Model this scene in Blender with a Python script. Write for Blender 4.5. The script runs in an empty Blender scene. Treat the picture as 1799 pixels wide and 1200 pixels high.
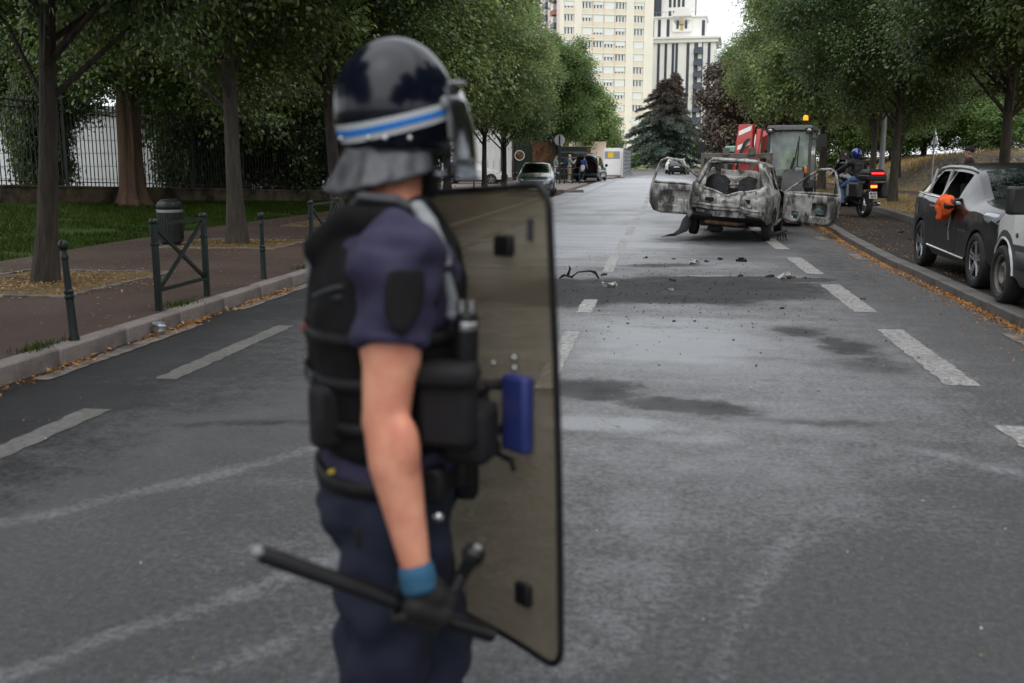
import bpy, bmesh, math, random
import numpy as np
from mathutils import Vector, Matrix, noise

R = math.radians
PI = math.pi
random.seed(11)
rng = np.random.default_rng(11)
sc = bpy.context.scene
COL = sc.collection

# ------------------------------------------------------------------ camera
cam_d = bpy.data.cameras.new("camera")
cam = bpy.data.objects.new("camera", cam_d)
COL.objects.link(cam)
cam.location = (0, 0, 1.58)
cam.rotation_euler = (R(90 - 10.368), 0, R(8.493))
cam_d.lens = 35.0
cam_d.sensor_width = 36.0
cam_d.clip_start = 0.05
cam_d.clip_end = 3000
cam_d.dof.use_dof = True
cam_d.dof.focus_distance = 19.5
cam_d.dof.aperture_fstop = 2.4
cam_d.dof.aperture_blades = 9
sc.camera = cam

# ------------------------------------------------------------------ sky, sun, exposure
SUN_EL, SUN_AZ = 64, 185        # a pale disc behind even cloud, high behind the camera
world = bpy.data.worlds.new("World")
sc.world = world
world.use_nodes = True
wn, wl = world.node_tree.nodes, world.node_tree.links
wn.clear()
sky = wn.new("ShaderNodeTexSky")
sky.sky_type = 'NISHITA'
sky.sun_disc = False
sky.sun_elevation = R(SUN_EL)
sky.sun_rotation = R(SUN_AZ)
sky.air_density = 1.0
sky.dust_density = 4.0
hs = wn.new("ShaderNodeHueSaturation")
hs.inputs['Saturation'].default_value = 0.12
cl = wn.new("ShaderNodeTexNoise")
cl.inputs['Scale'].default_value = 2.2
cl.inputs['Detail'].default_value = 5
tcw = wn.new("ShaderNodeTexCoord")
rampw = wn.new("ShaderNodeMapRange")
rampw.inputs['From Min'].default_value = 0.3
rampw.inputs['From Max'].default_value = 0.7
rampw.inputs['To Min'].default_value = 9.0
rampw.inputs['To Max'].default_value = 10.8
comb = wn.new("ShaderNodeCombineColor")
mixw = wn.new("ShaderNodeMix")
mixw.data_type = 'RGBA'
mixw.inputs['Factor'].default_value = 0.75     # three quarters cloud deck, one quarter clear-sky glow
bg = wn.new("ShaderNodeBackground")
bg.inputs['Strength'].default_value = 0.10
outw = wn.new("ShaderNodeOutputWorld")
wl.new(sky.outputs[0], hs.inputs['Color'])
wl.new(tcw.outputs['Generated'], cl.inputs['Vector'])
wl.new(cl.outputs['Fac'], rampw.inputs['Value'])
for k, tint in enumerate((0.965, 1.0, 1.055)):       # the cloud deck is faintly blue
    tm_ = wn.new("ShaderNodeMath")
    tm_.operation = 'MULTIPLY'
    tm_.inputs[1].default_value = tint
    wl.new(rampw.outputs[0], tm_.inputs[0])
    wl.new(tm_.outputs[0], comb.inputs[k])
wl.new(hs.outputs[0], mixw.inputs['A'])
wl.new(comb.outputs[0], mixw.inputs['B'])
wl.new(mixw.outputs['Result'], bg.inputs['Color'])
wl.new(bg.outputs[0], outw.inputs['Surface'])

sun_d = bpy.data.lights.new("sun", 'SUN')
sun_d.energy = 1.0
sun_d.angle = R(100)
sun_d.color = (1.0, 0.97, 0.93)
sun = bpy.data.objects.new("sun", sun_d)
COL.objects.link(sun)
sv = Vector((math.sin(R(SUN_AZ)) * math.cos(R(SUN_EL)), math.cos(R(SUN_AZ)) * math.cos(R(SUN_EL)), math.sin(R(SUN_EL))))
sun.rotation_euler = sv.to_track_quat('Z', 'Y').to_euler()
sun.location = (0, 0, 60)

sc.view_settings.view_transform = 'Standard'
sc.view_settings.look = 'None'
sc.view_settings.gamma = 1.0
sc.view_settings.exposure = 0.6
sc.view_settings.use_curve_mapping = False
sc.render.engine = 'CYCLES'
sc.cycles.use_denoising = True
sc.cycles.max_bounces = 5
sc.cycles.diffuse_bounces = 3
sc.cycles.glossy_bounces = 3
sc.cycles.transmission_bounces = 4
sc.cycles.transparent_max_bounces = 10
sc.cycles.caustics_reflective = False
sc.cycles.caustics_refractive = False

# ------------------------------------------------------------------ mesh helpers
def V(*a):
    return np.array(a, float)


def rotz(a):
    c, s = math.cos(a), math.sin(a)
    return np.array([[c, -s, 0], [s, c, 0], [0, 0, 1.0]])


def roty(a):
    c, s = math.cos(a), math.sin(a)
    return np.array([[c, 0, s], [0, 1, 0], [-s, 0, c]])


def rotx(a):
    c, s = math.cos(a), math.sin(a)
    return np.array([[1, 0, 0], [0, c, -s], [0, s, c]])


def frame_of(d):
    d = np.asarray(d, float)
    d = d / (np.linalg.norm(d) + 1e-9)
    up = V(0, 0, 1) if abs(d[2]) < 0.95 else V(1, 0, 0)
    a = np.cross(up, d)
    a /= np.linalg.norm(a)
    return a, np.cross(d, a), d


class MB:
    """collects shapes, then links them as one mesh object"""
    def __init__(s):
        s.v, s.f, s.mi, s.n = [], [], [], 0

    def add(s, vs, fs, m=0):
        vs = np.asarray(vs, float).reshape(-1, 3)
        s.v.append(vs)
        for q in fs:
            s.f.append([i + s.n for i in q])
            s.mi.append(m)
        s.n += len(vs)
        return s

    def box(s, c, d, rot=None, m=0, taper=(1, 1), shift=(0, 0)):
        x, y, z = d[0] / 2, d[1] / 2, d[2] / 2
        tx, ty = taper
        p = np.array([[-x, -y, -z], [x, -y, -z], [x, y, -z], [-x, y, -z],
                      [-x * tx + shift[0], -y * ty + shift[1], z], [x * tx + shift[0], -y * ty + shift[1], z],
                      [x * tx + shift[0], y * ty + shift[1], z], [-x * tx + shift[0], y * ty + shift[1], z]])
        if rot is not None:
            p = p @ np.asarray(rot).T
        return s.add(p + np.asarray(c, float), [(0, 3, 2, 1), (4, 5, 6, 7), (0, 1, 5, 4), (1, 2, 6, 5), (2, 3, 7, 6), (3, 0, 4, 7)], m)

    def beam(s, a, b, w, h=None, m=0):
        a, b = np.asarray(a, float), np.asarray(b, float)
        h = w if h is None else h
        u, v, d = frame_of(b - a)
        p = []
        for q in (a, b):
            for i, j in ((-1, -1), (1, -1), (1, 1), (-1, 1)):
                p.append(q + u * i * w / 2 + v * j * h / 2)
        return s.add(p, [(0, 3, 2, 1), (4, 5, 6, 7), (0, 1, 5, 4), (1, 2, 6, 5), (2, 3, 7, 6), (3, 0, 4, 7)], m)

    def tube(s, pts, rad, n=8, m=0, caps=True, sq=1.0):
        pts = [np.asarray(p, float) for p in pts]
        if not hasattr(rad, '__len__'):
            rad = [rad] * len(pts)
        vs, fs = [], []
        u0 = None
        for i, p in enumerate(pts):
            d = pts[min(i + 1, len(pts) - 1)] - pts[max(i - 1, 0)]
            u, v, d = frame_of(d)
            if u0 is not None:
                u = u0 - d * np.dot(u0, d)
                u /= np.linalg.norm(u) + 1e-9
                v = np.cross(d, u)
            u0 = u
            for k in range(n):
                a = 2 * PI * k / n
                vs.append(p + (u * math.cos(a) + v * math.sin(a) * sq) * rad[i])
        for i in range(len(pts) - 1):
            for k in range(n):
                fs.append((i * n + k, i * n + (k + 1) % n, (i + 1) * n + (k + 1) % n, (i + 1) * n + k))
        if caps:
            fs.append(tuple(range(n))[::-1])
            fs.append(tuple((len(pts) - 1) * n + k for k in range(n)))
        return s.add(vs, fs, m)

    def cyl(s, a, b, r, r2=None, n=12, m=0):
        return s.tube([a, b], [r, r if r2 is None else r2], n, m)

    def capsule(s, pts, rad, n=12, m=0):
        """tapered chain with round ends"""
        pts = [np.asarray(p, float) for p in pts]
        if not hasattr(rad, '__len__'):
            rad = [rad] * len(pts)
        P, Q = [], []
        d0 = (pts[0] - pts[1])
        d0 = d0 / (np.linalg.norm(d0) + 1e-9)
        d1 = (pts[-1] - pts[-2])
        d1 = d1 / (np.linalg.norm(d1) + 1e-9)
        for a in (0.98, 0.85, 0.5):
            P.append(pts[0] + d0 * rad[0] * a)
            Q.append(rad[0] * math.sqrt(1 - a * a))
        P += pts
        Q += list(rad)
        for a in (0.5, 0.85, 0.98):
            P.append(pts[-1] + d1 * rad[-1] * a)
            Q.append(rad[-1] * math.sqrt(1 - a * a))
        return s.tube(P, Q, n, m)

    def ell(s, c, r, rot=None, nu=16, nv=10, m=0, z0=-1.0, z1=1.0):
        """ellipsoid (or a slice of one between z0 and z1 of its unit sphere)"""
        vs, fs = [], []
        t0, t1 = math.asin(max(-1, z0)), math.asin(min(1, z1))
        for j in range(nv + 1):
            t = t0 + (t1 - t0) * j / nv
            for i in range(nu):
                a = 2 * PI * i / nu
                vs.append((math.cos(t) * math.cos(a) * r[0], math.cos(t) * math.sin(a) * r[1], math.sin(t) * r[2]))
        for j in range(nv):
            for i in range(nu):
                fs.append((j * nu + i, j * nu + (i + 1) % nu, (j + 1) * nu + (i + 1) % nu, (j + 1) * nu + i))
        vs = np.array(vs)
        if rot is not None:
            vs = vs @ np.asarray(rot).T
        return s.add(vs + np.asarray(c, float), fs, m)

    def lathe(s, prof, o=(0, 0, 0), axis=(0, 0, 1), n=24, m=0):
        """prof: list of (radius, height along axis)"""
        u, v, d = frame_of(axis)
        o = np.asarray(o, float)
        vs, fs = [], []
        for r, h in prof:
            for k in range(n):
                a = 2 * PI * k / n
                vs.append(o + d * h + (u * math.cos(a) + v * math.sin(a)) * r)
        for i in range(len(prof) - 1):
            for k in range(n):
                fs.append((i * n + k, i * n + (k + 1) % n, (i + 1) * n + (k + 1) % n, (i + 1) * n + k))
        return s.add(vs, fs, m)

    def prism(s, poly, o, ux, uy, depth, m=0):
        """2D polygon in the plane (ux, uy) at o, pushed out by the vector depth"""
        o, ux, uy, dp = (np.asarray(q, float) for q in (o, ux, uy, depth))
        a = [o + ux * p[0] + uy * p[1] for p in poly]
        n = len(a)
        vs = a + [q + dp for q in a]
        fs = [tuple(range(n))[::-1], tuple(range(n, 2 * n))] + [(i, (i + 1) % n, (i + 1) % n + n, i + n) for i in range(n)]
        return s.add(vs, fs, m)

    def rings(s, rings, m=0, closed=True, caps=True):
        n = len(rings[0])
        vs = np.array(rings, float).reshape(-1, 3)
        fs = []
        for i in range(len(rings) - 1):
            for k in range(n if closed else n - 1):
                fs.append((i * n + k, i * n + (k + 1) % n, (i + 1) * n + (k + 1) % n, (i + 1) * n + k))
        if caps:
            fs += [tuple(range(n))[::-1], tuple((len(rings) - 1) * n + k for k in range(n))]
        return s.add(vs, fs, m)

    def grid(s, fn, nu, nv, m=0):
        vs = [fn(i / nu, j / nv) for j in range(nv + 1) for i in range(nu + 1)]
        fs = [(j * (nu + 1) + i, j * (nu + 1) + i + 1, (j + 1) * (nu + 1) + i + 1, (j + 1) * (nu + 1) + i) for j in range(nv) for i in range(nu)]
        return s.add(vs, fs, m)

    def arr(s):
        return np.concatenate(s.v) if s.v else np.zeros((0, 3))

    def warp(s, fn):
        s.v = [np.array([fn(p) for p in s.arr()])]
        return s

    def jitter(s, amp, freq, seed=0.0):
        def fn(p):
            q = Vector(p) * freq + Vector((seed, seed * 1.7, -seed))
            return p + np.array(noise.noise_vector(q)) * amp
        return s.warp(fn)

    def mesh(s, name, smooth=True, angle=35):
        me = bpy.data.meshes.new(name)
        me.from_pydata(s.arr().tolist(), [], s.f)
        me.polygons.foreach_set('material_index', s.mi)
        if smooth:
            me.shade_smooth()
            me.set_sharp_from_angle(angle=R(angle))
        me.update()
        return me

    def build(s, name, mats, parent=None, smooth=True, angle=35, bevel=0, fix=False, solid=0, seg=2):
        me = s.mesh(name, smooth, angle)
        if fix:
            bm = bmesh.new()
            bm.from_mesh(me)
            bmesh.ops.recalc_face_normals(bm, faces=bm.faces)
            bm.to_mesh(me)
            bm.free()
        return link(name, me, mats, parent, bevel, solid, seg)


def link(name, me, mats, parent=None, bevel=0, solid=0, seg=2):
    if not isinstance(mats, (list, tuple)):
        mats = [mats]
    if not me.materials:
        for m in mats:
            me.materials.append(M[m] if isinstance(m, str) else m)
    o = bpy.data.objects.new(name, me)
    COL.objects.link(o)
    if parent is not None:
        o.parent = parent
    if solid:
        md = o.modifiers.new('thickness', 'SOLIDIFY')
        md.thickness = solid
        md.offset = -1
    if bevel:
        md = o.modifiers.new('edge', 'BEVEL')
        md.width = bevel
        md.segments = seg
        md.limit_method = 'ANGLE'
        md.angle_limit = R(40)
    return o


PENDING = []


def remesh(mb, name, mats, parent, voxel=0.01, smooth=4, disp=None):
    """fuse overlapping closed shapes into one continuous skin (all skins are finished together at the end)"""
    o = link(name, mb.mesh(name, False), mats, parent)
    md = o.modifiers.new('r', 'REMESH')
    md.mode = 'VOXEL'
    md.voxel_size = voxel
    if smooth:
        sm = o.modifiers.new('s', 'SMOOTH')
        sm.factor = 0.5
        sm.iterations = smooth
    PENDING.append((o, mats, disp))
    return o


def finish_skins():
    dg = bpy.context.evaluated_depsgraph_get()
    done = []
    for o, mats, disp in PENDING:
        em = o.evaluated_get(dg).data
        co = np.empty(len(em.vertices) * 3)
        em.vertices.foreach_get('co', co)
        nr = np.empty(len(em.vertices) * 3)
        em.vertices.foreach_get('normal', nr)
        co, nr = co.reshape(-1, 3), nr.reshape(-1, 3)
        if disp:
            amp, freq = disp
            k = np.array([noise.noise(Vector(p) * freq) for p in co])
            co = co + nr * (k * amp)[:, None]
        done.append((o, mats, co, [tuple(p.vertices) for p in em.polygons]))
    for o, mats, co, fs in done:
        out = bpy.data.meshes.new(o.name)
        out.from_pydata(co.tolist(), [], fs)
        out.materials.append(M[mats])
        out.polygons.foreach_set('material_index', [0] * len(out.polygons))
        out.shade_smooth()
        o.modifiers.clear()
        o.data = out


def tag(o, label=None, cat=None, group=None, kind=None):
    if label:
        o['label'] = label
    if cat:
        o['category'] = cat
    if group:
        o['group'] = group
    if kind:
        o['kind'] = kind
    return o


def thing(name, label, cat, loc=(0, 0, 0), rz=0, group=None, rot=None):
    o = bpy.data.objects.new(name, None)
    COL.objects.link(o)
    o.empty_display_size = 0.1
    o.location = loc
    o.rotation_euler = rot if rot else (0, 0, rz)
    return tag(o, label, cat, group)


def copy_tree(o, parent=None):
    c = o.copy()
    COL.objects.link(c)
    c.parent = parent
    for ch in list(o.children):
        copy_tree(ch, c)
    return c


def pchip(xs, ys):
    """smooth monotone curve through the key points"""
    xs, ys = np.asarray(xs, float), np.asarray(ys, float)
    h = np.diff(xs)
    d = np.diff(ys) / h
    m = np.zeros(len(xs))
    m[0], m[-1] = d[0], d[-1]
    for i in range(1, len(xs) - 1):
        m[i] = 0 if d[i - 1] * d[i] <= 0 else 2 * d[i - 1] * d[i] / (d[i - 1] + d[i])

    def f(x):
        x = min(max(x, xs[0]), xs[-1])
        i = min(int(np.searchsorted(xs, x, side='right')) - 1, len(h) - 1)
        t = (x - xs[i]) / h[i]
        return float((2 * t**3 - 3 * t**2 + 1) * ys[i] + (t**3 - 2 * t**2 + t) * h[i] * m[i]
                     + (-2 * t**3 + 3 * t**2) * ys[i + 1] + (t**3 - t**2) * h[i] * m[i + 1])
    return f


# ------------------------------------------------------------------ materials
M = {}


def newmat(name):
    m = bpy.data.materials.new(name)
    m.use_nodes = True
    n, l = m.node_tree.nodes, m.node_tree.links
    b = n['Principled BSDF']
    M[name] = m
    return m, n, l, b


def tex(n, l, kind='Object', scale=(1, 1, 1)):
    tc = n.new('ShaderNodeTexCoord')
    mp = n.new('ShaderNodeMapping')
    mp.inputs['Scale'].default_value = scale
    l.new(tc.outputs[kind], mp.inputs['Vector'])
    return mp.outputs[0]


def nz(n, l, vec, scale, detail=4, rough=0.6, dist=0.0):
    t = n.new('ShaderNodeTexNoise')
    t.inputs['Scale'].default_value = scale
    t.inputs['Detail'].default_value = detail
    t.inputs['Roughness'].default_value = rough
    t.inputs['Distortion'].default_value = dist
    if vec is not None:
        l.new(vec, t.inputs['Vector'])
    return t.outputs['Fac']


def mr(n, l, v, a, b, c=0.0, d=1.0):
    t = n.new('ShaderNodeMapRange')
    t.inputs['From Min'].default_value = a
    t.inputs['From Max'].default_value = b
    t.inputs['To Min'].default_value = c
    t.inputs['To Max'].default_value = d
    l.new(v, t.inputs['Value'])
    return t.outputs[0]


def mth(n, l, op, a, b=None):
    t = n.new('ShaderNodeMath')
    t.operation = op
    for i, q in enumerate((a, b)):
        if q is None:
            continue
        if hasattr(q, 'is_linked'):
            l.new(q, t.inputs[i])
        else:
            t.inputs[i].default_value = q
    return t.outputs[0]


def mixc(n, l, fac, a, b, blend='MIX'):
    t = n.new('ShaderNodeMix')
    t.data_type = 'RGBA'
    t.blend_type = blend
    for key, q in (('Factor', fac), ('A', a), ('B', b)):
        s = [i for i in t.inputs if i.name == key and i.type == ('VALUE' if key == 'Factor' else 'RGBA')][0]
        if hasattr(q, 'is_linked'):
            l.new(q, s)
        elif key == 'Factor':
            s.default_value = q
        else:
            s.default_value = (*q[:3], 1)
    return [o for o in t.outputs if o.type == 'RGBA'][0]


def bumpn(n, l, b, h, strength=0.3, dist=0.02):
    t = n.new('ShaderNodeBump')
    t.inputs['Strength'].default_value = strength
    t.inputs['Distance'].default_value = dist
    l.new(h, t.inputs['Height'])
    l.new(t.outputs[0], b.inputs['Normal'])


def pm(name, col, rough=0.6, metal=0.0, var=0.2, scale=5, bump=0.0, bscale=60, bdist=0.01, spec=0.5, coat=0.0, dirt=None, kind='Object', stretch=(1, 1, 1), rvar=0.08):
    m, n, l, b = newmat(name)
    v = tex(n, l, kind, stretch)
    f = nz(n, l, v, scale, 5)
    f = mr(n, l, f, 0.25, 0.75)
    c = mixc(n, l, f, [k * (1 - var) for k in col], [min(1, k * (1 + var)) for k in col])
    if dirt:
        dc, lo, hi, ds = dirt
        g = mr(n, l, nz(n, l, v, ds, 6, 0.65), lo, hi)
        c = mixc(n, l, g, c, dc)
    l.new(c, b.inputs['Base Color'])
    l.new(mr(n, l, nz(n, l, v, scale * 2.3, 3), 0.2, 0.8, max(0.02, rough - rvar), min(1, rough + rvar)), b.inputs['Roughness'])
    b.inputs['Metallic'].default_value = metal
    b.inputs['Specular IOR Level'].default_value = spec
    if coat:
        b.inputs['Coat Weight'].default_value = coat
        b.inputs['Coat Roughness'].default_value = 0.06
    if bump:
        bumpn(n, l, b, nz(n, l, v, bscale, 4), bump, bdist)
    return m


def glassm(name, tint, refl=0.12, rough=0.02, haze=0.0, hazecol=(0.5, 0.5, 0.5)):
    """thin pane: tinted see-through plus mirror reflection, optional pale film"""
    m, n, l, b = newmat(name)
    n.remove(b)
    out = n['Material Output']
    tr = n.new('ShaderNodeBsdfTransparent')
    tr.inputs[0].default_value = (*tint, 1)
    gl = n.new('ShaderNodeBsdfGlossy')
    gl.inputs['Roughness'].default_value = rough
    gl.inputs['Color'].default_value = (0.95, 0.97, 1, 1)
    fr = n.new('ShaderNodeFresnel')
    fr.inputs['IOR'].default_value = 1.5
    f2 = mth(n, l, 'MULTIPLY', fr.outputs[0], refl / 0.04 * 0.5)
    f2 = mth(n, l, 'MINIMUM', f2, 0.9)
    mx = n.new('ShaderNodeMixShader')
    l.new(f2, mx.inputs[0])
    l.new(tr.outputs[0], mx.inputs[1])
    l.new(gl.outputs[0], mx.inputs[2])
    last = mx.outputs[0]
    if haze:
        df = n.new('ShaderNodeBsdfDiffuse')
        df.inputs[0].default_value = (*hazecol, 1)
        m2 = n.new('ShaderNodeMixShader')
        v = tex(n, l, 'Object')
        l.new(mr(n, l, nz(n, l, v, 3, 5), 0.3, 0.7, haze * 0.6, haze * 1.4), m2.inputs[0])
        l.new(last, m2.inputs[1])
        l.new(df.outputs[0], m2.inputs[2])
        last = m2.outputs[0]
    l.new(last, out.inputs['Surface'])
    return m


def emis(name, col, strength, base=(0.2, 0.02, 0.01)):
    m, n, l, b = newmat(name)
    b.inputs['Base Color'].default_value = (*base, 1)
    b.inputs['Emission Color'].default_value = (*col, 1)
    b.inputs['Emission Strength'].default_value = strength
    b.inputs['Roughness'].default_value = 0.2
    return m


def leafm(name, c1, c2, c3, trans=0.35, spec=0.6):
    """leaf blade: colour differs leaf by leaf, light passes through"""
    m, n, l, b = newmat(name)
    geo = n.new('ShaderNodeNewGeometry')
    rp = n.new('ShaderNodeValToRGB')
    e = rp.color_ramp.elements
    e[0].color, e[1].color = (*c1, 1), (*c3, 1)
    k = e.new(0.6)
    k.color = (*c2, 1)
    l.new(geo.outputs['Random Per Island'], rp.inputs[0])
    oi = n.new('ShaderNodeObjectInfo')
    hv = n.new('ShaderNodeHueSaturation')
    l.new(mr(n, l, oi.outputs['Random'], 0, 1, 0.485, 0.51), hv.inputs['Hue'])
    spr = mr(n, l, nz(n, l, tex(n, l, 'Object'), 1.1, 3, 0.6), 0.32, 0.68, 0.62, 1.5)      # young and old sprays differ
    l.new(mth(n, l, 'MULTIPLY', mr(n, l, oi.outputs['Random'], 0, 1, 1.15, 0.85), spr), hv.inputs['Value'])
    l.new(rp.outputs[0], hv.inputs['Color'])
    l.new(hv.outputs[0], b.inputs['Base Color'])
    b.inputs['Roughness'].default_value = 0.40
    b.inputs['Specular IOR Level'].default_value = spec
    tl = n.new('ShaderNodeBsdfTranslucent')
    hv2 = n.new('ShaderNodeHueSaturation')
    hv2.inputs['Hue'].default_value = 0.48
    hv2.inputs['Saturation'].default_value = 1.1
    hv2.inputs['Value'].default_value = 1.3
    l.new(hv.outputs[0], hv2.inputs['Color'])
    l.new(hv2.outputs[0], tl.inputs[0])
    mx = n.new('ShaderNodeMixShader')
    mx.inputs[0].default_value = trans
    l.new(b.outputs[0], mx.inputs[1])
    l.new(tl.outputs[0], mx.inputs[2])
    l.new(mx.outputs[0], n['Material Output'].inputs['Surface'])
    return m


# street surfaces
def road_material():
    m, n, l, b = newmat('asphalt')
    v = tex(n, l, 'Object')
    at = n.new('ShaderNodeAttribute')
    at.attribute_name = 'stain_and_light'
    sp = n.new('ShaderNodeSeparateColor')
    l.new(at.outputs['Color'], sp.inputs[0])
    soot_shade, ash_sheen, wet = sp.outputs[0], sp.outputs[1], sp.outputs[2]
    fine = nz(n, l, v, 85, 3, 0.8)
    agg = n.new('ShaderNodeTexVoronoi')
    agg.inputs['Scale'].default_value = 62
    l.new(v, agg.inputs['Vector'])
    big = nz(n, l, v, 0.55, 6, 0.6, 0.4)
    mid = nz(n, l, v, 5.0, 6, 0.7)
    c = mixc(n, l, mr(n, l, fine, 0.3, 0.7), (0.017, 0.0174, 0.0184), (0.075, 0.0765, 0.080))
    g2 = mr(n, l, nz(n, l, v, 30, 5, 0.8), 0.36, 0.64)
    c = mixc(n, l, g2, mixc(n, l, 0.6, c, (0.008, 0.008, 0.009)), mixc(n, l, 0.32, c, (0.22, 0.222, 0.225)))
    stone = mr(n, l, agg.outputs['Distance'], 0.0, 0.45, 1, 0)
    sepc = n.new('ShaderNodeSeparateColor')
    l.new(agg.outputs['Color'], sepc.inputs[0])
    stone = mth(n, l, 'MULTIPLY', stone, mr(n, l, sepc.outputs[0], 0.72, 0.9))
    c = mixc(n, l, mth(n, l, 'MULTIPLY', stone, 0.8), c, (0.30, 0.28, 0.25))
    c = mixc(n, l, mr(n, l, big, 0.35, 0.7, 0.0, 0.5), c, mixc(n, l, fine, (0.022, 0.022, 0.023), (0.055, 0.055, 0.056)))
    # foam and ash film, with the sky sheen painted in as pale colour
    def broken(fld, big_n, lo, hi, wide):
        """a patch whose edge breaks up into flecks instead of fading evenly"""
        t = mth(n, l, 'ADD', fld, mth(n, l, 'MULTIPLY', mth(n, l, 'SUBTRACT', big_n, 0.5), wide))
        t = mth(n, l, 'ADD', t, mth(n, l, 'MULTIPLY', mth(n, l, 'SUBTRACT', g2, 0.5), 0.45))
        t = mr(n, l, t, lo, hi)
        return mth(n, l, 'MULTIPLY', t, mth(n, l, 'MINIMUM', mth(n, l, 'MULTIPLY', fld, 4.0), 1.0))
    am = mth(n, l, 'MULTIPLY', broken(ash_sheen, mid, 0.10, 0.95, 0.9), 0.95)
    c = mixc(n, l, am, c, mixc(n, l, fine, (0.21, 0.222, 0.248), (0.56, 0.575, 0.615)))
    # soot, plus the shade painted dark over the left lane
    sm = broken(soot_shade, nz(n, l, v, 7, 8, 0.78), 0.22, 0.72, 1.3)
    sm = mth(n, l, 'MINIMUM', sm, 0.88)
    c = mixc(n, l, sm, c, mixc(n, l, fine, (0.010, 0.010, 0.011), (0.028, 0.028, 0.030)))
    # hairline cracks
    vc = n.new('ShaderNodeTexVoronoi')
    vc.feature = 'DISTANCE_TO_EDGE'
    vc.inputs['Scale'].default_value = 0.42
    wv = n.new('ShaderNodeVectorMath')
    wv.operation = 'ADD'
    nv = n.new('ShaderNodeTexNoise')
    nv.inputs['Scale'].default_value = 2.5
    nv.inputs['Detail'].default_value = 6
    l.new(v, nv.inputs['Vector'])
    l.new(v, wv.inputs[0])
    l.new(nv.outputs['Color'], wv.inputs[1])
    l.new(wv.outputs[0], vc.inputs['Vector'])
    ck = mr(n, l, vc.outputs['Distance'], 0.0, 0.006, 1, 0)
    ck = mth(n, l, 'MULTIPLY', ck, mr(n, l, nz(n, l, v, 0.8, 2), 0.5, 0.6))
    c = mixc(n, l, mth(n, l, 'MULTIPLY', ck, 0.75), c, (0.018, 0.017, 0.016))
    l.new(c, b.inputs['Base Color'])
    r = mr(n, l, mid, 0.2, 0.8, 0.48, 0.62)
    wm = mth(n, l, 'MULTIPLY', wet, mr(n, l, nz(n, l, v, 3.2, 5, 0.7), 0.3, 0.6, 0.3, 1.1))
    r = mth(n, l, 'SUBTRACT', r, mth(n, l, 'MULTIPLY', wm, 0.16))
    r = mth(n, l, 'ADD', r, mth(n, l, 'MULTIPLY', sm, 0.35))
    l.new(r, b.inputs['Roughness'])
    l.new(mth(n, l, 'SUBTRACT', mth(n, l, 'ADD', 1.0, mth(n, l, 'MULTIPLY', wm, 1.2)), mth(n, l, 'MULTIPLY', sm, 0.60)), b.inputs['Specular IOR Level'])
    hgt = mth(n, l, 'ADD', mth(n, l, 'MULTIPLY', agg.outputs['Distance'], 0.6), mth(n, l, 'ADD', fine, mth(n, l, 'MULTIPLY', g2, 0.8)))
    bumpn(n, l, b, hgt, 1.0, 0.010)


road_material()


def paving(name, a, b2, fleck, scale=110, patch=0.6):
    m, n, l, b = newmat(name)
    v = tex(n, l, 'Object')
    fine = nz(n, l, v, scale, 2, 0.7)
    big = nz(n, l, v, patch, 6, 0.65, 0.3)
    c = mixc(n, l, mr(n, l, fine, 0.3, 0.7), a, b2)
    c = mixc(n, l, mr(n, l, big, 0.35, 0.7, 0, 0.6), c, [q * 0.55 for q in a])
    vo = n.new('ShaderNodeTexVoronoi')
    vo.inputs['Scale'].default_value = 26
    l.new(v, vo.inputs['Vector'])
    sepc = n.new('ShaderNodeSeparateColor')
    l.new(vo.outputs['Color'], sepc.inputs[0])
    k = mth(n, l, 'MULTIPLY', mr(n, l, vo.outputs['Distance'], 0.1, 0.22, 1, 0), mr(n, l, sepc.outputs[1], 0.93, 0.95))
    c = mixc(n, l, k, c, fleck)
    l.new(c, b.inputs['Base Color'])
    l.new(mr(n, l, big, 0.2, 0.8, 0.78, 0.95), b.inputs['Roughness'])
    b.inputs['Specular IOR Level'].default_value = 0.22
    bumpn(n, l, b, fine, 0.6, 0.005)


paving('pavement_tar', (0.056, 0.037, 0.030), (0.125, 0.086, 0.070), (0.34, 0.24, 0.09))
paving('parking_tar', (0.024, 0.0185, 0.015), (0.052, 0.041, 0.033), (0.36, 0.25, 0.09))
paving('red_tar', (0.085, 0.055, 0.050), (0.14, 0.095, 0.085), (0.25, 0.2, 0.12))
paving('pale_tar', (0.20, 0.17, 0.155), (0.30, 0.26, 0.24), (0.15, 0.13, 0.1))
paving('soil', (0.13, 0.085, 0.04), (0.26, 0.17, 0.075), (0.42, 0.28, 0.08), 60, 1.1)
paving('litter_soil', (0.10, 0.072, 0.035), (0.24, 0.155, 0.065), (0.5, 0.34, 0.1), 45, 1.5)
paving('earth', (0.06, 0.055, 0.04), (0.10, 0.09, 0.065), (0.12, 0.1, 0.06), 40, 0.1)
pm('granite', (0.215, 0.185, 0.172), 0.7, var=0.25, scale=45, bump=0.4, bscale=80, bdist=0.004, dirt=((0.07, 0.06, 0.055), 0.45, 0.75, 3))
pm('granite_dark', (0.12, 0.115, 0.11), 0.65, var=0.3, scale=45, bump=0.4, bscale=80, bdist=0.004, dirt=((0.05, 0.045, 0.04), 0.45, 0.7, 3))
pm('mortar', (0.07, 0.065, 0.06), 0.9, var=0.3)
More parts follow.
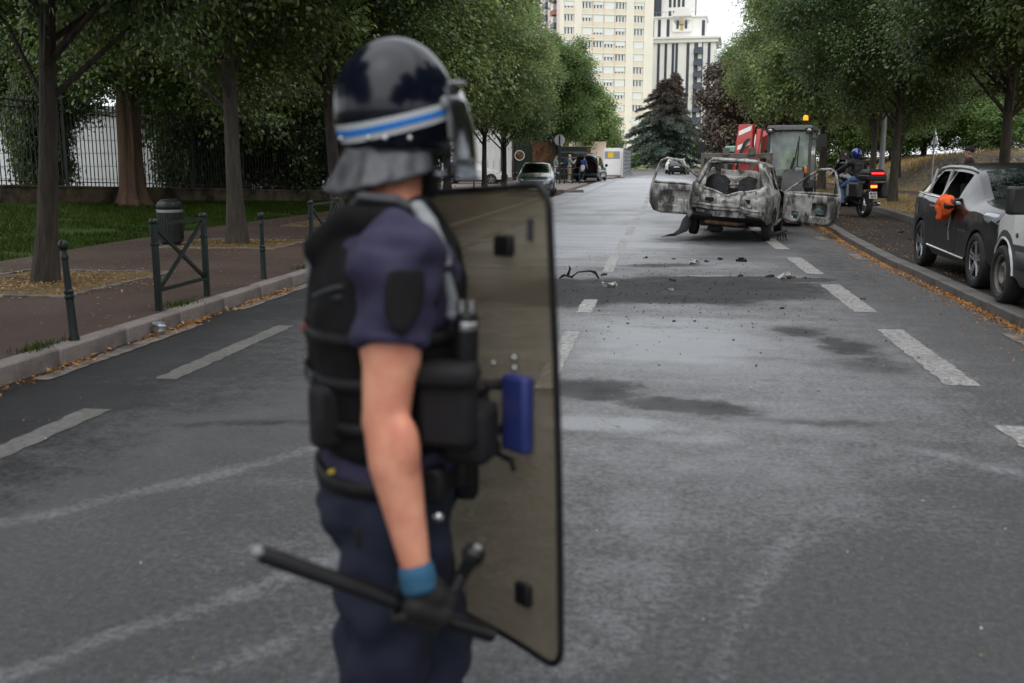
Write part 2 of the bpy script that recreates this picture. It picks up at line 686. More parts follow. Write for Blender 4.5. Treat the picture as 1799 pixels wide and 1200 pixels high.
def paint_mat(name, col):
    m, n, l, b = newmat(name)
    v = tex(n, l, 'Object')
    fine = nz(n, l, v, 120, 2, 0.7)
    c = mixc(n, l, fine, [k * 0.75 for k in col], col)
    c = mixc(n, l, mr(n, l, nz(n, l, v, 2.2, 5, 0.7), 0.35, 0.7, 0, 0.7), c, [k * 0.4 for k in col])
    worn = mr(n, l, nz(n, l, v, 20, 8, 0.88), 0.42, 0.58)
    c = mixc(n, l, worn, c, mixc(n, l, fine, (0.055, 0.054, 0.053), (0.14, 0.137, 0.13)))
    l.new(c, b.inputs['Base Color'])
    b.inputs['Roughness'].default_value = 0.55
    bumpn(n, l, b, fine, 0.4, 0.003)
paint_mat('road_paint', (0.58, 0.575, 0.56))
paint_mat('old_paint', (0.27, 0.265, 0.25))
pm('gutter_stone', (0.20, 0.175, 0.155), 0.75, var=0.3, scale=14, bump=0.3, bscale=90, bdist=0.003, dirt=((0.06, 0.05, 0.045), 0.45, 0.65, 5))
pm('wall_render', (0.16, 0.125, 0.085), 0.85, var=0.25, scale=2.5, bump=0.3, bscale=30, dirt=((0.035, 0.028, 0.02), 0.42, 0.62, 1.6))
pm('turf', (0.030, 0.055, 0.010), 0.9, var=0.4, scale=2.0, spec=0.1)
pm('far_turf', (0.16, 0.22, 0.05), 0.9, var=0.3, scale=0.4)
pm('dry_grass', (0.30, 0.215, 0.095), 0.9, var=0.35, scale=1.2, bump=0.5, bscale=18, bdist=0.05)
leafm('grass_blade', (0.016, 0.042, 0.004), (0.030, 0.068, 0.007), (0.10, 0.11, 0.02), 0.3, 0.12)
leafm('straw', (0.22, 0.15, 0.05), (0.34, 0.24, 0.09), (0.42, 0.32, 0.14), 0.25)
leafm('fallen_leaf', (0.30, 0.13, 0.02), (0.42, 0.21, 0.04), (0.46, 0.30, 0.08), 0.2)
leafm('leaf_lime_shaded', (0.040, 0.078, 0.024), (0.072, 0.130, 0.038), (0.20, 0.24, 0.095), 0.42)  # leaf colour darkened to carry the shade on the near crowns
leafm('leaf_lime_lit', (0.085, 0.142, 0.050), (0.145, 0.222, 0.078), (0.31, 0.37, 0.15), 0.45)  # same leaf for farther crowns, open-road light put into the colour
leafm('leaf_bright', (0.060, 0.120, 0.028), (0.100, 0.185, 0.045), (0.18, 0.24, 0.075), 0.42)
leafm('leaf_shrub', (0.028, 0.058, 0.015), (0.052, 0.098, 0.022), (0.15, 0.19, 0.055), 0.38)
leafm('leaf_copper', (0.045, 0.032, 0.022), (0.080, 0.058, 0.038), (0.17, 0.13, 0.08), 0.25)
leafm('needle_blue', (0.075, 0.110, 0.090), (0.125, 0.170, 0.145), (0.20, 0.245, 0.21), 0.2)
leafm('needle_brown', (0.075, 0.055, 0.045), (0.13, 0.098, 0.08), (0.15, 0.15, 0.12), 0.2)
pm('bark', (0.050, 0.041, 0.032), 0.9, var=0.6, scale=12, bump=1.0, bscale=22, bdist=0.05, dirt=((0.10, 0.09, 0.072), 0.54, 0.74, 7), stretch=(1, 1, 0.18))
pm('bark_red', (0.12, 0.075, 0.05), 0.9, var=0.5, scale=8, bump=1.0, bscale=16, bdist=0.06, stretch=(1, 1, 0.10))
pm('bark_pale', (0.15, 0.125, 0.09), 0.9, var=0.35, scale=9, bump=0.6, bscale=28, bdist=0.02, stretch=(1, 1, 0.2))
# street furniture
pm('green_iron', (0.006, 0.014, 0.012), 0.40, var=0.3, scale=10, spec=0.4, dirt=((0.03, 0.028, 0.025), 0.58, 0.8, 14))
pm('black_iron', (0.012, 0.013, 0.014), 0.5, var=0.3)
pm('bin_metal', (0.016, 0.018, 0.019), 0.45, var=0.3, scale=6, dirt=((0.05, 0.05, 0.045), 0.55, 0.8, 8))
pm('galvanised', (0.33, 0.34, 0.35), 0.45, 0.7, var=0.2, scale=6)
pm('pole_grey', (0.27, 0.275, 0.28), 0.6, var=0.15, scale=5)
pm('aluminium', (0.62, 0.63, 0.65), 0.32, 0.9, var=0.1)
# buildings
pm('beige_panel', (0.78, 0.68, 0.565), 0.8, var=0.08, scale=0.4)
pm('beige_pier', (0.84, 0.775, 0.69), 0.8, var=0.06, scale=0.3)
pm('pink_panel', (0.80, 0.66, 0.62), 0.8, var=0.06, scale=0.3)
pm('ochre_panel', (0.74, 0.59, 0.47), 0.8, var=0.1, scale=0.3)
pm('cream_stone', (0.85, 0.84, 0.81), 0.8, var=0.05, scale=0.3)
pm('white_frame', (0.84, 0.84, 0.83), 0.5, var=0.05)
pm('roller_shutter', (0.80, 0.80, 0.79), 0.55, var=0.06, scale=2)
pm('navy_panel', (0.035, 0.045, 0.065), 0.35, var=0.25, scale=1)
pm('balcony_blue', (0.07, 0.085, 0.115), 0.4, var=0.2, scale=1)
pm('mint_roof', (0.26, 0.52, 0.42), 0.5, var=0.1)
pm('gold_panel', (0.50, 0.38, 0.14), 0.5, var=0.1)
pm('brick_red', (0.33, 0.15, 0.10), 0.8, var=0.15)
pm('white_sheet', (0.80, 0.805, 0.80), 0.5, var=0.06, scale=1.5, dirt=((0.60, 0.59, 0.56), 0.55, 0.85, 1.2))
pm('hall_white', (0.60, 0.61, 0.62), 0.6, var=0.06, scale=0.6)
pm('dark_green_board', (0.020, 0.032, 0.026), 0.5, var=0.3, scale=2)
pm('lath_pale', (0.22, 0.24, 0.23), 0.6, var=0.1)
pm('poster_brown', (0.16, 0.065, 0.03), 0.5, var=0.9, scale=3.5, dirt=((0.32, 0.20, 0.05), 0.5, 0.7, 4))
pm('teal_awning', (0.02, 0.12, 0.13), 0.6, var=0.2)
pm('brown_trim', (0.06, 0.04, 0.03), 0.6, var=0.2)
pm('yellow_notice', (0.75, 0.50, 0.03), 0.5, var=0.1)
pm('stone_wall', (0.2, 0.17, 0.13), 0.8, var=0.2)
# vehicles, people and kit
pm('burnt_steel', (0.30, 0.285, 0.27), 0.62, 0.35, var=0.35, scale=5, bump=0.5, bscale=22, bdist=0.012, dirt=((0.022, 0.020, 0.019), 0.47, 0.60, 3.2), rvar=0.15)
def burnt():
    """scorched sheet: bare pale steel, ashy white, rust and sooty patches"""
    m, n, l, b = newmat('burnt_shell')
    v = tex(n, l, 'Object')
    vs = tex(n, l, 'Object', (1.0, 1.0, 0.45))
    a = nz(n, l, vs, 6.5, 10, 0.72, 0.3)
    c = nz(n, l, v, 16.0, 8, 0.75, 0.2)
    d = nz(n, l, vs, 2.4, 10, 0.70, 0.4)
    e = nz(n, l, v, 48.0, 3, 0.7)
    col = mixc(n, l, mr(n, l, c, 0.25, 0.75), (0.27, 0.265, 0.255), (0.66, 0.65, 0.63))
    col = mixc(n, l, mr(n, l, nz(n, l, vs, 3.4, 9, 0.72), 0.50, 0.70, 0, 0.75), col, mixc(n, l, c, (0.16, 0.10, 0.06), (0.34, 0.25, 0.17)))
    col = mixc(n, l, mr(n, l, a, 0.465, 0.58, 0, 0.93), col, mixc(n, l, e, (0.016, 0.015, 0.014), (0.085, 0.08, 0.075)))
    col = mixc(n, l, mr(n, l, d, 0.49, 0.60, 0, 0.92), col, mixc(n, l, c, (0.012, 0.011, 0.010), (0.07, 0.066, 0.062)))
    col = mixc(n, l, mr(n, l, e, 0.60, 0.72, 0, 0.6), col, (0.03, 0.027, 0.025))
    l.new(col, b.inputs['Base Color'])
    b.inputs['Metallic'].default_value = 0.25
    l.new(mr(n, l, c, 0.2, 0.8, 0.45, 0.8), b.inputs['Roughness'])
    bumpn(n, l, b, c, 0.6, 0.015)
burnt()
pm('soot_black', (0.014, 0.013, 0.013), 0.85, var=0.5, scale=9, bump=0.6, bscale=30, bdist=0.02)
pm('burnt_seat', (0.020, 0.022, 0.026), 0.6, var=0.6, scale=7, bump=0.8, bscale=24, bdist=0.03, dirt=((0.15, 0.15, 0.155), 0.60, 0.75, 7))
pm('rusty_pipe', (0.20, 0.12, 0.075), 0.7, 0.3, var=0.5, scale=12)
pm('rubber', (0.016, 0.016, 0.017), 0.75, var=0.3, scale=12, bump=0.3, bscale=60, dirt=((0.045, 0.042, 0.04), 0.5, 0.8, 5))
pm('alloy', (0.50, 0.51, 0.53), 0.28, 0.95, var=0.12, scale=8)
pm('steel_rim', (0.22, 0.21, 0.20), 0.55, 0.6, var=0.4, scale=9, dirt=((0.12, 0.07, 0.04), 0.5, 0.7, 8))
pm('rim_dark', (0.03, 0.03, 0.032), 0.4, 0.6)
pm('paint_anthracite', (0.014, 0.014, 0.016), 0.30, 0.2, var=0.12, scale=3, coat=0.7, dirt=((0.035, 0.032, 0.028), 0.5, 0.85, 2.2))
pm('paint_white', (0.72, 0.72, 0.71), 0.38, var=0.04, scale=2, coat=0.5, dirt=((0.42, 0.40, 0.36), 0.55, 0.9, 1.8))
pm('paint_slate', (0.040, 0.050, 0.062), 0.25, 0.3, var=0.1, scale=2, coat=1.0)
pm('paint_black', (0.012, 0.013, 0.015), 0.25, 0.2, var=0.1, scale=2, coat=1.0)
pm('plastic_black', (0.018, 0.018, 0.019), 0.5, var=0.2, scale=6)
pm('plastic_grey', (0.055, 0.058, 0.065), 0.6, var=0.2, scale=5)
pm('chrome', (0.72, 0.73, 0.75), 0.12, 1.0, var=0.05)
pm('cabin_black', (0.012, 0.012, 0.013), 0.8, var=0.3)
pm('lamp_clear', (0.36, 0.38, 0.42), 0.10, 0.5, var=0.2, scale=20, coat=1.0)
pm('lamp_red', (0.30, 0.012, 0.012), 0.15, var=0.2, coat=1.0)
pm('lamp_orange', (0.75, 0.20, 0.01), 0.2, var=0.1, coat=0.6)
emis('beacon_orange', (1.0, 0.32, 0.01), 0.9, (0.8, 0.25, 0.01))
emis('brake_red', (1.0, 0.02, 0.02), 3.2)
emis('tail_amber', (1.0, 0.10, 0.01), 5.0)
glassm('car_glass', (0.34, 0.38, 0.36), 0.26)
glassm('cab_glass', (0.80, 0.90, 0.87), 0.22, 0.03, 0.32, (0.72, 0.82, 0.80))  # pale film colour paints the sky reflected in the panes
glassm('van_glass', (0.10, 0.11, 0.12), 0.15)
def shattered():
    m, n, l, b = newmat('shattered_glass')
    out = n['Material Output']
    v = tex(n, l, 'Object')
    vo = n.new('ShaderNodeTexVoronoi')
    vo.feature = 'DISTANCE_TO_EDGE'
    vo.inputs['Scale'].default_value = 7
    ad = n.new('ShaderNodeVectorMath')
    ad.operation = 'ADD'
    nn = n.new('ShaderNodeTexNoise')
    nn.inputs['Scale'].default_value = 3
    l.new(v, nn.inputs['Vector'])
    l.new(v, ad.inputs[0])
    l.new(nn.outputs['Color'], ad.inputs[1])
    l.new(ad.outputs[0], vo.inputs['Vector'])
    vo2 = n.new('ShaderNodeTexVoronoi')
    vo2.feature = 'DISTANCE_TO_EDGE'
    vo2.inputs['Scale'].default_value = 26
    l.new(ad.outputs[0], vo2.inputs['Vector'])
    zone = mr(n, l, nz(n, l, v, 1.3, 3), 0.38, 0.55)
    e = mth(n, l, 'MAXIMUM', mr(n, l, vo.outputs['Distance'], 0, 0.022, 1, 0), mth(n, l, 'MULTIPLY', mr(n, l, vo2.outputs['Distance'], 0, 0.08, 1, 0), zone))
    e = mth(n, l, 'MULTIPLY', e, mr(n, l, nz(n, l, v, 2.2, 3), 0.3, 0.55, 0.25, 1.0))
    tr = n.new('ShaderNodeBsdfTransparent')
    tr.inputs[0].default_value = (0.22, 0.26, 0.25, 1)
    b.inputs['Base Color'].default_value = (0.20, 0.28, 0.26, 1)
    b.inputs['Roughness'].default_value = 0.25
    gl = n.new('ShaderNodeBsdfGlossy')
    gl.inputs['Roughness'].default_value = 0.03
    fr = n.new('ShaderNodeFresnel')
    fr.inputs['IOR'].default_value = 1.6
    mx = n.new('ShaderNodeMixShader')
    l.new(mth(n, l, 'MULTIPLY', fr.outputs[0], 0.55), mx.inputs[0])
    l.new(tr.outputs[0], mx.inputs[1])
    l.new(gl.outputs[0], mx.inputs[2])
    m2 = n.new('ShaderNodeMixShader')
    l.new(mth(n, l, 'MULTIPLY', e, 0.8), m2.inputs[0])
    l.new(mx.outputs[0], m2.inputs[1])
    l.new(b.outputs[0], m2.inputs[2])
    l.new(m2.outputs[0], out.inputs['Surface'])
    bp = n.new('ShaderNodeBump')
    bp.inputs['Strength'].default_value = 0.12
    bp.inputs['Distance'].default_value = 0.02
    l.new(vo.outputs['Distance'], bp.inputs['Height'])
    l.new(bp.outputs[0], gl.inputs['Normal'])
    l.new(bp.outputs[0], b.inputs['Normal'])
shattered()
pm('loader_grey', (0.075, 0.078, 0.082), 0.5, var=0.25, scale=4, dirt=((0.16, 0.13, 0.1), 0.55, 0.8, 4))
pm('loader_dark', (0.020, 0.021, 0.022), 0.55, var=0.3, scale=4, dirt=((0.08, 0.07, 0.055), 0.55, 0.8, 4))
pm('carriage_steel', (0.17, 0.155, 0.135), 0.65, 0.4, var=0.35, scale=8, dirt=((0.10, 0.06, 0.035), 0.5, 0.65, 6))
pm('boom_red', (0.42, 0.035, 0.022), 0.45, var=0.15, scale=3, dirt=((0.14, 0.05, 0.03), 0.58, 0.85, 5))
pm('stripe_white', (0.74, 0.73, 0.70), 0.45, var=0.08, scale=4)
pm('hi_vis', (0.62, 0.92, 0.07), 0.7, var=0.15, scale=9)
pm('reflective', (0.55, 0.57, 0.58), 0.45, var=0.1)
pm('skin', (0.80, 0.365, 0.235), 0.48, var=0.10, scale=22, spec=0.45, bump=0.15, bscale=120, bdist=0.002, dirt=((0.68, 0.23, 0.15), 0.44, 0.70, 9))
pm('skin_far', (0.48, 0.27, 0.19), 0.55, var=0.08)
pm('hair_dark', (0.02, 0.016, 0.013), 0.6, var=0.4, scale=40)
pm('helmet_navy', (0.005, 0.007, 0.016), 0.14, var=0.12, scale=4, spec=0.42)
pm('band_white', (0.72, 0.75, 0.78), 0.4, var=0.04)
pm('band_blue', (0.01, 0.26, 0.85), 0.4, var=0.04)
pm('flap_leather', (0.085, 0.088, 0.098), 0.42, var=0.5, scale=16, bump=0.8, bscale=22, bdist=0.01)
pm('vest_black', (0.007, 0.007, 0.008), 0.8, var=0.4, scale=14, bump=0.5, bscale=70, bdist=0.004, spec=0.2)
pm('kit_black', (0.009, 0.009, 0.010), 0.55, spec=0.35, var=0.4, scale=14, bump=0.3, bscale=50, bdist=0.004)
pm('pouch_black', (0.014, 0.013, 0.015), 0.75, spec=0.3, var=0.3, scale=12, bump=0.3, bscale=60, bdist=0.003)
pm('shirt_navy', (0.031, 0.027, 0.066), 0.85, var=0.15, scale=9, bump=0.25, bscale=140, bdist=0.002)
pm('trouser_navy', (0.010, 0.014, 0.033), 0.85, var=0.25, scale=7, bump=0.3, bscale=120, bdist=0.002)
pm('cuff_blue', (0.025, 0.105, 0.19), 0.8, var=0.2, scale=12, stretch=(1, 1, 6))
pm('glove_black', (0.014, 0.013, 0.014), 0.7, var=0.35, scale=14, bump=0.3, bscale=60, bdist=0.003)
pm('baton_black', (0.008, 0.008, 0.009), 0.35, var=0.2, scale=8)
pm('strap_grey', (0.22, 0.235, 0.25), 0.6, var=0.35, scale=18)
pm('pad_blue', (0.030, 0.045, 0.20), 0.55, var=0.15, scale=8)
pm('steel_bright', (0.66, 0.67, 0.68), 0.22, 1.0, var=0.1)
pm('patch_black', (0.004, 0.004, 0.005), 0.9, var=0.2)
def shield_mat():
    """scratched, smoke-tinted polycarbonate with a film of dust"""
    m, n, l, b = newmat('shield_plastic')
    out = n['Material Output']
    v = tex(n, l, 'Object')
    tr = n.new('ShaderNodeBsdfTransparent')
    tr.inputs[0].default_value = (0.56, 0.50, 0.39, 1)
    col = mixc(n, l, nz(n, l, v, 3, 5, 0.6, 0.6), (0.235, 0.195, 0.140), (0.30, 0.255, 0.188))
    l.new(col, b.inputs['Base Color'])
    b.inputs['Roughness'].default_value = 0.16
    b.inputs['Specular IOR Level'].default_value = 0.5
    mx = n.new('ShaderNodeMixShader')
    film = mr(n, l, nz(n, l, v, 2.2, 5, 0.6, 0.8), 0.3, 0.7, 0.50, 0.66)
    l.new(film, mx.inputs[0])
    l.new(tr.outputs[0], mx.inputs[1])
    l.new(b.outputs[0], mx.inputs[2])
    l.new(mx.outputs[0], out.inputs['Surface'])
shield_mat()
glassm('visor_clear', (0.74, 0.75, 0.76), 0.10, 0.04, 0.02, (0.5, 0.5, 0.5))
pm('jean_blue', (0.055, 0.115, 0.24), 0.85, var=0.2, scale=8)
pm('jacket_black', (0.014, 0.012, 0.013), 0.7, var=0.35, scale=8)
pm('cloth_grey', (0.27, 0.29, 0.28), 0.85, var=0.15)
pm('cloth_sage', (0.27, 0.32, 0.27), 0.85, var=0.12)
pm('cloth_khaki', (0.30, 0.235, 0.155), 0.85, var=0.12)
pm('cloth_blue', (0.03, 0.06, 0.22), 0.85, var=0.12)
pm('cloth_navy', (0.016, 0.022, 0.05), 0.85, var=0.15)
pm('cloth_white', (0.60, 0.61, 0.63), 0.85, var=0.08)
pm('cloth_plum', (0.045, 0.018, 0.032), 0.85, var=0.2)
pm('shoe_white', (0.55, 0.54, 0.52), 0.7, var=0.1)
pm('helmet_blue', (0.012, 0.035, 0.20), 0.2, 0.3, var=0.1, coat=1.0)
pm('orange_cloth', (0.86, 0.13, 0.02), 0.75, var=0.12, scale=12, bump=0.4, bscale=30, bdist=0.01)
pm('paper_white', (0.75, 0.76, 0.78), 0.6, var=0.05)
pm('paper_teal', (0.10, 0.42, 0.40), 0.6, var=0.05)
pm('ash_pale', (0.40, 0.39, 0.375), 0.9, var=0.3, scale=20)
pm('glass_crumb', (0.55, 0.62, 0.60), 0.15, var=0.2)
pm('molten', (0.10, 0.17, 0.16), 0.15, var=0.5, scale=14)


# ------------------------------------------------------------------ ground, road, pavements
def vnoise(x, y, f, seed):
    r = np.random.default_rng(seed).random((256, 256))
    x, y = x * f + 100, y * f + 100
    xi, yi = np.floor(x).astype(int), np.floor(y).astype(int)
    u, w = x - xi, y - yi
    u, w = u * u * (3 - 2 * u), w * w * (3 - 2 * w)
    g = lambda i, j: r[i % 256, j % 256]
    return (g(xi, yi) * (1 - u) + g(xi + 1, yi) * u) * (1 - w) + (g(xi, yi + 1) * (1 - u) + g(xi + 1, yi + 1) * u) * w


def fbm(x, y, f, seed, o=4):
    s, a, t = 0, 1.0, 0
    for k in range(o):
        s = s + vnoise(x, y, f * 2**k, seed + k) * a
        t += a
        a *= 0.55
    return s / t


def smooth(a, lo, hi):
    t = np.clip((a - lo) / (hi - lo), 0, 1)
    return t * t * (3 - 2 * t)


def sheet(name, x0, x1, y0, y1, z, mat, kind='structure', nx=1, ny=1, zf=None):
    mb = MB()
    def fn(u, w):
        x, y = x0 + (x1 - x0) * u, y0 + (y1 - y0) * w
        return (x, y, zf(x, y) if zf else z)
    mb.grid(fn, nx, ny)
    return tag(mb.build(name, mat, None), kind=kind)


KL, KR, PZ = -4.60, 3.42, 0.14      # kerb faces of the road and pavement level

sheet('ground', -900, 900, -300, 1500, -0.03, 'earth')


def make_road():
    xs = np.arange(KL - 0.02, KR + 0.03, 0.055)
    ys = list(np.arange(1.0, 24.0, 0.055))
    while ys[-1] < 150:
        ys.append(ys[-1] * 1.04)
    ys = np.array([-12, -6, -2, 0.0] + ys)
    X, Y = np.meshgrid(xs, ys)
    n1 = fbm(X, Y, 0.9, 1) - 0.5
    n2 = fbm(X, Y, 1.1, 9) - 0.5
    n3 = fbm(X, Y, 5.0, 21) - 0.5
    n4 = fbm(X * 0.35, Y * 2.2, 1.6, 33)

    def blob(cx, cy, rx, ry, rot=0, soft=0.5, warp=0.5):
        dx, dy = X - cx + n1 * warp * 2 * rx * 0.6 + n3 * 0.25, Y - cy + n2 * warp * 2 * ry * 0.6 + n3 * 0.25
        c, s = math.cos(rot), math.sin(rot)
        r = np.sqrt(((dx * c + dy * s) / rx) ** 2 + ((-dx * s + dy * c) / ry) ** 2)
        return 1 - smooth(r, 1 - soft, 1 + soft * 0.4)

    def stroke(pts, w, soft=0.6, warp=0.12):
        d = np.full(X.shape, 99.0)
        px, py = X + n1 * warp * 3, Y + n2 * warp * 3
        for (ax, ay), (bx, by) in zip(pts[:-1], pts[1:]):
            vx, vy = bx - ax, by - ay
            t = np.clip(((px - ax) * vx + (py - ay) * vy) / (vx * vx + vy * vy), 0, 1)
            d = np.minimum(d, np.hypot(px - ax - t * vx, py - ay - t * vy))
        return 1 - smooth(d / w, 1 - soft, 1 + soft * 0.3)
    soot_shade = np.zeros(X.shape)
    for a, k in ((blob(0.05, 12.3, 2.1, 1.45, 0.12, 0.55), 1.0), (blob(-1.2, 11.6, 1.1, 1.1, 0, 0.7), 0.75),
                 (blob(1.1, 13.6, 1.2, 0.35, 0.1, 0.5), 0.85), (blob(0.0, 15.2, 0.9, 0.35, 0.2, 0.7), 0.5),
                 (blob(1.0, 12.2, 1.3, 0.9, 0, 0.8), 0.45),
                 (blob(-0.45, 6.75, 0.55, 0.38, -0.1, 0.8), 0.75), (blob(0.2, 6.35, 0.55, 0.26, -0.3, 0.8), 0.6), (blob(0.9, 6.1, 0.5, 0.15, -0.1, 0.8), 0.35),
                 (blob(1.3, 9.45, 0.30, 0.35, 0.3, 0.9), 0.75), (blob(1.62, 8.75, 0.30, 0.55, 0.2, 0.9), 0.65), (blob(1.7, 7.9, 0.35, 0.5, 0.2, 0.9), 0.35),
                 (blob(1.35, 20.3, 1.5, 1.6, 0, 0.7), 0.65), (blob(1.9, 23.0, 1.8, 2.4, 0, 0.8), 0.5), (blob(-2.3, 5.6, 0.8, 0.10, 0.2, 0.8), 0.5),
                 (blob(2.6, 16, 0.8, 7, 0, 0.9), 0.3), (blob(-4.1, 7, 1.5, 9, 0, 0.9), 0.62), (blob(-3.4, 7.5, 1.2, 2.6, 0, 0.9), 0.45), (blob(-2.6, 7.6, 1.3, 1.6, 0, 0.9), 0.32)):  # left-lane blobs paint the shade lying on that side
        soot_shade = np.maximum(soot_shade, a * k)
    soot_shade = np.clip(soot_shade * (0.75 + 1.2 * n4), 0, 1)
    ash_sheen = np.zeros(X.shape)
    for a, k in ((blob(0.1, 8.9, 1.35, 2.0, 0.1, 0.9), 1.0), (blob(0.2, 8.2, 2.6, 4.8, 0, 0.9), 0.55), (blob(-0.6, 4.2, 1.9, 2.4, 0, 0.9), 0.22), (blob(1.0, 8.6, 0.9, 2.6, -0.1, 0.9), 0.5), (blob(-0.05, 7.9, 0.8, 0.9, 0, 0.9), 0.45),  # broad centre blobs paint the sky sheen as pale colour
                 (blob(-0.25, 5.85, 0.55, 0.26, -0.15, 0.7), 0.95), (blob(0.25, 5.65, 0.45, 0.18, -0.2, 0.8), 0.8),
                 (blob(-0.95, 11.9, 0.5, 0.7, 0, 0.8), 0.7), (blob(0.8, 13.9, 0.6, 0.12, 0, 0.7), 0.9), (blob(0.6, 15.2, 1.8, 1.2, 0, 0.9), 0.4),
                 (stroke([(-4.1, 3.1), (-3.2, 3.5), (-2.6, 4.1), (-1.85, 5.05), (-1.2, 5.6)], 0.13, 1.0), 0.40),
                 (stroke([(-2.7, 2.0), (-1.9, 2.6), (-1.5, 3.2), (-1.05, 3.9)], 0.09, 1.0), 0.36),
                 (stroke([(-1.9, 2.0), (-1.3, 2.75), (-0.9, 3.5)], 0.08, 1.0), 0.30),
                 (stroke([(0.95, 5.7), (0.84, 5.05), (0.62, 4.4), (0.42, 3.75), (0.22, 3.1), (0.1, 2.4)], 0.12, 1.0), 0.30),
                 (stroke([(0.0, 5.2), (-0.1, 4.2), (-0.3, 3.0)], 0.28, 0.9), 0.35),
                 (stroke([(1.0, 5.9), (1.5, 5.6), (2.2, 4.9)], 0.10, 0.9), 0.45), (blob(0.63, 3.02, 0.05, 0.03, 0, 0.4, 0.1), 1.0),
                 (blob(-1.4, 21, 3.0, 8, 0, 0.8), 0.9), (blob(-1.2, 60, 5, 48, 0, 0.7), 0.95)):  # far road: sky sheen painted pale here too
        ash_sheen = np.maximum(ash_sheen, a * k)
    ash_sheen = ash_sheen * (0.55 + 1.0 * n4) * (1 - 0.75 * soot_shade)
    wet = np.zeros(X.shape)
    for a, k in ((blob(0.2, 8.2, 2.0, 3.6, 0, 0.8), 0.85), (blob(0.0, 5.8, 1.5, 0.8, 0, 0.8), 0.9), (blob(-1.2, 7, 2.2, 4, 0, 0.9), 0.65),
                 (blob(-0.5, 20, 4.0, 9, 0, 0.8), 0.8), (blob(1.6, 10, 1.4, 4, 0, 0.9), 0.5), (blob(-3.2, 8, 1.0, 3, 0, 0.8), 0.4), (blob(-1, 55, 6, 45, 0, 0.8), 0.7)):
        wet = np.maximum(wet, a * k)
    wet = np.clip(wet * (0.45 + 1.0 * n4), 0, 1)
    ny, nx = X.shape
    Z = np.where((X > KL + 0.3) & (X < KR - 0.3), 0.0, -0.004)
    me = bpy.data.meshes.new('road')
    idx = np.arange(nx * ny).reshape(ny, nx)
    q = np.stack([idx[:-1, :-1], idx[:-1, 1:], idx[1:, 1:], idx[1:, :-1]], -1).reshape(-1, 4)
    me.from_pydata(np.stack([X, Y, Z], -1).reshape(-1, 3).tolist(), [], q.tolist())
    at = me.color_attributes.new('stain_and_light', 'FLOAT_COLOR', 'POINT')
    colr = np.stack([soot_shade, ash_sheen, wet, np.ones_like(wet)], -1).astype(np.float32).reshape(-1)
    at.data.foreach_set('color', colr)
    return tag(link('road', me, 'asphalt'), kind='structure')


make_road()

# the cross street at the far end and the lawn beyond it
sheet('cross_street', -60, 60, 118, 141, -0.008, 'parking_tar')
sheet('far_lawn', -80, 80, 141.3, 230, 0.10, 'far_turf')


def strip_kerb(name, path, mat, w=0.17, h=0.13, stone=1.0, upto=48, inner=1):
    """a kerb: a recessed mortar bed with single stones set on it"""
    bed = MB()
    root = None
    pts = [np.array((*p, 0.0)) for p in path]
    segs = list(zip(pts[:-1], pts[1:]))
    for a, b in segs:
        d = (b - a) / np.linalg.norm(b - a)
        nrm = V(d[1], -d[0], 0) * inner
        c = (a + b) / 2 + nrm * (w / 2 + 0.01)
        bed.box((c[0], c[1], h / 2 - 0.04), (np.linalg.norm(b - a), w - 0.04, h + 0.03), rotz(math.atan2(d[1], d[0])))
    root = tag(bed.build(name, 'mortar'), kind='structure')
    sb = MB()
    sb.box((0, 0, h / 2 - 0.03), (stone - 0.012, w, h + 0.06 + 0.012))
    sme = sb.mesh('kerb_stone')
    sme.materials.append(M[mat])
    for a, b in segs:
        L = np.linalg.norm(b - a)
        d = (b - a) / L
        nrm = V(d[1], -d[0], 0) * inner
        k = 0
        while k * stone < L:
            c = a + d * (k + 0.5) * stone + nrm * w / 2
            if c[1] < upto:
                o = link('kerb_stone', sme, mat, root, bevel=0.018)
                o.location = (c[0] + random.uniform(-.004, .004), c[1], random.uniform(-.005, .005))
                o.rotation_euler = (random.uniform(-.008, .008), random.uniform(-.004, .004), math.atan2(d[1], d[0]) + random.uniform(-.004, .004))
                k += 1
            else:
                far = MB()
                c = (a + d * k * stone + b) / 2 + nrm * w / 2
                far.box((c[0], c[1], h / 2 - 0.03), (L - k * stone, w, h + 0.07), rotz(math.atan2(d[1], d[0])))
                far.build('kerb_run', mat, root)
                break
    return root


strip_kerb('kerb', [(KL, -3), (KL, 37.5)], 'granite', inner=-1)
strip_kerb('kerb', [(KL, 37.5), (-6.75, 38.6), (-6.75, 48.4), (KL, 48.6), (KL, 62.4), (-6.75, 62.6), (-6.75, 82.0), (-4.0, 82.3), (-3.4, 116)], 'granite', inner=-1, upto=50)
strip_kerb('kerb', [(KR, -3), (KR, 16), (3.55, 20), (3.78, 24), (3.9, 40), (3.9, 116)], 'granite_dark', w=0.20, h=0.10, upto=40, inner=1)
strip_kerb('kerb', [(5.62, 19), (5.72, 23), (6.05, 28.5), (6.1, 44)], 'granite_dark', w=0.18, h=0.24, upto=40, inner=1)
strip_kerb('kerb', [(-60, 141.2), (60, 141.2)], 'granite', w=0.3, h=0.3, upto=0, inner=-1)


def poly_sheet(name, pts, z, mat, kind='structure'):
    mb = MB()
    mb.add([(x, y, z) for x, y in pts], [tuple(range(len(pts)))])
    return tag(mb.build(name, mat, None, fix=True), kind=kind)


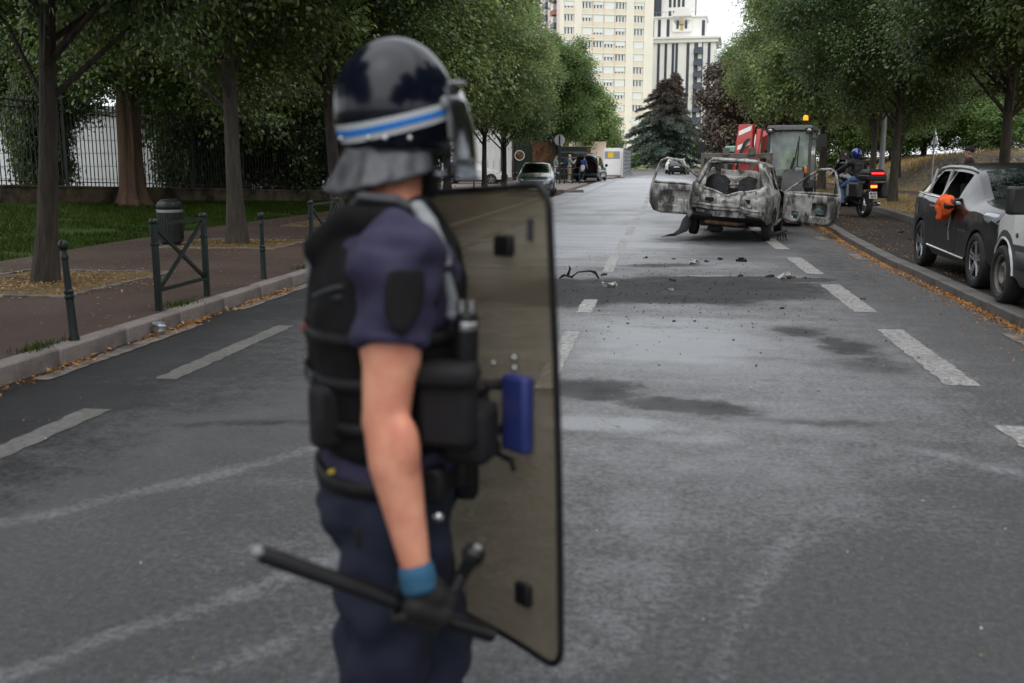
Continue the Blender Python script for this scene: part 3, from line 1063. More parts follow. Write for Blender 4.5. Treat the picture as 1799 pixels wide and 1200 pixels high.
poly_sheet('pavement_left', [(KL - 0.155, -3), (KL - 0.155, 37.6), (-6.90, 38.75), (-6.90, 47.5), (-9.35, 47.5), (-9.4, 25.5), (-9.65, 21), (-9.6, 16.4), (-9.4, 12.8), (-9.4, -3)][::-1], 0.135, 'pavement_tar')
poly_sheet('pavement_corner', [(-6.90, 47.5), (-6.90, 48.55), (KL - 0.155, 48.75), (KL - 0.155, 62.25), (-6.9, 62.45), (-6.9, 82.15), (-4.0, 82.45), (-3.6, 116), (-40, 116), (-40, 47.5)], 0.131, 'pale_tar')
poly_sheet('parking_bay_left', [(KL - 0.0, 37.4), (KL, 48.6), (-6.8, 48.6), (-6.8, 38.4)], -0.006, 'parking_tar')
poly_sheet('parking_bay_far', [(KL, 62.3), (KL, 82.2), (-6.8, 82.2), (-6.8, 62.3)], -0.006, 'parking_tar')
poly_sheet('parking_strip', [(KR + 0.1, -3), (9.5, -3), (9.5, 19), (5.68, 19), (5.78, 23), (6.12, 28.5), (6.16, 44), (6.16, 116), (4.0, 116), (4.0, 40), (3.88, 24), (3.65, 20), (KR + 0.1, 16)], 0.095, 'parking_tar')
poly_sheet('verge', [(5.75, 19.0), (9.6, 19.0), (9.6, 44.0), (6.22, 44.0), (6.17, 28.5), (5.85, 23)], 0.215, 'litter_soil')
poly_sheet('verge_far', [(6.2, 44.0), (9.6, 44), (9.6, 116), (6.2, 116)], 0.16, 'litter_soil')
poly_sheet('footpath', [(9.58, 10), (12.8, 10), (12.8, 48), (11.5, 116), (9.58, 116)], 0.19, 'red_tar')


def dash(name, x0, x1, y0, y1, mat='road_paint', z=0.004, parent=None):
    mb = MB()
    n = max(2, int((y1 - y0) / 0.07))
    L, Rr = [], []
    for i in range(n + 1):
        y = y0 + (y1 - y0) * i / n
        L.append((x0 + random.uniform(-.014, .014), y, z))
        Rr.append((x1 + random.uniform(-.014, .014), y, z))
    vs = [q for ab in zip(L, Rr) for q in ab]
    mb.add(vs, [(2 * i, 2 * i + 1, 2 * i + 3, 2 * i + 2) for i in range(n)])
    o = mb.build(name, mat, parent)
    if parent is None:
        tag(o, kind='structure')
    return o


# broken centre line, bay lines and the pale gutter strip
marks = tag(dash('centre_line', -0.86, -0.72, 6.75, 9.12), kind='structure')
for y in (10.3, 14.2, 17.5, 21.3, 25.1, 29.0):
    dash('dash', -0.86 + 0.008 * (y - 10), -0.70 + 0.008 * (y - 10), y, y + (2.7 if y > 12 else 1.0), parent=marks)
for y in np.arange(33, 84, 3.9):
    dash('dash', -0.66, -0.50, y, y + 2.7, parent=marks)
bayr = tag(dash('bay_line_right', 2.02, 2.26, 4.15, 6.18), kind='structure')
for y in (7.28, 10.75, 14.35, 18.3, 22.0):
    dash('dash', 2.03, 2.27, y, y + 2.4, parent=bayr)
bayl = tag(dash('bay_line_left', -3.64, -3.46, 3.6, 5.75, 'old_paint'), kind='structure')
for y in np.concatenate([[6.65, 10.0, 13.3, 16.7, 20, 23.4, 26.7], np.arange(30.1, 80, 3.35)]):
    dash('dash', -3.64, -3.47, y, y + 2.4, 'old_paint' if y < 28 else 'road_paint', parent=bayl)
gut = tag(dash('gutter_strip', -4.52, -4.38, 6.5, 9.0, 'gutter_stone', 0.003), kind='structure')
for y0, y1 in ((10.0, 12.4), (12.6, 15), (15.3, 19), (2.0, 5.2)):
    dash('strip', -4.52, -4.38, y0, y1, 'gutter_stone', 0.003, gut)
for y0, y1 in ((8.3, 9.6), (16.5, 17.6), (20.5, 21.4)):
    dash('dash', 3.12, 3.30, y0, y1, 'gutter_stone', 0.003, bayr)

# lawn rising to the fence line
FL = [(-16.4, 18.0, 0.74), (-15.3, 21.4, 0.60), (-12.9, 29.6, 0.28), (-11.3, 33.0, 0.13), (-9.7, 37.0, 0.13)]


def fence_at(y):
    ys = [p[1] for p in FL]
    return float(np.interp(y, ys, [p[0] for p in FL])), float(np.interp(y, ys, [p[2] for p in FL]))


EDGE = ([-3, 12.8, 16.4, 21.0, 25.5, 47], [-9.4, -9.4, -9.6, -9.65, -9.4, -9.35])


def lawn_z(x, y):
    e = float(np.interp(y, *EDGE))
    fx, fz = fence_at(max(y, 8))
    if y < 18:
        fx = -16.4 - (18 - y) * 0.32
        fz = 0.74
    t = (e - x) / max(0.2, e - fx)
    t = min(1.5, max(0, t))
    s = min(1, t)
    return 0.125 + (fz - 0.125) * (s * 0.6 + 0.4 * s * s) + 0.03 * noise.noise(Vector((x, y, 0)) * 0.7)


def lawn():
    mb = MB()
    def fn(u, w):
        y = -3 + 50 * w
        e = float(np.interp(y, *EDGE))
        x = e - u * u * 26 - u * 3
        return (x, y, lawn_z(x, y))
    mb.grid(fn, 34, 60)
    tag(mb.build('lawn', 'turf'), kind='structure')


lawn()


def blades(name, pos, mat, size, label, cat, lean=0.5):
    """grass tufts: each blade a bent narrow triangle pair"""
    n = len(pos)
    a = rng.random(n) * 2 * PI
    h = size * (0.6 + 0.8 * rng.random(n))
    d = np.stack([np.cos(a), np.sin(a), np.zeros(n)], 1)
    t = np.stack([-np.sin(a), np.cos(a), np.zeros(n)], 1) * (size * 0.10)[..., None] if hasattr(size, '__len__') else np.stack([-np.sin(a), np.cos(a), np.zeros(n)], 1) * size * 0.10
    up = np.stack([np.zeros(n), np.zeros(n), h], 1)
    ln = d * (h * lean * rng.random(n))[:, None]
    v = np.stack([pos - t, pos + t, pos + up + ln], 1).reshape(-1, 3)
    f = np.arange(3 * n).reshape(-1, 3)
    me = bpy.data.meshes.new(name)
    me.from_pydata(v.tolist(), [], f.tolist())
    return tag(link(name, me, mat), label, cat, kind='stuff')


def grass():
    n = 90000
    y = 11 + 25 * rng.random(n) ** 1.4
    u = rng.random(n)
    P = np.zeros((n, 3))
    for i in range(n):
        e = float(np.interp(y[i], *EDGE))
        fx = fence_at(max(18, y[i]))[0] if y[i] > 18 else -16.4
        x = e - u[i] * (e - fx)
        P[i] = (x, y[i], lawn_z(x, y[i]) - 0.005)
    keep = fbm(P[:, 0], P[:, 1], 0.8, 55) > 0.36
    blades('lawn_grass', P[keep], 'grass_blade', 0.075, 'short mown green grass on the lawn below the railing', 'grass')


grass()


def tree_pit(x, y, w, l):
    mb = MB()
    mb.grid(lambda u, v: (x - w / 2 + w * u, y - l / 2 + l * v, 0.141 + 0.02 * noise.noise(Vector((u * 5, v * 5, x)))), 8, 8)
    o = tag(mb.build('tree_pit', 'litter_soil'), kind='structure')
    fr = MB()
    for s in (-1, 1):
        fr.box((x + s * (w / 2 + 0.04), y, 0.14), (0.08, l + 0.16, 0.03))
        fr.box((x, y + s * (l / 2 + 0.04), 0.14), (w, 0.08, 0.03))
    fr.build('edging', 'gutter_stone', o)


for ty in (10.85, 16.4, 21.9, 27.4, 32.9):
    tree_pit(-7.25, ty, 1.9, 2.3 if ty < 12 else 1.7)


# the low rubble-faced mound beyond the footpath
def mound_z(x, y):
    f = smooth(np.float64(y), 47.0 + 1.5 * math.sin(x * 0.35), 52.5 + 1.5 * math.sin(x * 0.35))
    side = smooth(np.float64(x), 9.8, 14.5)
    h = 1.75 + 0.45 * noise.noise(Vector((x * 0.10, y * 0.06, 3))) + 0.35 * math.sin(x * 0.30 + 1.0)
    dip = 1 - 0.55 * math.exp(-((x - 21.5) / 2.2) ** 2)
    return 0.15 + float(f * side) * h * dip + 0.05 * noise.noise(Vector((x, y, 0)) * 0.9)


def mound():
    m, n, l, b = newmat('rubble')
    v = tex(n, l, 'Object')
    vo = n.new('ShaderNodeTexVoronoi')
    vo.inputs['Scale'].default_value = 3.6
    l.new(v, vo.inputs['Vector'])
    ve = n.new('ShaderNodeTexVoronoi')
    ve.feature = 'DISTANCE_TO_EDGE'
    ve.inputs['Scale'].default_value = 3.6
    l.new(v, ve.inputs['Vector'])
    sepc = n.new('ShaderNodeSeparateColor')
    l.new(vo.outputs['Color'], sepc.inputs[0])
    c = mixc(n, l, sepc.outputs[0], (0.10, 0.088, 0.07), (0.24, 0.21, 0.17))
    c = mixc(n, l, mr(n, l, ve.outputs['Distance'], 0, 0.12, 1, 0), c, (0.05, 0.04, 0.028))
    geo = n.new('ShaderNodeNewGeometry')
    sep = n.new('ShaderNodeSeparateXYZ')
    l.new(geo.outputs['True Normal'], sep.inputs[0])
    gr = mixc(n, l, nz(n, l, v, 2.0, 5), (0.15, 0.115, 0.06), (0.30, 0.225, 0.115))
    flat = mth(n, l, 'ADD', mr(n, l, sep.outputs[2], 0.90, 0.97), mr(n, l, nz(n, l, v, 0.5, 4), 0.55, 0.75, 0, 0.8))
    c = mixc(n, l, mth(n, l, 'MINIMUM', flat, 1.0), c, gr)
    l.new(c, b.inputs['Base Color'])
    b.inputs['Roughness'].default_value = 0.9
    bumpn(n, l, b, ve.outputs['Distance'], 1.0, 0.12)
    mb = MB()
    mb.grid(lambda u, w: (9.6 + 60 * u, 44 + 50 * w, mound_z(9.6 + 60 * u, 44 + 50 * w)), 120, 90)
    tag(mb.build('mound', 'rubble', angle=80), kind='structure')
    n2 = 50000
    P = np.zeros((n2, 3))
    P[:, 0] = 10 + 40 * rng.random(n2)
    P[:, 1] = 47 + 22 * rng.random(n2)
    for i in range(n2):
        P[i, 2] = mound_z(P[i, 0], P[i, 1]) - 0.02
    keep = (fbm(P[:, 0], P[:, 1], 0.35, 71) > 0.40) & ((P[:, 1] > 51.5) | (rng.random(n2) < 0.12))
    blades('mound_grass', P[keep], 'straw', 0.20, 'dry straw-coloured grass on top of the rubble mound', 'grass', 0.8)


mound()
# rough ground right of the footpath
sheet('rough_ground', 12.7, 60, 8, 47.5, 0.15, 'dry_grass')
# ------------------------------------------------------------------ trees
def unit(a):
    return a / (np.linalg.norm(a, axis=-1, keepdims=True) + 1e-9)


def leaf_mesh(name, P, N, T, size, mat, wid=0.62, hexa=False):
    """P positions, N blade normals, T blade directions; one folded blade per point"""
    n = len(P)
    T = unit(T - N * np.sum(T * N, 1)[:, None])
    B = np.cross(N, T)
    s = (size * (0.65 + 0.7 * rng.random(n)))[:, None]
    a = P
    b = P + T * s * 0.45 + B * s * wid * 0.5 + N * s * 0.06
    c = P + T * s - N * s * 0.10
    d = P + T * s * 0.45 - B * s * wid * 0.5 + N * s * 0.06
    q = [a, b, c, d]
    if hexa:                                       # pointed oval blade for the trees close by
        q = [a, P + T * s * 0.22 + B * s * wid * 0.44 + N * s * 0.05, P + T * s * 0.62 + B * s * wid * 0.42 + N * s * 0.04, c,
             P + T * s * 0.62 - B * s * wid * 0.42 + N * s * 0.04, P + T * s * 0.22 - B * s * wid * 0.44 + N * s * 0.05]
    k = len(q)
    v = np.stack(q, 1).reshape(-1, 3).astype(np.float32)
    me = bpy.data.meshes.new(name)
    me.vertices.add(k * n)
    me.vertices.foreach_set('co', v.ravel())
    me.loops.add(k * n)
    me.loops.foreach_set('vertex_index', np.arange(k * n, dtype=np.int32))
    me.polygons.add(n)
    me.polygons.foreach_set('loop_start', np.arange(0, k * n, k, dtype=np.int32))
    me.update(calc_edges=True)
    me.materials.append(M[mat])
    return me


def crown_points(lobes, n_spray, per, spray_r, squash=0.55, shell=0.6, droop=0.35):
    """lobes: list of (centre, radii). Sprays of leaves over the outer part of each lobe."""
    w = np.array([np.prod(r) ** (2 / 3) for c, r in lobes])
    pick = rng.choice(len(lobes), n_spray, p=w / w.sum())
    Cc = np.array([lobes[i][0] for i in pick], float)
    Rr = np.array([lobes[i][1] for i in pick], float)
    d = unit(rng.normal(size=(n_spray, 3)))
    rad = shell + (1 - shell) * rng.random(n_spray) ** 0.6
    deep = rng.random(n_spray) < 0.25
    rad[deep] *= rng.random(deep.sum()) * 0.9
    S = Cc + d * Rr * rad[:, None]
    out = unit(d * 0.8 + np.array([0, 0, 0.75]) + rng.normal(size=(n_spray, 3)) * 0.25)
    flow = unit(d * np.array([1, 1, 0.25]) - np.array([0, 0, droop]) + rng.normal(size=(n_spray, 3)) * 0.3)
    k = np.repeat(np.arange(n_spray), per)
    m = len(k)
    off = rng.normal(size=(m, 3)) * spray_r
    o = out[k]
    off = off - o * (np.sum(off * o, 1) * (1 - squash))[:, None]
    r2 = np.sum(off * off, 1) / spray_r**2
    P = S[k] + off - np.array([0, 0, 1.0]) * (r2 * spray_r * 0.10)[:, None]
    N = unit(o + np.array([0, 0, 0.35]) + rng.normal(size=(m, 3)) * 0.42)
    T = unit(flow[k] + rng.normal(size=(m, 3)) * 0.55)
    return P, N, T


def lime_lobes(r, h, base, k, seed):
    """lumpy round-headed street-tree crown"""
    g = np.random.default_rng(seed)
    L = [((0, 0, base + h * 0.55), (r * 0.42, r * 0.42, h * 0.36))]
    for i in range(k):
        t = (i + 0.5) / k
        z = base + h * (0.10 + 0.80 * t)
        env = math.sin(PI * (0.18 + 0.72 * t)) ** 0.7
        a = i * 2.399 + g.uniform(-.4, .4)
        q = r * env * g.uniform(0.42, 0.86)
        s = r * g.uniform(0.20, 0.36)
        L.append(((q * math.cos(a), q * math.sin(a), z + g.uniform(-.3, .3)), (s, s, s * g.uniform(0.45, 0.8))))
    return L


def trunk_mesh(name, h, r, lobes, mat, lean=(0, 0), flare=1.45, top=0.8, limbs=16, n=12):
    mb = MB()
    pts, rad = [], []
    for t in np.linspace(0, 1, 12):
        pts.append((lean[0] * t + 0.03 * math.sin(t * 7), lean[1] * t + 0.03 * math.cos(t * 5), h * top * t - 0.1 * (t == 0)))
        rad.append(r * (1 - 0.62 * t) * (1 + (flare - 1) * max(0, 1 - t * 14) + 0.10 * max(0, 1 - t * 5)))
    mb.tube(pts, rad, n)
    for c, rr in lobes[1:limbs + 1]:
        z0 = max(1.9, min(h * top * 0.9, c[2] - 0.55 * math.hypot(c[0], c[1]) - 0.5))
        t = z0 / (h * top)
        p0 = np.array((lean[0] * t, lean[1] * t, z0))
        p1 = np.array(c, float)
        m1 = p0 * 0.5 + p1 * 0.5 + np.array((0, 0, 0.25))
        r0 = r * 0.42 * (1 - 0.4 * t)
        mb.tube([p0, p0 * 0.7 + m1 * 0.3, m1, p1], [r0, r0 * 0.8, r0 * 0.55, r0 * 0.2], 6)
        for q in range(3):
            e = p1 + rng.normal(size=3) * np.array(rr) * 0.6
            mb.tube([m1 * 0.5 + p1 * 0.5, e], [r0 * 0.3, r0 * 0.08], 4)
    me = mb.mesh(name, True, 60)
    me.materials.append(M[mat])
    return me


def lime_proto(seed, r, h, base, leaf, n_spray, per, mat, spray=0.24, trunk_r=0.14, bark='bark', hexa=False):
    lo = lime_lobes(r, h, base, 34, seed)
    P, N, T = crown_points(lo, n_spray, per, spray)
    return (trunk_mesh('trunk', base + h, trunk_r, lo, bark), leaf_mesh('crown', P, N, T, leaf, mat, hexa=hexa))


def plant_tree(proto, name, label, cat, loc, rz=0.0, s=(1, 1, 1), group=None, crown_mat=None):
    t = thing(name, label, cat, loc, rz, group)
    tr = link('trunk', proto[0], None, t)
    cr = link('crown', proto[1], None, t)
    t.scale = s
    if crown_mat:
        cr.material_slots[0].link = 'OBJECT'
        cr.material_slots[0].material = M[crown_mat]
    return t


pA = lime_proto(1, 3.7, 8.2, 2.9, 0.092, 3200, 42, 'leaf_lime_shaded', hexa=True)
pB = lime_proto(2, 3.8, 8.4, 2.7, 0.092, 3200, 42, 'leaf_lime_shaded', hexa=True)
pC = lime_proto(3, 3.5, 7.8, 2.5, 0.125, 2600, 32, 'leaf_lime_shaded')
pS = lime_proto(5, 1.5, 2.4, 0.35, 0.095, 1100, 28, 'leaf_shrub', 0.20, 0.05, hexa=True)
pF = lime_proto(6, 3.0, 6.2, 1.2, 0.20, 1100, 18, 'leaf_bright', 0.30, 0.14)

LG = 'street trees along the left pavement'
for i, (y, p, rz, s, lab) in enumerate((
        (10.85, pA, 0.3, 0.86, 'slim grey-barked street tree nearest the camera, in a leaf-littered pit'),
        (16.45, pB, 2.1, 1.0, 'street tree with slightly leaning trunk beside the black litter bin'),
        (21.9, pA, 4.0, 1.0, 'street tree hidden behind the officer\'s shoulder, crown showing above him'),
        (27.4, pC, 1.0, 1.05, 'street tree whose crown spreads right behind the police helmet'),
        (33.5, pB, 5.2, 0.98, 'street tree with crown just right of the officer\'s visor'),
        (41.0, pA, 2.6, 0.80, 'left of the two dark trunks before the white sheet wall'),
        (46.0, pC, 0.2, 0.84, 'right of the two dark trunks before the white sheet wall'))):
    t = plant_tree(p, 'street_tree', lab, 'tree', (-7.25, y, 0.13), rz, (s, s, s), LG, 'leaf_lime_lit' if y > 26 else None)
    if i == 0:
        t.children[0].scale = (0.72, 0.72, 1)
    t.rotation_euler = (0, (0.085, 0.105, 0.05, 0.03, 0, 0, 0)[i], rz)
plant_tree(pC, 'street_tree', 'pale-trunked tree behind the round road sign by the green boards', 'tree', (-7.3, 67.5, 0.12), 1.0, (1.0, 1.0, 0.98), LG, 'leaf_bright')
plant_tree(pA, 'street_tree', 'tree behind the boarded kiosk with crown against the tower block', 'tree', (-9.5, 60, 0.12), 3.0, (1.0, 1.0, 1.0), LG, 'leaf_lime_lit')
plant_tree(pF, 'street_tree', 'light green tree above the van with the open tailgate', 'tree', (-6.9, 90, 0.1), 0.4, (1.05, 1.05, 1.15), LG)
plant_tree(pF, 'street_tree', 'smaller light green tree left of the blue cedar', 'tree', (-7.4, 112, 0.1), 2.2, (1.0, 1.0, 1.1), LG)
plant_tree(pF, 'street_tree', 'pale green tree just behind the white site cabin', 'tree', (-10.5, 104, 0.1), 4.2, (1.2, 1.2, 1.35), LG)

RG = 'street trees along the right verge'
for (x, y, p, rz, s, lab) in (
        (7.52, 34.6, pB, 0.9, 1.0, 'dark-trunked tree on the verge just right of the motorcycle'),
        (8.35, 26.5, pA, 3.3, 1.0, 'thick-trunked tree rising behind the smashed grey car'),
        (7.3, 48.7, pC, 5.0, 1.2, 'tree with trunk right of the loader cab\'s mirror'),
        (8.6, 43.5, pA, 1.7, 0.95, 'tree with trunk behind the blue-helmeted rider\'s head'),
        (11.6, 52.5, pB, 2.4, 0.9, 'forking tree between the grey lamp post and the rubble mound'),
        (7.0, 58, pB, 0.1, 1.18, 'tree overhanging the road above the red loader boom')):
    plant_tree(p, 'street_tree', lab, 'tree', (x, y, 0.15), rz, (s, s, s), RG, 'leaf_lime_lit' if y > 45 else None)
plant_tree(pC, 'street_tree', 'pale-trunked tree standing on the mound above the smashed car', 'tree', (15.6, 49.5, mound_z(15.6, 49.5) - 0.1), 0.5, (0.95, 0.95, 0.95), RG)
plant_tree(pA, 'street_tree', 'dark tree whose crown fills the top right corner', 'tree', (8.7, 20.0, 0.15), 4.4, (1.05, 1.05, 1.0), RG)
plant_tree(pB, 'street_tree', 'tree outside the frame whose low boughs overhang the smashed car', 'tree', (8.7, 14.2, 0.15), 2.9, (1.1, 1.1, 1.0), RG)
for q, (x, y, p, rz) in enumerate(((-7.3, 5.2, pC, 1.1), (-7.3, -0.6, pA, 2.2), (-7.3, -6.4, pB, 0.7), (8.8, 8.0, pA, 4.0), (8.6, 2.5, pC, 5.0), (8.6, -4.0, pA, 1.0), (-7.3, -12.5, pA, 4.0), (8.6, -10.5, pB, 2.0))):
    plant_tree(p, 'street_tree', 'street tree of the rows beside and behind the viewpoint', 'tree', (x, y, 0.1), rz, (1.1, 1.1, 1.0), 'street trees beside and behind the viewpoint')
plant_tree(pB, 'street_tree', 'tree with crown at the right edge above the mound', 'tree', (18.5, 37, 0.15), 2.0, (1, 1, 1), RG)

BG = 'bushes and trees behind the mound'
for (x, y, s, rz, lab) in ((14.0, 66, 0.62, 0.3, 'bright green bush behind the loader mirror'), (20, 64, 0.55, 1.3, 'bright green bush behind the grey lamp post'),
                           (27, 68, 0.7, 2.0, 'bright green bush above the left end of the mound'), (34, 66, 0.75, 3.0, 'bright green bush above the man in the cap'),
                           (11.6, 69, 0.7, 2.6, 'bright green bush left of the blue-helmeted rider'), (16.4, 68, 0.66, 3.6, 'bright green bush right of the motorcycle top case'), (19.0, 67, 0.6, 4.6, 'bright green bush left of the thin sign post'), (23.5, 66, 0.7, 5.6, 'bright green bush over the mound behind the thick trunk'), (29.5, 70, 0.75, 0.7, 'bright green bush above the smashed car roof'), (29, 56, 0.42, 4.0, 'low bush on the crest of the mound'), (43, 72, 0.9, 5.0, 'light green tree at the right edge behind the mound')):
    plant_tree(pF, 'bush', lab, 'bush', (x, y, mound_z(x, y) - 0.9 * s), rz, (s * 1.2, s * 1.2, s), BG)
for (x, y, s, rz, lab) in ((24, 78, 1.25, 0.3, 'tall dark tree closing the view above the mound'), (17.5, 72, 1.0, 0.9, 'dark tree behind the rider and the lamp post'), (31, 76, 1.15, 2.3, 'dark tree filling the gap above the mound crest'), (46, 86, 1.3, 4.1, 'dark tree behind the right edge of the mound'), (56, 80, 1.3, 5.3, 'dark tree far right behind the mound'), (9.5, 100, 1.1, 5.9, 'dark tree behind the loader cab'), (38, 84, 1.3, 1.8, 'tall dark tree behind the mound further right'),
                           (13, 84, 1.2, 3.1, 'tall dark tree behind the row on the right verge')):
    plant_tree(pC, 'backdrop_tree', lab, 'tree', (x, y, 0.5), rz, (s * 1.2, s * 1.2, s), BG)

# copper-leaved tree
lo = lime_lobes(4.2, 9.5, 0.8, 30, 12)
P, N, T = crown_points(lo, 2600, 22, 0.34)
pK = (trunk_mesh('trunk', 10.3, 0.2, lo, 'bark'), leaf_mesh('crown', P, N, T, 0.23, 'leaf_copper'))
plant_tree(pK, 'copper_tree', 'brown copper-leaved tree behind the red loader boom', 'tree', (6.9, 84, 0.1), 0.7, (1, 1, 1.12))
plant_tree(pK, 'copper_tree', 'second copper-leaved tree touching the white building\'s right edge', 'tree', (9.8, 104, 0.1), 2.7, (1.1, 1.1, 1.2))


def conifer(h, r, seed, mat, n_br=150, twist=0.0, top=1.0, low=0.06):
    """layered cedar: drooping flat boughs with hanging needle sprays"""
    g = np.random.default_rng(seed)
    Ps, Ns, Ts = [], [], []
    wood = MB()
    wood.tube([(0, 0, -0.1), (0, 0, h * 0.5), (0, 0, h * 0.98)], [0.30, 0.2, 0.03], 8)
    for i in range(n_br):
        t = low + (0.97 - low) * (i / n_br) ** 0.9
        z = h * t
        L = r * (1 - t) ** 0.85 * g.uniform(0.45, 1.2) + 0.25
        a = i * 2.399 + g.uniform(-.3, .3)
        dr = np.array((math.cos(a), math.sin(a), 0))
        rise = g.uniform(0.05, 0.30)
        pts = [np.array((0, 0, z)) + dr * L * q + np.array((0, 0, 1)) * L * (rise * q - 0.42 * q * q) for q in (0, .35, .7, 1.0)]
        wood.tube(pts, [0.05, 0.035, 0.02, 0.008], 4)
        m = int(40 + 80 * L)
        q = g.random(m) ** 0.6
        side = np.array((-dr[1], dr[0], 0))
        w = (g.random(m) - 0.5) * 0.55 * L * (1.1 - q)
        P = np.array((0, 0, z)) + dr * (L * q)[:, None] + np.array((0, 0, 1)) * (L * (rise * q - 0.42 * q * q))[:, None] + side * w[:, None]
        P = P + g.normal(size=(m, 3)) * np.array((.06, .06, .07)) - np.array((0, 0, 1)) * (np.abs(w) * 0.25)[:, None]
        Ps.append(P)
        Ns.append(unit(np.array((0, 0, 1)) + g.normal(size=(m, 3)) * 0.5))
        Ts.append(unit(dr + side * np.sign(w)[:, None] * 0.8 - np.array((0, 0, 0.45)) + g.normal(size=(m, 3)) * 0.35))
    me = wood.mesh('trunk')
    me.materials.append(M['bark'])
    return me, np.concatenate(Ps), np.concatenate(Ns), np.concatenate(Ts)


tm, P, N, T = conifer(12.6, 7.6, 4, None, 150)
ct = thing('cedar_tree', 'broad cedar with drooping blue-grey boughs and a browned crown top', 'tree', (0.2, 150, 0.1))
link('trunk', tm, None, ct)
up = P[:, 2] + rng.normal(size=len(P)) * 1.5 > 7.2
ct.scale = (1.2, 1.2, 1.05)
link('crown', leaf_mesh('crown', P[~up], N[~up], T[~up], 0.42, 'needle_blue', 0.22), None, ct)
tag(link('browned_top', leaf_mesh('browned_top', P[up], N[up], T[up], 0.40, 'needle_brown', 0.22), None, ct), 'brown dying needles of the cedar top')
tm, P, N, T = conifer(15.0, 5.0, 8, None, 110)
ct2 = thing('cedar_tree', 'brown thin-topped conifer rising behind the blue cedar', 'tree', (1.6, 160, 0.1))
link('trunk', tm, None, ct2)
link('crown', leaf_mesh('crown', P, N, T, 0.42, 'needle_brown', 0.22), None, ct2)
for x, y, s, lab in ((-9.5, 152, 0.9, 'light green bush on the far lawn left of the cedar'), (8.5, 146, 0.9, 'light green bush on the far lawn right of the cedar'), (-4.2, 144, 0.32, 'small round shrub on the far lawn by the metal fence'), (14, 150, 1.2, 'light green tree on the far lawn behind the loader'), (-17, 150, 1.3, 'light green tree on the far lawn behind the kiosk')):
    plant_tree(pF, 'bush', lab, 'bush', (x, y, 0), x, (s * 1.3, s * 1.3, s), 'bushes on the far lawn')

# left side, behind and before the railing
bt = thing('old_tree', 'old tree with thick reddish fissured trunk on the lawn before the railing', 'tree', (-13.75, 24.6, lawn_z(-13.75, 24.6) - 0.05))
mb = MB()
rings = []
for t in np.linspace(0, 1, 22):
    z = 5.2 * t
    rr = 0.30 * (1 - 0.35 * t) * (1 + 0.9 * max(0, 1 - t * 9) ** 2)
    ring = []
    for k in range(28):
        a = 2 * PI * k / 28
        q = rr * (1 + 0.13 * math.sin(a * 7 + 2 * t) + 0.10 * math.sin(a * 3 + 4 * t) + 0.10 * noise.noise(Vector((math.cos(a) * 2, math.sin(a) * 2, z))))
        ring.append((q * math.cos(a) + 0.12 * t, q * math.sin(a), z - 0.05))
    rings.append(ring)
mb.rings(rings)
lo = lime_lobes(3.4, 6.0, 2.6, 26, 31)
for c, rr in lo[1:10]:
    mb.tube([(0.1, 0, 3.0), (c[0] * .5, c[1] * .5, c[2] * .5 + 1.7), c], [0.14, 0.09, 0.03], 6)
mb.build('trunk', 'bark_red', bt, angle=70)
P, N, T = crown_points(lo, 2300, 34, 0.24)
link('crown', leaf_mesh('crown', P, N, T, 0.095, 'leaf_shrub', hexa=True), None, bt)

SG = 'shrubs behind the railing'
for (x, y, s, h, lab) in ((-18.9, 22.5, 0.55, 1.5, 'dark shrub behind the railing at the left edge'), (-16.9, 25.6, 0.6, 1.4, 'dark shrub behind the railing right of the nearest street tree'),
                          (-14.3, 29.6, 1.0, 1.7, 'dark shrub behind the railing right of the red-barked tree'), (-13.0, 32.4, 1.2, 1.6, 'dark shrub behind the railing above the litter bin'),
                          (-12.3, 35.2, 1.3, 1.7, 'dark shrub behind the railing by the leaning street tree'), (-11.1, 38.6, 1.3, 1.7, 'dark shrub behind the railing left of the officer'),
                          (-11.2, 42.5, 1.4, 1.8, 'dark shrub closing the pavement behind the officer'), (-15.6, 33.0, 1.3, 2.0, 'dark shrub deeper behind the railing')):
    plant_tree(pS, 'shrub', lab, 'shrub', (x, y, 0.2), x * 1.7, (s, s, h), SG)
TG = 'trees behind the railing'
for (x, y, s, rz, p, lab) in ((-19.5, 28.5, 0.9, 0.4, pC, 'tree behind the railing at the far left with sky showing through'), (-16.2, 34.5, 1.0, 1.9, pB, 'dark tree behind the railing above the red trunk'),
                              (-12.6, 39.5, 1.0, 3.3, pA, 'dark tree behind the railing left of the police helmet'), (-13.5, 47, 1.0, 5.1, pB, 'dark tree hidden behind the police helmet')):
    plant_tree(p, 'garden_tree', lab, 'tree', (x, y, 0.2), rz, (s * 1.1, s * 1.1, s * 0.95), TG, 'leaf_shrub' if x > -19 else None)

# ------------------------------------------------------------------ railing on its low wall
fence = thing('railing_fence', 'tall black spear-topped railing on a low rendered wall along the lawn', 'fence', (0, 0, 0))
WH = 0.36
path = []
for (a, b) in zip(FL[:-1], FL[1:]):
    L = math.hypot(b[0] - a[0], b[1] - a[1])
    for k in np.arange(0, 1, 0.125 / L):
        path.append(tuple(a[i] + (b[i] - a[i]) * k for i in range(3)))
pk = MB()
pk.box((0, 0, 1.06), (0.022, 0.022, 2.02))
pk.add([(-.022, -.022, 2.07), (.022, -.022, 2.07), (.022, .022, 2.07), (-.022, .022, 2.07), (0, 0, 2.22)], [(0, 1, 4), (1, 2, 4), (2, 3, 4), (3, 0, 4), (3, 2, 1, 0)])
pme = pk.mesh('picket', False)
pme.materials.append(M['black_iron'])
po = MB()
po.box((0, 0, 1.12), (0.075, 0.075, 2.24))
po.add([(-.05, -.05, 2.24), (.05, -.05, 2.24), (.05, .05, 2.24), (-.05, .05, 2.24), (0, 0, 2.36)], [(0, 1, 4), (1, 2, 4), (2, 3, 4), (3, 0, 4), (3, 2, 1, 0)])
pom = po.mesh('post', False)
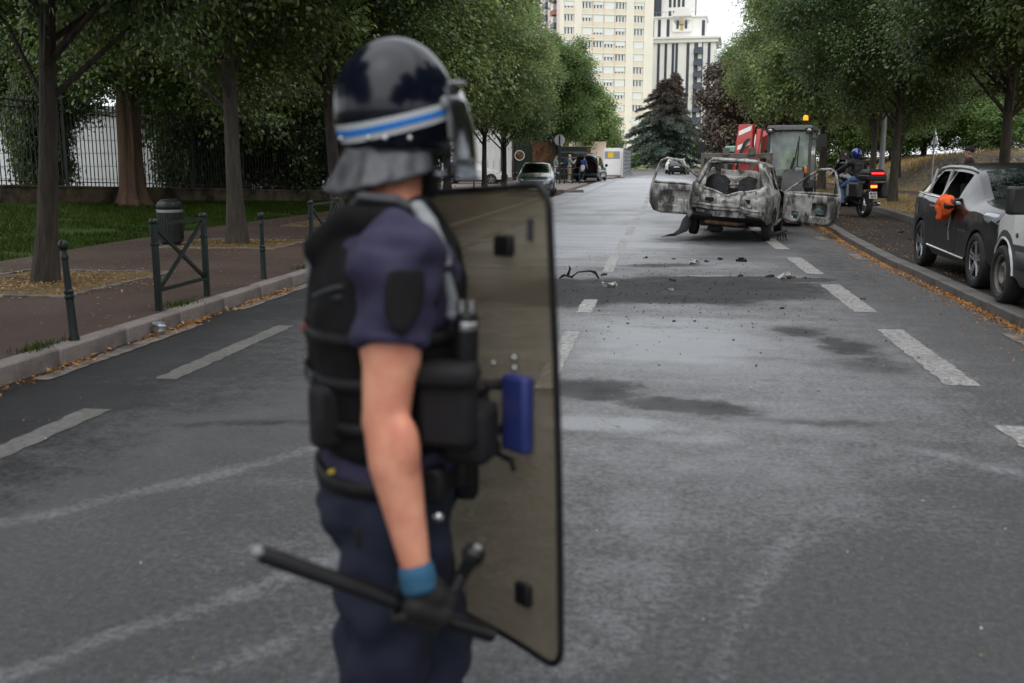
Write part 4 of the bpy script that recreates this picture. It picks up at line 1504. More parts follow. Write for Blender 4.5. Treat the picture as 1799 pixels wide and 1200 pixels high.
pom.materials.append(M['black_iron'])
for i, p in enumerate(path):
    o = link('post' if i % 18 == 9 else 'picket', pom if i % 18 == 9 else pme, None, fence)
    o.location = (p[0], p[1], p[2] + WH - 0.02)
    o.rotation_euler = (0, 0, 0.35)
for a, b in zip(FL[:-1], FL[1:]):
    A, B = np.array(a), np.array(b)
    for z in (0.14, 1.86, 2.02):
        rl = MB()
        rl.beam(A + (0, 0, WH + z), B + (0, 0, WH + z), 0.05, 0.022)
        rl.build('rail', 'black_iron', fence)
    n = max(1, int(np.linalg.norm(B - A) / 2.4))
    for k in range(n):
        p, q = A + (B - A) * k / n, A + (B - A) * (k + 1) / n
        w = MB()
        d = (q - p) / np.linalg.norm(q - p)
        p2, q2 = p + d * 0.008, q - d * 0.008
        w.beam(p2 + (0, 0, WH / 2 - 0.25), q2 + (0, 0, WH / 2 - 0.25), 0.26, WH + 0.5)
        w.build('wall_panel', 'wall_render', fence, bevel=0.006)
        w = MB()
        w.beam(p2 + (0, 0, WH + 0.02), q2 + (0, 0, WH + 0.02), 0.31, 0.05)
        w.build('coping', 'wall_render', fence, bevel=0.008)

hall = thing('white_hall', 'long white clad hall glimpsed through the railing', 'building', (-30, 40, 0))
w = MB()
w.box((0, 0, 1.75), (30, 6, 3.3))
w.build('wall', 'hall_white', hall)
w = MB()
w.box((0, 0, 3.5), (30.6, 6.6, 0.2))
w.build('roof', 'galvanised', hall)
for k in range(6):
    w = MB()
    w.box((0, -3.02, 0.55 + k * 0.5), (30, 0.05, 0.46))
    w.build('cladding_panel', 'hall_white', hall, bevel=0.01)

# ------------------------------------------------------------------ street furniture
def bollard(loc, label, rot=(0, 0, 0)):
    t = thing('bollard', label, 'bollard', loc, group='green iron bollards', rot=rot)
    t.scale = (0.84, 0.84, 1.0)
    b = MB()
    b.lathe([(0.0, -0.05), (0.052, -0.05), (0.050, 0.02), (0.042, 0.05), (0.038, 0.34), (0.046, 0.35), (0.047, 0.365), (0.040, 0.38), (0.046, 0.395), (0.044, 0.41), (0.034, 0.42), (0.030, 0.66), (0.038, 0.67), (0.038, 0.685), (0.028, 0.70), (0.026, 0.735)], n=16)
    b.build('shaft', 'green_iron', t)
    b = MB()
    b.ell((0, 0, 0.775), (0.046, 0.046, 0.048))
    b.build('ball_top', 'green_iron', t)
    return t


bollard((-4.70, 7.36, 0.13), 'green ball-topped bollard nearest the camera on the left kerb', (0.01, -0.035, 0))
bollard((-4.82, 11.6, 0.13), 'green ball-topped bollard between the two crossed barriers')
bollard((-7.0, 37.2, 0.13), 'small bollard in front of the white hatchback by the sheet wall')


def barrier(x, y0, y1, label):
    t = thing('pedestrian_barrier', label, 'barrier', (x, y0, 0.13), group='green crossed barriers on the left kerb')
    L = y1 - y0
    for y in (0, L):
        b = MB()
        b.box((0, y, 0.40), (0.055, 0.055, 0.90))
        b.box((0, y, 0.65), (0.066, 0.066, 0.03))
        b.build('post', 'green_iron', t, bevel=0.006)
        k = MB()
        k.ell((0, y, 0.865), (0.042, 0.042, 0.036), nu=12, nv=8)
        k.build('knob', 'green_iron', t)
    for a, b2, nm in (((0, 0.03, 0.835), (0, L - 0.03, 0.835), 'top_rail'), ((0, 0.03, 0.20), (0, L - 0.03, 0.20), 'bottom_rail')):
        b = MB()
        b.beam(a, b2, 0.045, 0.028)
        b.build(nm, 'green_iron', t)
    for s, (a, b2) in enumerate((((0.012, 0.03, 0.22), (0.012, L - 0.03, 0.815)), ((-0.012, L - 0.03, 0.22), (-0.012, 0.03, 0.815)))):
        b = MB()
        b.beam(a, b2, 0.024, 0.034)
        b.build('cross_bar', 'green_iron', t)
    return t


barrier(-4.80, 8.95, 10.0, 'green crossed barrier standing on the kerb before the litter bin')
barrier(-4.80, 13.3, 14.4, 'green crossed barrier half hidden behind the officer\'s back')

bn = thing('litter_bin', 'black ribbed litter bin with domed lid on the left pavement', 'litter bin', (-8.3, 16.05, 0.13))
bn.scale = (0.84, 0.84, 0.93)
b = MB()
b.lathe([(0, 0.0), (0.17, 0.0), (0.19, 0.05), (0.235, 0.07), (0.24, 0.12), (0.245, 0.62), (0.25, 0.64), (0.0, 0.645)], n=32)
b.build('body', 'bin_metal', bn)
for k in range(28):
    a = 2 * PI * k / 28
    b = MB()
    b.box((0.246 * math.cos(a), 0.246 * math.sin(a), 0.37), (0.014, 0.030, 0.50), rotz(a))
    b.build('slat', 'bin_metal', bn, bevel=0.004)
b = MB()
b.lathe([(0.253, 0.60), (0.262, 0.61), (0.262, 0.655), (0.253, 0.66)], n=32)
b.build('hoop', 'galvanised', bn)
b = MB()
b.lathe([(0.235, 0.66), (0.262, 0.70), (0.262, 0.735), (0.22, 0.80), (0.10, 0.845), (0.0, 0.85)], n=32)
lid = b.build('lid', 'bin_metal', bn)
for k in range(28):
    a = 2 * PI * k / 28
    b = MB()
    b.beam((0.262 * math.cos(a), 0.262 * math.sin(a), 0.735), (0.16 * math.cos(a), 0.16 * math.sin(a), 0.835), 0.022, 0.018)
    b.build('rib', 'bin_metal', lid)

lp = thing('lamp_post', 'pale grey lamp post between the tree trunks on the right', 'lamp post', (10.15, 49.5, 0.16))
b = MB()
b.tube([(0, 0, 0), (0, 0, 0.9), (0, 0, 1.0), (0, 0, 8.5)], [0.15, 0.15, 0.125, 0.07], 14)
b.build('pole', 'pole_grey', lp)
b = MB()
b.tube([(0, 0, 8.4), (-0.4, 0, 8.75), (-1.6, 0, 8.9)], [0.04, 0.035, 0.03], 8)
b.build('arm', 'pole_grey', lp)
b = MB()
b.ell((-1.9, 0, 8.88), (0.36, 0.13, 0.08))
b.build('lamp_head', 'pole_grey', lp)

sp_ = thing('sign_post', 'thin grey sign post with an edge-on plate before the rubble mound', 'sign post', (11.75, 46.8, 0.18))
b = MB()
b.cyl((0, 0, -0.1), (0, 0, 2.75), 0.038)
b.build('pole', 'galvanised', sp_)
b = MB()
b.prism([(-.3, 0), (.3, 0), (0, .52)], (0.03, -0.05, 2.05), (-0.30, 0.95, 0), (0, 0, 1), (-0.025, -0.008, 0))
b.build('plate', 'aluminium', sp_)

rs = thing('road_sign', 'back of a round road sign on a dark green post by the railings', 'sign', (-6.35, 62.5, 0.13))
b = MB()
b.cyl((0, 0, -0.1), (0, 0, 2.95), 0.045)
b.build('post', 'green_iron', rs)
b = MB()
b.lathe([(0, 0), (0.325, 0), (0.325, 0.03), (0, 0.03)], (0, -0.06, 2.62), (0.25, -1, 0), 28)
b.build('disc', 'pole_grey', rs)
b = MB()
b.box((0, -0.115, 2.62), (0.10, 0.02, 0.58))
b.build('bracket', 'green_iron', rs)

# low green railings by the people
for k, (x, y, lab) in enumerate(((-6.9, 57.0, 'low green railing panel beside the parked grey car'), (-6.75, 59.3, 'low green railing panel in front of the person in grey'), (-5.6, 60.3, 'low green railing panel beside the backpacker'))):
    t = thing('railing', lab, 'railing', (x, y, 0.13), R(8 + 10 * k), 'low green railings on the far corner')
    for q in (-0.75, -0.25, 0.25, 0.75):
        b = MB()
        b.box((q, 0, 0.5), (0.06, 0.06, 1.0))
        b.build('post', 'green_iron', t)
    for z in (0.97, 0.55):
        b = MB()
        b.beam((-0.75, 0, z), (0.75, 0, z), 0.05, 0.05)
        b.build('rail', 'green_iron', t)

# ------------------------------------------------------------------ far left: sheet wall, kiosk, boards, cabin
sw = thing('sheet_wall', 'white ribbed sheet wall on a beige plinth behind the two dark trunks', 'wall', (-13.5, 66, 0.1), R(4))
for k in range(18):
    b = MB()
    b.box((-3.4 + k * 0.40, 0, 2.05), (0.38, 0.06, 3.5))
    b.box((-3.4 + k * 0.40 + 0.13, -0.05, 2.05), (0.07, 0.05, 3.5))
    b.build('panel', 'white_sheet', sw)
b = MB()
b.box((0, -0.02, 0.15), (7.3, 0.3, 0.34))
b.build('plinth', 'pale_tar', sw, bevel=0.02)

ki = thing('kiosk', 'dark snack kiosk with brown food poster and teal awning', 'kiosk', (-8.75, 70, 0.1), R(5))
b = MB()
b.box((0, 1.2, 1.5), (3.4, 2.4, 3.0))
b.build('body', 'dark_green_board', ki)
b = MB()
b.box((0.5, -0.03, 2.05), (1.5, 0.05, 1.5))
b.build('poster', 'poster_brown', ki)
b = MB()
b.lathe([(0.0, 0), (0.30, 0), (0.30, 0.03), (0, 0.03)], (-1.15, -0.03, 1.75), (0, -1, 0), 24, m=0)
b.lathe([(0.30, 0), (0.36, 0), (0.36, 0.05), (0.30, 0.05)], (-1.15, -0.03, 1.75), (0, -1, 0), 24, m=1)
b.build('round_emblem', ['poster_brown', 'white_frame'], ki)
b = MB()
b.box((0.8, -0.7, 3.1), (2.6, 1.6, 0.10), rotx(-0.2))
b.build('awning', 'teal_awning', ki)
b = MB()
b.box((1.5, -0.6, 2.85), (0.9, 1.3, 0.08), rotx(-0.3))
b.build('canopy_flap', 'white_frame', ki)
for x in (-1.6, 1.6):
    b = MB()
    b.box((x, -0.06, 1.5), (0.16, 0.1, 3.0))
    b.build('pillar', 'brown_trim', ki)

bd = thing('board_fence', 'dark green board fence with pale horizontal battens behind the people', 'fence', (-7.75, 73.8, 0.1), R(3))
for k in range(6):
    b = MB()
    b.box((0, 0, 0.20 + k * 0.40), (4.4, 0.05, 0.36))
    b.build('board', 'dark_green_board', bd)
    b = MB()
    b.box((0, -0.045, 0.40 + k * 0.40), (4.4, 0.03, 0.035))
    b.build('batten', 'lath_pale', bd)
for x in (-2.2, -0.7, 0.8, 2.2):
    b = MB()
    b.box((x, 0.06, 1.2), (0.1, 0.06, 2.4))
    b.build('post', 'brown_trim', bd)
bk = thing('brick_hut', 'low orange brick hut showing above the green boards', 'building', (-7.2, 88.5, 0.1))
for k in range(3):
    b = MB()
    b.box((-2.2 + k * 1.9, 0, 1.5), (1.3, 0.5, 3.0))
    b.build('pier', 'ochre_panel', bk)
b = MB()
b.box((0, 0.4, 1.2), (6, 0.4, 2.4))
b.build('wall', 'brick_red', bk)

cb = thing('site_cabin', 'white site cabin with rounded roof and yellow notice beside the road', 'cabin', (-4.35, 88, 0.1))
b = MB()
prof = [(-0.78, 0.12), (0.78, 0.12), (0.78, 2.2), (0.72, 2.36), (0.55, 2.45), (-0.55, 2.45), (-0.72, 2.36), (-0.78, 2.2)]
b.prism(prof, (0, 0, 0), (1, 0, 0), (0, 0, 1), (0, 2.4, 0))
b.build('body', 'white_sheet', cb, bevel=0.02)
b = MB()
b.box((0.0, 1.2, 0.06), (1.7, 2.6, 0.14))
b.build('plinth', 'pale_tar', cb)
b = MB()
b.box((-0.02, -0.02, 1.85), (1.3, 0.03, 0.62))
b.build('hatch', 'pole_grey', cb)
b = MB()
b.box((-0.15, -0.045, 1.85), (0.46, 0.02, 0.46))
b.build('notice', 'yellow_notice', cb)
for k in range(6):
    b = MB()
    b.box((-0.60 + k * 0.24, -0.02, 0.82), (0.22, 0.03, 1.3))
    b.build('panel', 'white_sheet', cb)
b = MB()
b.box((0.86, -0.05, 1.2), (0.12, 0.12, 2.4))
b.build('corner_post', 'white_frame', cb)

mf = thing('metal_hoarding', 'grey corrugated metal hoarding receding along the far road edge', 'hoarding', (-3.35, 87, 0.1))
for k in range(7):
    b = MB()
    b.box((0.03, 9.0, 0.18 + k * 0.335), (0.05, 18, 0.30))
    b.build('sheet', 'galvanised', mf)
    b = MB()
    b.box((0.07, 9.0, 0.35 + k * 0.335), (0.05, 18, 0.05))
    b.build('rib', 'plastic_grey', mf)
for k in range(7):
    b = MB()
    b.box((0.0, 0.1 + k * 3.0, 1.22), (0.08, 0.10, 2.44))
    b.build('post', 'pole_grey', mf)

# ------------------------------------------------------------------ tower block
tb = thing('tower_block', 'tall beige apartment tower with rows of white roller shutters', 'building', (-23.6, 230, 0), R(19))
FH, NF = 2.80, 20
W1 = 21.6
b = MB()
b.box((W1 / 2, 22.5, FH * NF / 2), (W1, 44.4, FH * NF))
b.build('core', 'beige_pier', tb)
# piers between the bays and spandrel bands
bays = [0.9, 5.05, 7.63, 10.2, 12.8, 17.1]
for x0, x1 in ((-0.06, 0.82), (3.25, 4.95), (15.25, 17.0), (19.5, 21.66)):
    b = MB()
    b.box(((x0 + x1) / 2, -0.10, FH * NF / 2), (x1 - x0, 0.85, FH * NF))
    b.build('pier', 'beige_pier', tb)
for x in bays[1:4]:
    b = MB()
    b.box((x + 2.49, -0.14, FH * NF / 2), (0.16, 0.5, FH * NF))
    b.build('mullion', 'ochre_panel', tb)
wv = []
for kind in range(4):
    b = MB()
    hgt = 1.55
    b.box((1.2, 0.0, hgt / 2), (2.36, 0.10, hgt), m=0)
    sh = (0.0, 1.0, 0.70, 0.45)[kind]
    for j in range(3):
        b.box((0.46 + j * 0.74, -0.06, hgt / 2 - 0.02), (0.56, 0.04, hgt - 0.3), m=1)
        if kind != 1:
            b.box((0.46 + j * 0.74 + 0.12, -0.09, hgt / 2 - 0.02), (0.22, 0.03, hgt - 0.32), m=2)
    if sh:
        b.box((1.2, -0.16, hgt * (1 - sh / 2)), (2.3, 0.08, hgt * sh), m=2)
    b.box((1.2, -0.14, hgt + 0.08), (2.44, 0.40, 0.14), m=2)
    me = b.mesh('window', False)
    for mm in ('white_frame', 'navy_panel', 'roller_shutter'):
        me.materials.append(M[mm])
    wv.append(me)
for f in range(NF):
    z = f * FH
    for x0, x1 in ((0.82, 3.25), (4.95, 15.25), (17.0, 19.5)):
        if f > 1:
            b = MB()
            b.box(((x0 + x1) / 2, -0.2, z + 0.5), (x1 - x0, 0.25, 1.06))
            b.build('spandrel', 'beige_panel', tb)
    if f > 1:
        for i, x in enumerate(bays):
            k = random.choice((1, 1, 1, 1, 2, 3, 0, 0)) if i else random.choice((0, 0, 2))
            o = link('window', wv[k], None, tb)
            o.location = (x, -0.04, z + 1.08)
# receding side with balconies
b = MB()
b.box((-0.06, 0.7, FH * NF / 2), (0.5, 2.1, FH * NF))
b.build('pink_pier', 'pink_panel', tb)
for q in range(5):
    y = 2.2 + q * 8.4
    b = MB()
    b.box((-0.2, y + 7.2, FH * NF / 2), (0.5, 1.6, FH * NF))
    b.build('pink_pier', 'pink_panel', tb)
    for f in range(3, NF):
        z = f * FH
        b = MB()
        b.box((-0.45, y + 1.9, z + 0.55), (0.9, 3.4, 1.1))
        b.build('balcony', 'balcony_blue' if (f + q) % 3 else 'brick_red', tb)
        b = MB()
        b.box((-0.08, y + 1.9, z + 1.9), (0.12, 3.3, 1.5))
        b.build('loggia_glass', 'navy_panel', tb)
        b = MB()
        b.box((-0.10, y + 5.0, z + 1.85), (0.2, 2.2, 1.5))
        b.build('window', 'white_frame', tb)
b = MB()
b.box((-0.55, 34, 40), (1.0, 0.5, 45))
b.build('orange_mast', 'ochre_panel', tb)

# ------------------------------------------------------------------ stepped white building
wb = thing('stepped_building', 'cream stepped building with dark strip windows right of the tower', 'building', (-5.0, 262, 0), R(-4))
b = MB()
b.box((8.6, 9, 15.6), (17.2, 16, 31.2))
b.build('lower_block', 'cream_stone', wb)
b = MB()
b.box((8.6, 8.9, 31.5), (19.6, 17.8, 0.5))
b.box((8.6, 8.9, 30.8), (18.4, 17.0, 0.9))
b.build('cornice', 'cream_stone', wb)
b = MB()
b.box((7.6, 10, 34.2), (13.8, 12, 5.4))
b.build('middle_block', 'cream_stone', wb)
b = MB()
b.box((7.6, 9.9, 37.0), (14.6, 12.6, 0.3))
b.build('terrace_edge', 'cream_stone', wb)
b = MB()
b.box((6.8, 11, 50), (9.6, 9, 28))
b.build('upper_tower', 'cream_stone', wb)
b = MB()
b.lathe([(0, 0), (2.4, 0), (2.4, 0.6), (0, 0.6)], (8.6, 3.9, 36.9), (0, -1, 0), 32)
b.box((8.6, 3.6, 35.2), (4.8, 0.6, 3.8))
b.build('arched_gable', 'cream_stone', wb)
b = MB()
b.lathe([(0, 31), (1.45, 31), (1.45, 44.2), (1.5, 44.2), (0, 44.3)], (1.7, 6.3, 0), (0, 0, 1), 20, m=0)
b.lathe([(1.55, 43.0), (1.6, 44.0), (1.4, 44.3), (0, 44.4)], (1.7, 6.3, 0), (0, 0, 1), 20, m=1)
b.build('round_bay', ['navy_panel', 'gold_panel'], wb)
b = MB()
b.cyl((1.7, 6.3, 44.4), (1.7, 6.3, 46.2), 0.5)
b.build('roof_vent', 'plastic_grey', wb)


def strip(x, w, z0, z1, y, mat='navy_panel', nm='window'):
    b = MB()
    b.box((x, y, (z0 + z1) / 2), (w, 0.16, z1 - z0))
    o = b.build(nm, mat, wb)
    for z in np.arange(z0 + 1.4, z1, 2.8):
        k = MB()
        k.box((x, y - 0.09, z), (w, 0.05, 0.22))
        k.build('transom', 'plastic_grey', o)


for x in (3.1, 4.9, 6.7, 7.6):
    strip(x, 0.62, 12, 30.2, 0.95)
for x in (10.4, 15.6):
    strip(x, 0.7, 8, 30.2, 0.95)
strip(13.0, 2.2, 6, 30.2, 0.97, 'balcony_blue', 'loggia')
for k in range(8):
    b = MB()
    b.box((13.0, 0.35, 8.2 + k * 2.85), (2.3, 1.3, 1.15))
    b.build('balcony', 'balcony_blue', wb)
    b = MB()
    b.box((13.35, 0.82, 10.0 + k * 2.85), (0.9, 0.1, 1.5))
    b.build('balcony_door', 'cream_stone', wb)
for x in (1.2, 2.9, 5.1):
    strip(x, 0.72, 32.1, 36.4, 3.95)
for x in (7.5, 9.6):
    strip(x, 0.55, 34.0, 36.0, 3.25)
strip(8.55, 0.75, 33.6, 36.2, 3.25, 'gold_panel', 'gold_panel')
strip(13.9, 0.75, 32.3, 36.0, 3.95)
for i, x in enumerate((5.3, 6.4, 7.5, 8.6)):
    strip(x, 0.62, 39.7, 42.2, 6.45)
    strip(x, 0.62, 37.4, 38.8, 6.45)
    b = MB()
    b.lathe([(0, 0), (0.34, 0), (0.34, 0.1), (0, 0.1)], (x, 6.48, 42.3), (0, -1, 0), 14)
    b.build('gold_arch', 'gold_panel', wb)
for k in range(12):
    b = MB()
    b.cyl((0.8 + k * 1.22, 3.7, 37.1), (0.8 + k * 1.22, 3.7, 38.2), 0.04, n=5)
    b.build('rail_post', 'pole_grey', wb)
b = MB()
b.beam((0.6, 3.7, 38.2), (14.6, 3.7, 38.2), 0.07)
b.build('terrace_rail', 'pole_grey', wb)
b = MB()
b.box((11.75, 6.8, 41), (0.2, 0.2, 8))
b.build('flue', 'navy_panel', wb)
b = MB()
b.prism([(0, 0), (1.9, 0), (0.9, 13), (0, 13)], (-0.4, -0.3, 14), (1, 0, 0), (0, 0, 1), (0, -0.5, 0))
b.build('mint_panel', 'mint_roof', wb)
mg = thing('mint_roofed_building', 'sliver of a building with mint green roof right of the stepped building', 'building', (17, 300, 0))
b = MB()
b.box((3, 0, 14), (12, 8, 28))
b.build('wall', 'cream_stone', mg)
b = MB()
b.box((3, 0, 29.5), (13, 9, 3.2), taper=(0.9, 0.8))
b.build('roof', 'mint_roof', mg)
fl = thing('lamp_post', 'far street lamp head against the pale sky at the copper tree', 'lamp post', (8.6, 135, 0.1))
b = MB()
b.tube([(0, 0, 0), (0, 0, 14.4)], [0.12, 0.07], 8)
b.build('pole', 'pole_grey', fl)
b = MB()
b.ell((-0.6, 0, 14.5), (0.85, 0.25, 0.13))
b.build('lamp_head', 'plastic_grey', fl)
# ------------------------------------------------------------------ vehicles
def wheel(parent, loc, r, w, side, rim='alloy', spokes=5, tyre='rubber', rim_r=0.68, steel=False, name='wheel'):
    """wheel on the y side (+1/-1); axle along y"""
    e = bpy.data.objects.new(name, None)
    COL.objects.link(e)
    e.parent = parent
    e.location = loc
    e.empty_display_size = 0.1
    ri = r * rim_r
    b = MB()
    b.lathe([(ri, -w / 2 + 0.02), (ri + 0.02, -w / 2), (r * 0.90, -w / 2), (r * 0.975, -w / 2 + 0.02), (r, -w / 2 + 0.05), (r, w / 2 - 0.05), (r * 0.975, w / 2 - 0.02), (r * 0.90, w / 2), (ri + 0.02, w / 2), (ri, w / 2 - 0.02), (ri, -w / 2 + 0.02)], axis=(0, side, 0), n=40)
    b.build('tyre', tyre, e)
    b = MB()
    f = w / 2 - 0.035
    b.lathe([(ri + 0.004, -w / 2 + 0.03), (ri + 0.004, f), (ri - 0.012, f + 0.012), (ri - 0.025, f), (ri - 0.03, f - 0.07), (0.02, f - 0.08), (0, f - 0.08)], axis=(0, side, 0), n=40, m=1 if not steel else 0)
    b.lathe([(ri + 0.006, f - 0.02), (ri + 0.006, f + 0.014), (ri - 0.014, f + 0.014), (ri - 0.02, f - 0.02)], axis=(0, side, 0), n=40, m=0)
    if steel:
        b.lathe([(ri - 0.03, f - 0.06), (ri * 0.62, f - 0.01), (ri * 0.45, f + 0.005), (ri * 0.3, f - 0.03), (0, f - 0.03)], axis=(0, side, 0), n=32, m=0)
        for k in range(8):
            a = 2 * PI * k / 8
            b.cyl((ri * 0.72 * math.cos(a), side * (f - 0.045), ri * 0.72 * math.sin(a)), (ri * 0.72 * math.cos(a), side * (f - 0.012), ri * 0.72 * math.sin(a)), 0.022, n=8, m=1)
    else:
        for k in range(spokes):
            a = 2 * PI * k / spokes + 0.3
            for da in (-0.13, 0.13):
                p0 = V(0.05 * math.cos(a + da * 3), side * (f - 0.012), 0.05 * math.sin(a + da * 3))
                p1 = V((ri - 0.01) * math.cos(a + da), side * (f + 0.002), (ri - 0.01) * math.sin(a + da))
                b.beam(p0, p1, 0.034, 0.030, m=0)
        b.lathe([(0.0, f), (0.055, f), (0.06, f - 0.05)], axis=(0, side, 0), n=16, m=0)
    b.build('rim', [rim, 'rim_dark'], e)
    return e


def car_body(spec):
    """stations along x (front at +x); returns (station xs, ring function, side function)"""
    K = spec['keys']
    xs = [k[0] for k in K]
    zb, zbelt, ztop, hw, tw = (pchip(xs, [k[i] for k in K]) for i in range(1, 6))
    ar = spec['arch_r']
    wz = spec['wheel_z']

    def arch(x):
        z = -9
        for c in spec['axles']:
            if abs(x - c) < ar:
                z = max(z, wz + math.sqrt(ar * ar - (x - c) ** 2))
        return z

    def ring(x):
        b0, zB, zT, w, t = zb(x), zbelt(x), ztop(x), hw(x), tw(x)
        a = arch(x)
        inn = a > b0
        lo = max(b0 + 0.09, a)
        mid = max(b0 + 0.30, lo + 0.03)
        e = zT - min(0.12, 0.16 * (zT - zB) + 0.012)
        zs = zB - 0.12 * (zB - mid)
        return np.array([(x, 0, b0), (x, w * 0.60, a if inn else b0), (x, w * 0.93, a if inn else b0 + 0.01), (x, w * (0.985 if not inn else 1.005), lo),
                         (x, w, mid + 0.3 * (zs - mid)), (x, w * 0.992, zs), (x, w * 0.955, zB),
                         (x, w * 0.955 + (t - w * 0.955) * 0.10, zB + (e - zB) * 0.10), (x, w * 0.955 + (t - w * 0.955) * 0.48, zB + (e - zB) * 0.52),
                         (x, t + (w * 0.955 - t) * 0.07, e - (e - zB) * 0.07), (x, t, e), (x, t * 0.86, e + (zT - e) * 0.55), (x, t * 0.45, zT - 0.004), (x, 0, zT)])
    st = set(round(k[0], 4) for k in K)
    for c in spec['axles']:
        for q in np.linspace(-1, 1, 13):
            st.add(round(c + ar * math.sin(q * PI / 2) * 0.999, 4))
    for a0, a1 in spec.get('cuts', []):
        st.update((round(a0, 4), round(a1, 4)))
    srt = sorted(st)
    full = []
    for a0, a1 in zip(srt[:-1], srt[1:]):
        full.append(a0)
        n = int((a1 - a0) / 0.16)
        for k in range(1, n + 1):
            full.append(a0 + (a1 - a0) * k / (n + 1))
    full.append(srt[-1])
    out = [full[0]]
    for x in full[1:]:
        if x - out[-1] > 0.006:
            out.append(x)

    def side(x, z):
        r = ring(x)
        for i in range(3, 10):
            if r[i][2] <= z <= r[i + 1][2]:
                t = (z - r[i][2]) / (r[i + 1][2] - r[i][2] + 1e-9)
                return r[i][1] + t * (r[i + 1][1] - r[i][1])
        return r[5][1]
    return out, ring, side


def build_shell(root, spec, paint, skip=lambda x0, x1, row: None, solid=0, name='body', jit=None, cap=True):
    """skip returns None (paint), a key into spec['parts'] (own mesh) or 'gone'"""
    xs, ring, side = car_body(spec)
    rs = [ring(x) for x in xs]
    nr = len(rs[0])
    body, extra = MB(), {}
    idx = {}

    def put(mb, tagk, i, j, s):
        key = (tagk, i, j, s if rs[i][j][1] > 1e-6 else 0)
        if key not in idx:
            p = rs[i][j].copy()
            p[1] *= s
            mb.add([p], [])
            idx[key] = mb.n - 1
        return idx[key]
    for i in range(len(xs) - 1):
        for j in range(nr - 1):
            k = skip(xs[i], xs[i + 1], j)
            if k == 'gone':
                continue
            for s in (1, -1):
                kk = None if k is None else (k if not k.endswith('*') else k[:-1] + ('+' if s > 0 else '-'))
                mb = body if kk is None else extra.setdefault(kk, MB())
                tg = kk or 'b'
                q = [put(mb, tg, i, j, s), put(mb, tg, i + 1, j, s), put(mb, tg, i + 1, j + 1, s), put(mb, tg, i, j + 1, s)]
                q = list(dict.fromkeys(q))
                if len(q) > 2:
                    mb.f.append(q if s < 0 else q[::-1])
                    trim = (j <= 3 and spec.get('trim_row', 3) >= j and j >= 2) or j < 2
                    mb.mi.append(1 if (kk is None and trim) else 0)
    if cap:
        for i in (0, len(xs) - 1):
            poly = [put(body, 'b', i, j, 1) for j in range(nr)] + [put(body, 'b', i, j, -1) for j in range(nr - 2, 0, -1)]
            body.f.append(poly)
            body.mi.append(0)
    if jit:
        body.jitter(*jit)
    o = body.build(name, [paint, spec.get('trim_mat', 'plastic_black')], root, angle=28, fix=True, solid=solid)
    return o, extra, side, ring


def door_lines(root, side, lines, mat='cabin_black', r=0.006):
    """dark shut lines following the flank; each a list of (x, z)"""
    for ln in lines:
        for s in (1, -1):
            b = MB()
            pts = []
            for (xa, za), (xb, zb_) in zip(ln[:-1], ln[1:]):
                n = max(2, int(math.hypot(xb - xa, zb_ - za) / 0.06))
                for k in range(n):
                    x, z = xa + (xb - xa) * k / n, za + (zb_ - za) * k / n
                    pts.append((x, s * (side(x, z) - 0.002), z))
            pts.append((ln[-1][0], s * side(*ln[-1]), ln[-1][1]))
            b.tube(pts, r, 5)
            b.build('shut_line', mat, root)


def seat(root, x, y, z, mat='cabin_black', s=1.0, nm='seat'):
    b = MB()
    b.box((x, y, z + 0.09), (0.5 * s, 0.48 * s, 0.18))
    b.box((x - 0.27 * s, y, z + 0.42), (0.14, 0.46 * s, 0.60), roty(-0.22), taper=(0.8, 0.85))
    b.box((x - 0.38 * s, y, z + 0.82), (0.09, 0.26 * s, 0.18), roty(-0.2))
    return b.build(nm, mat, root, bevel=0.035)


def generic_car(name, label, spec, paint, loc, rz, glass='car_glass', windows=(), wind=None, rearw=None, rim='alloy', spokes=5, group=None, wheel_r=0.31, detail=True, front='lamp_clear', special=None, skipw=()):
    root = thing(name, label, 'car', loc, rz, group)
    spec = dict(spec)
    spec['cuts'] = list(windows) + ([wind] if wind else []) + ([rearw] if rearw else [])
    eps = 0.004

    def skip(x0, x1, row):
        if row in (7, 8):
            for i, (a, b) in enumerate(windows):
                if x0 >= a - eps and x1 <= b + eps:
                    return 'gone' if i in skipw else 'w%d*' % i
        if wind and row in (11, 12) and x0 >= wind[0] - eps and x1 <= wind[1] + eps:
            return 'windscreen'
        if rearw and row in (11, 12) and x0 >= rearw[0] - eps and x1 <= rearw[1] + eps:
            return 'rear_window'
        return None
    body, extra, side, ring = build_shell(root, spec, paint, skip)
    for k, mb in extra.items():
        nm = k if k in ('windscreen', 'rear_window') else 'side_window'
        g = glass
        if special and nm in special:
            g = special[nm]
        mb.build(nm, g, root, fix=True)
    for i, c in enumerate(spec['axles']):
        for s in (1, -1):
            t = spec['track']
            wheel(root, (c, s * t, wheel_r), wheel_r, 0.2, s, rim, spokes, steel=(rim == 'steel_rim'))
    b = MB()
    x0, x1 = spec['cabin']
    zf = spec['wheel_z'] + 0.02
    w = spec['track'] - 0.12
    b.box(((x0 + x1) / 2, 0, zf + 0.05), (x1 - x0, 2 * w, 0.06))
    b.box((x1 - 0.12, 0, zf + 0.42), (0.35, 2 * w, 0.26))
    b.build('interior', 'cabin_black', root)
    for s in (-1, 1):
        seat(root, x1 - 0.95, s * 0.36, zf + 0.12)
        seat(root, x1 - 1.75, s * 0.36, zf + 0.12)
    b = MB()
    b.lathe([(0.17, -0.015), (0.185, 0), (0.17, 0.015), (0.155, 0), (0.17, -0.015)], (x1 - 0.42, 0.36, zf + 0.58), (1, 0, 0.5), 20)
    b.build('steering_wheel', 'cabin_black', root)
    return root, side, ring


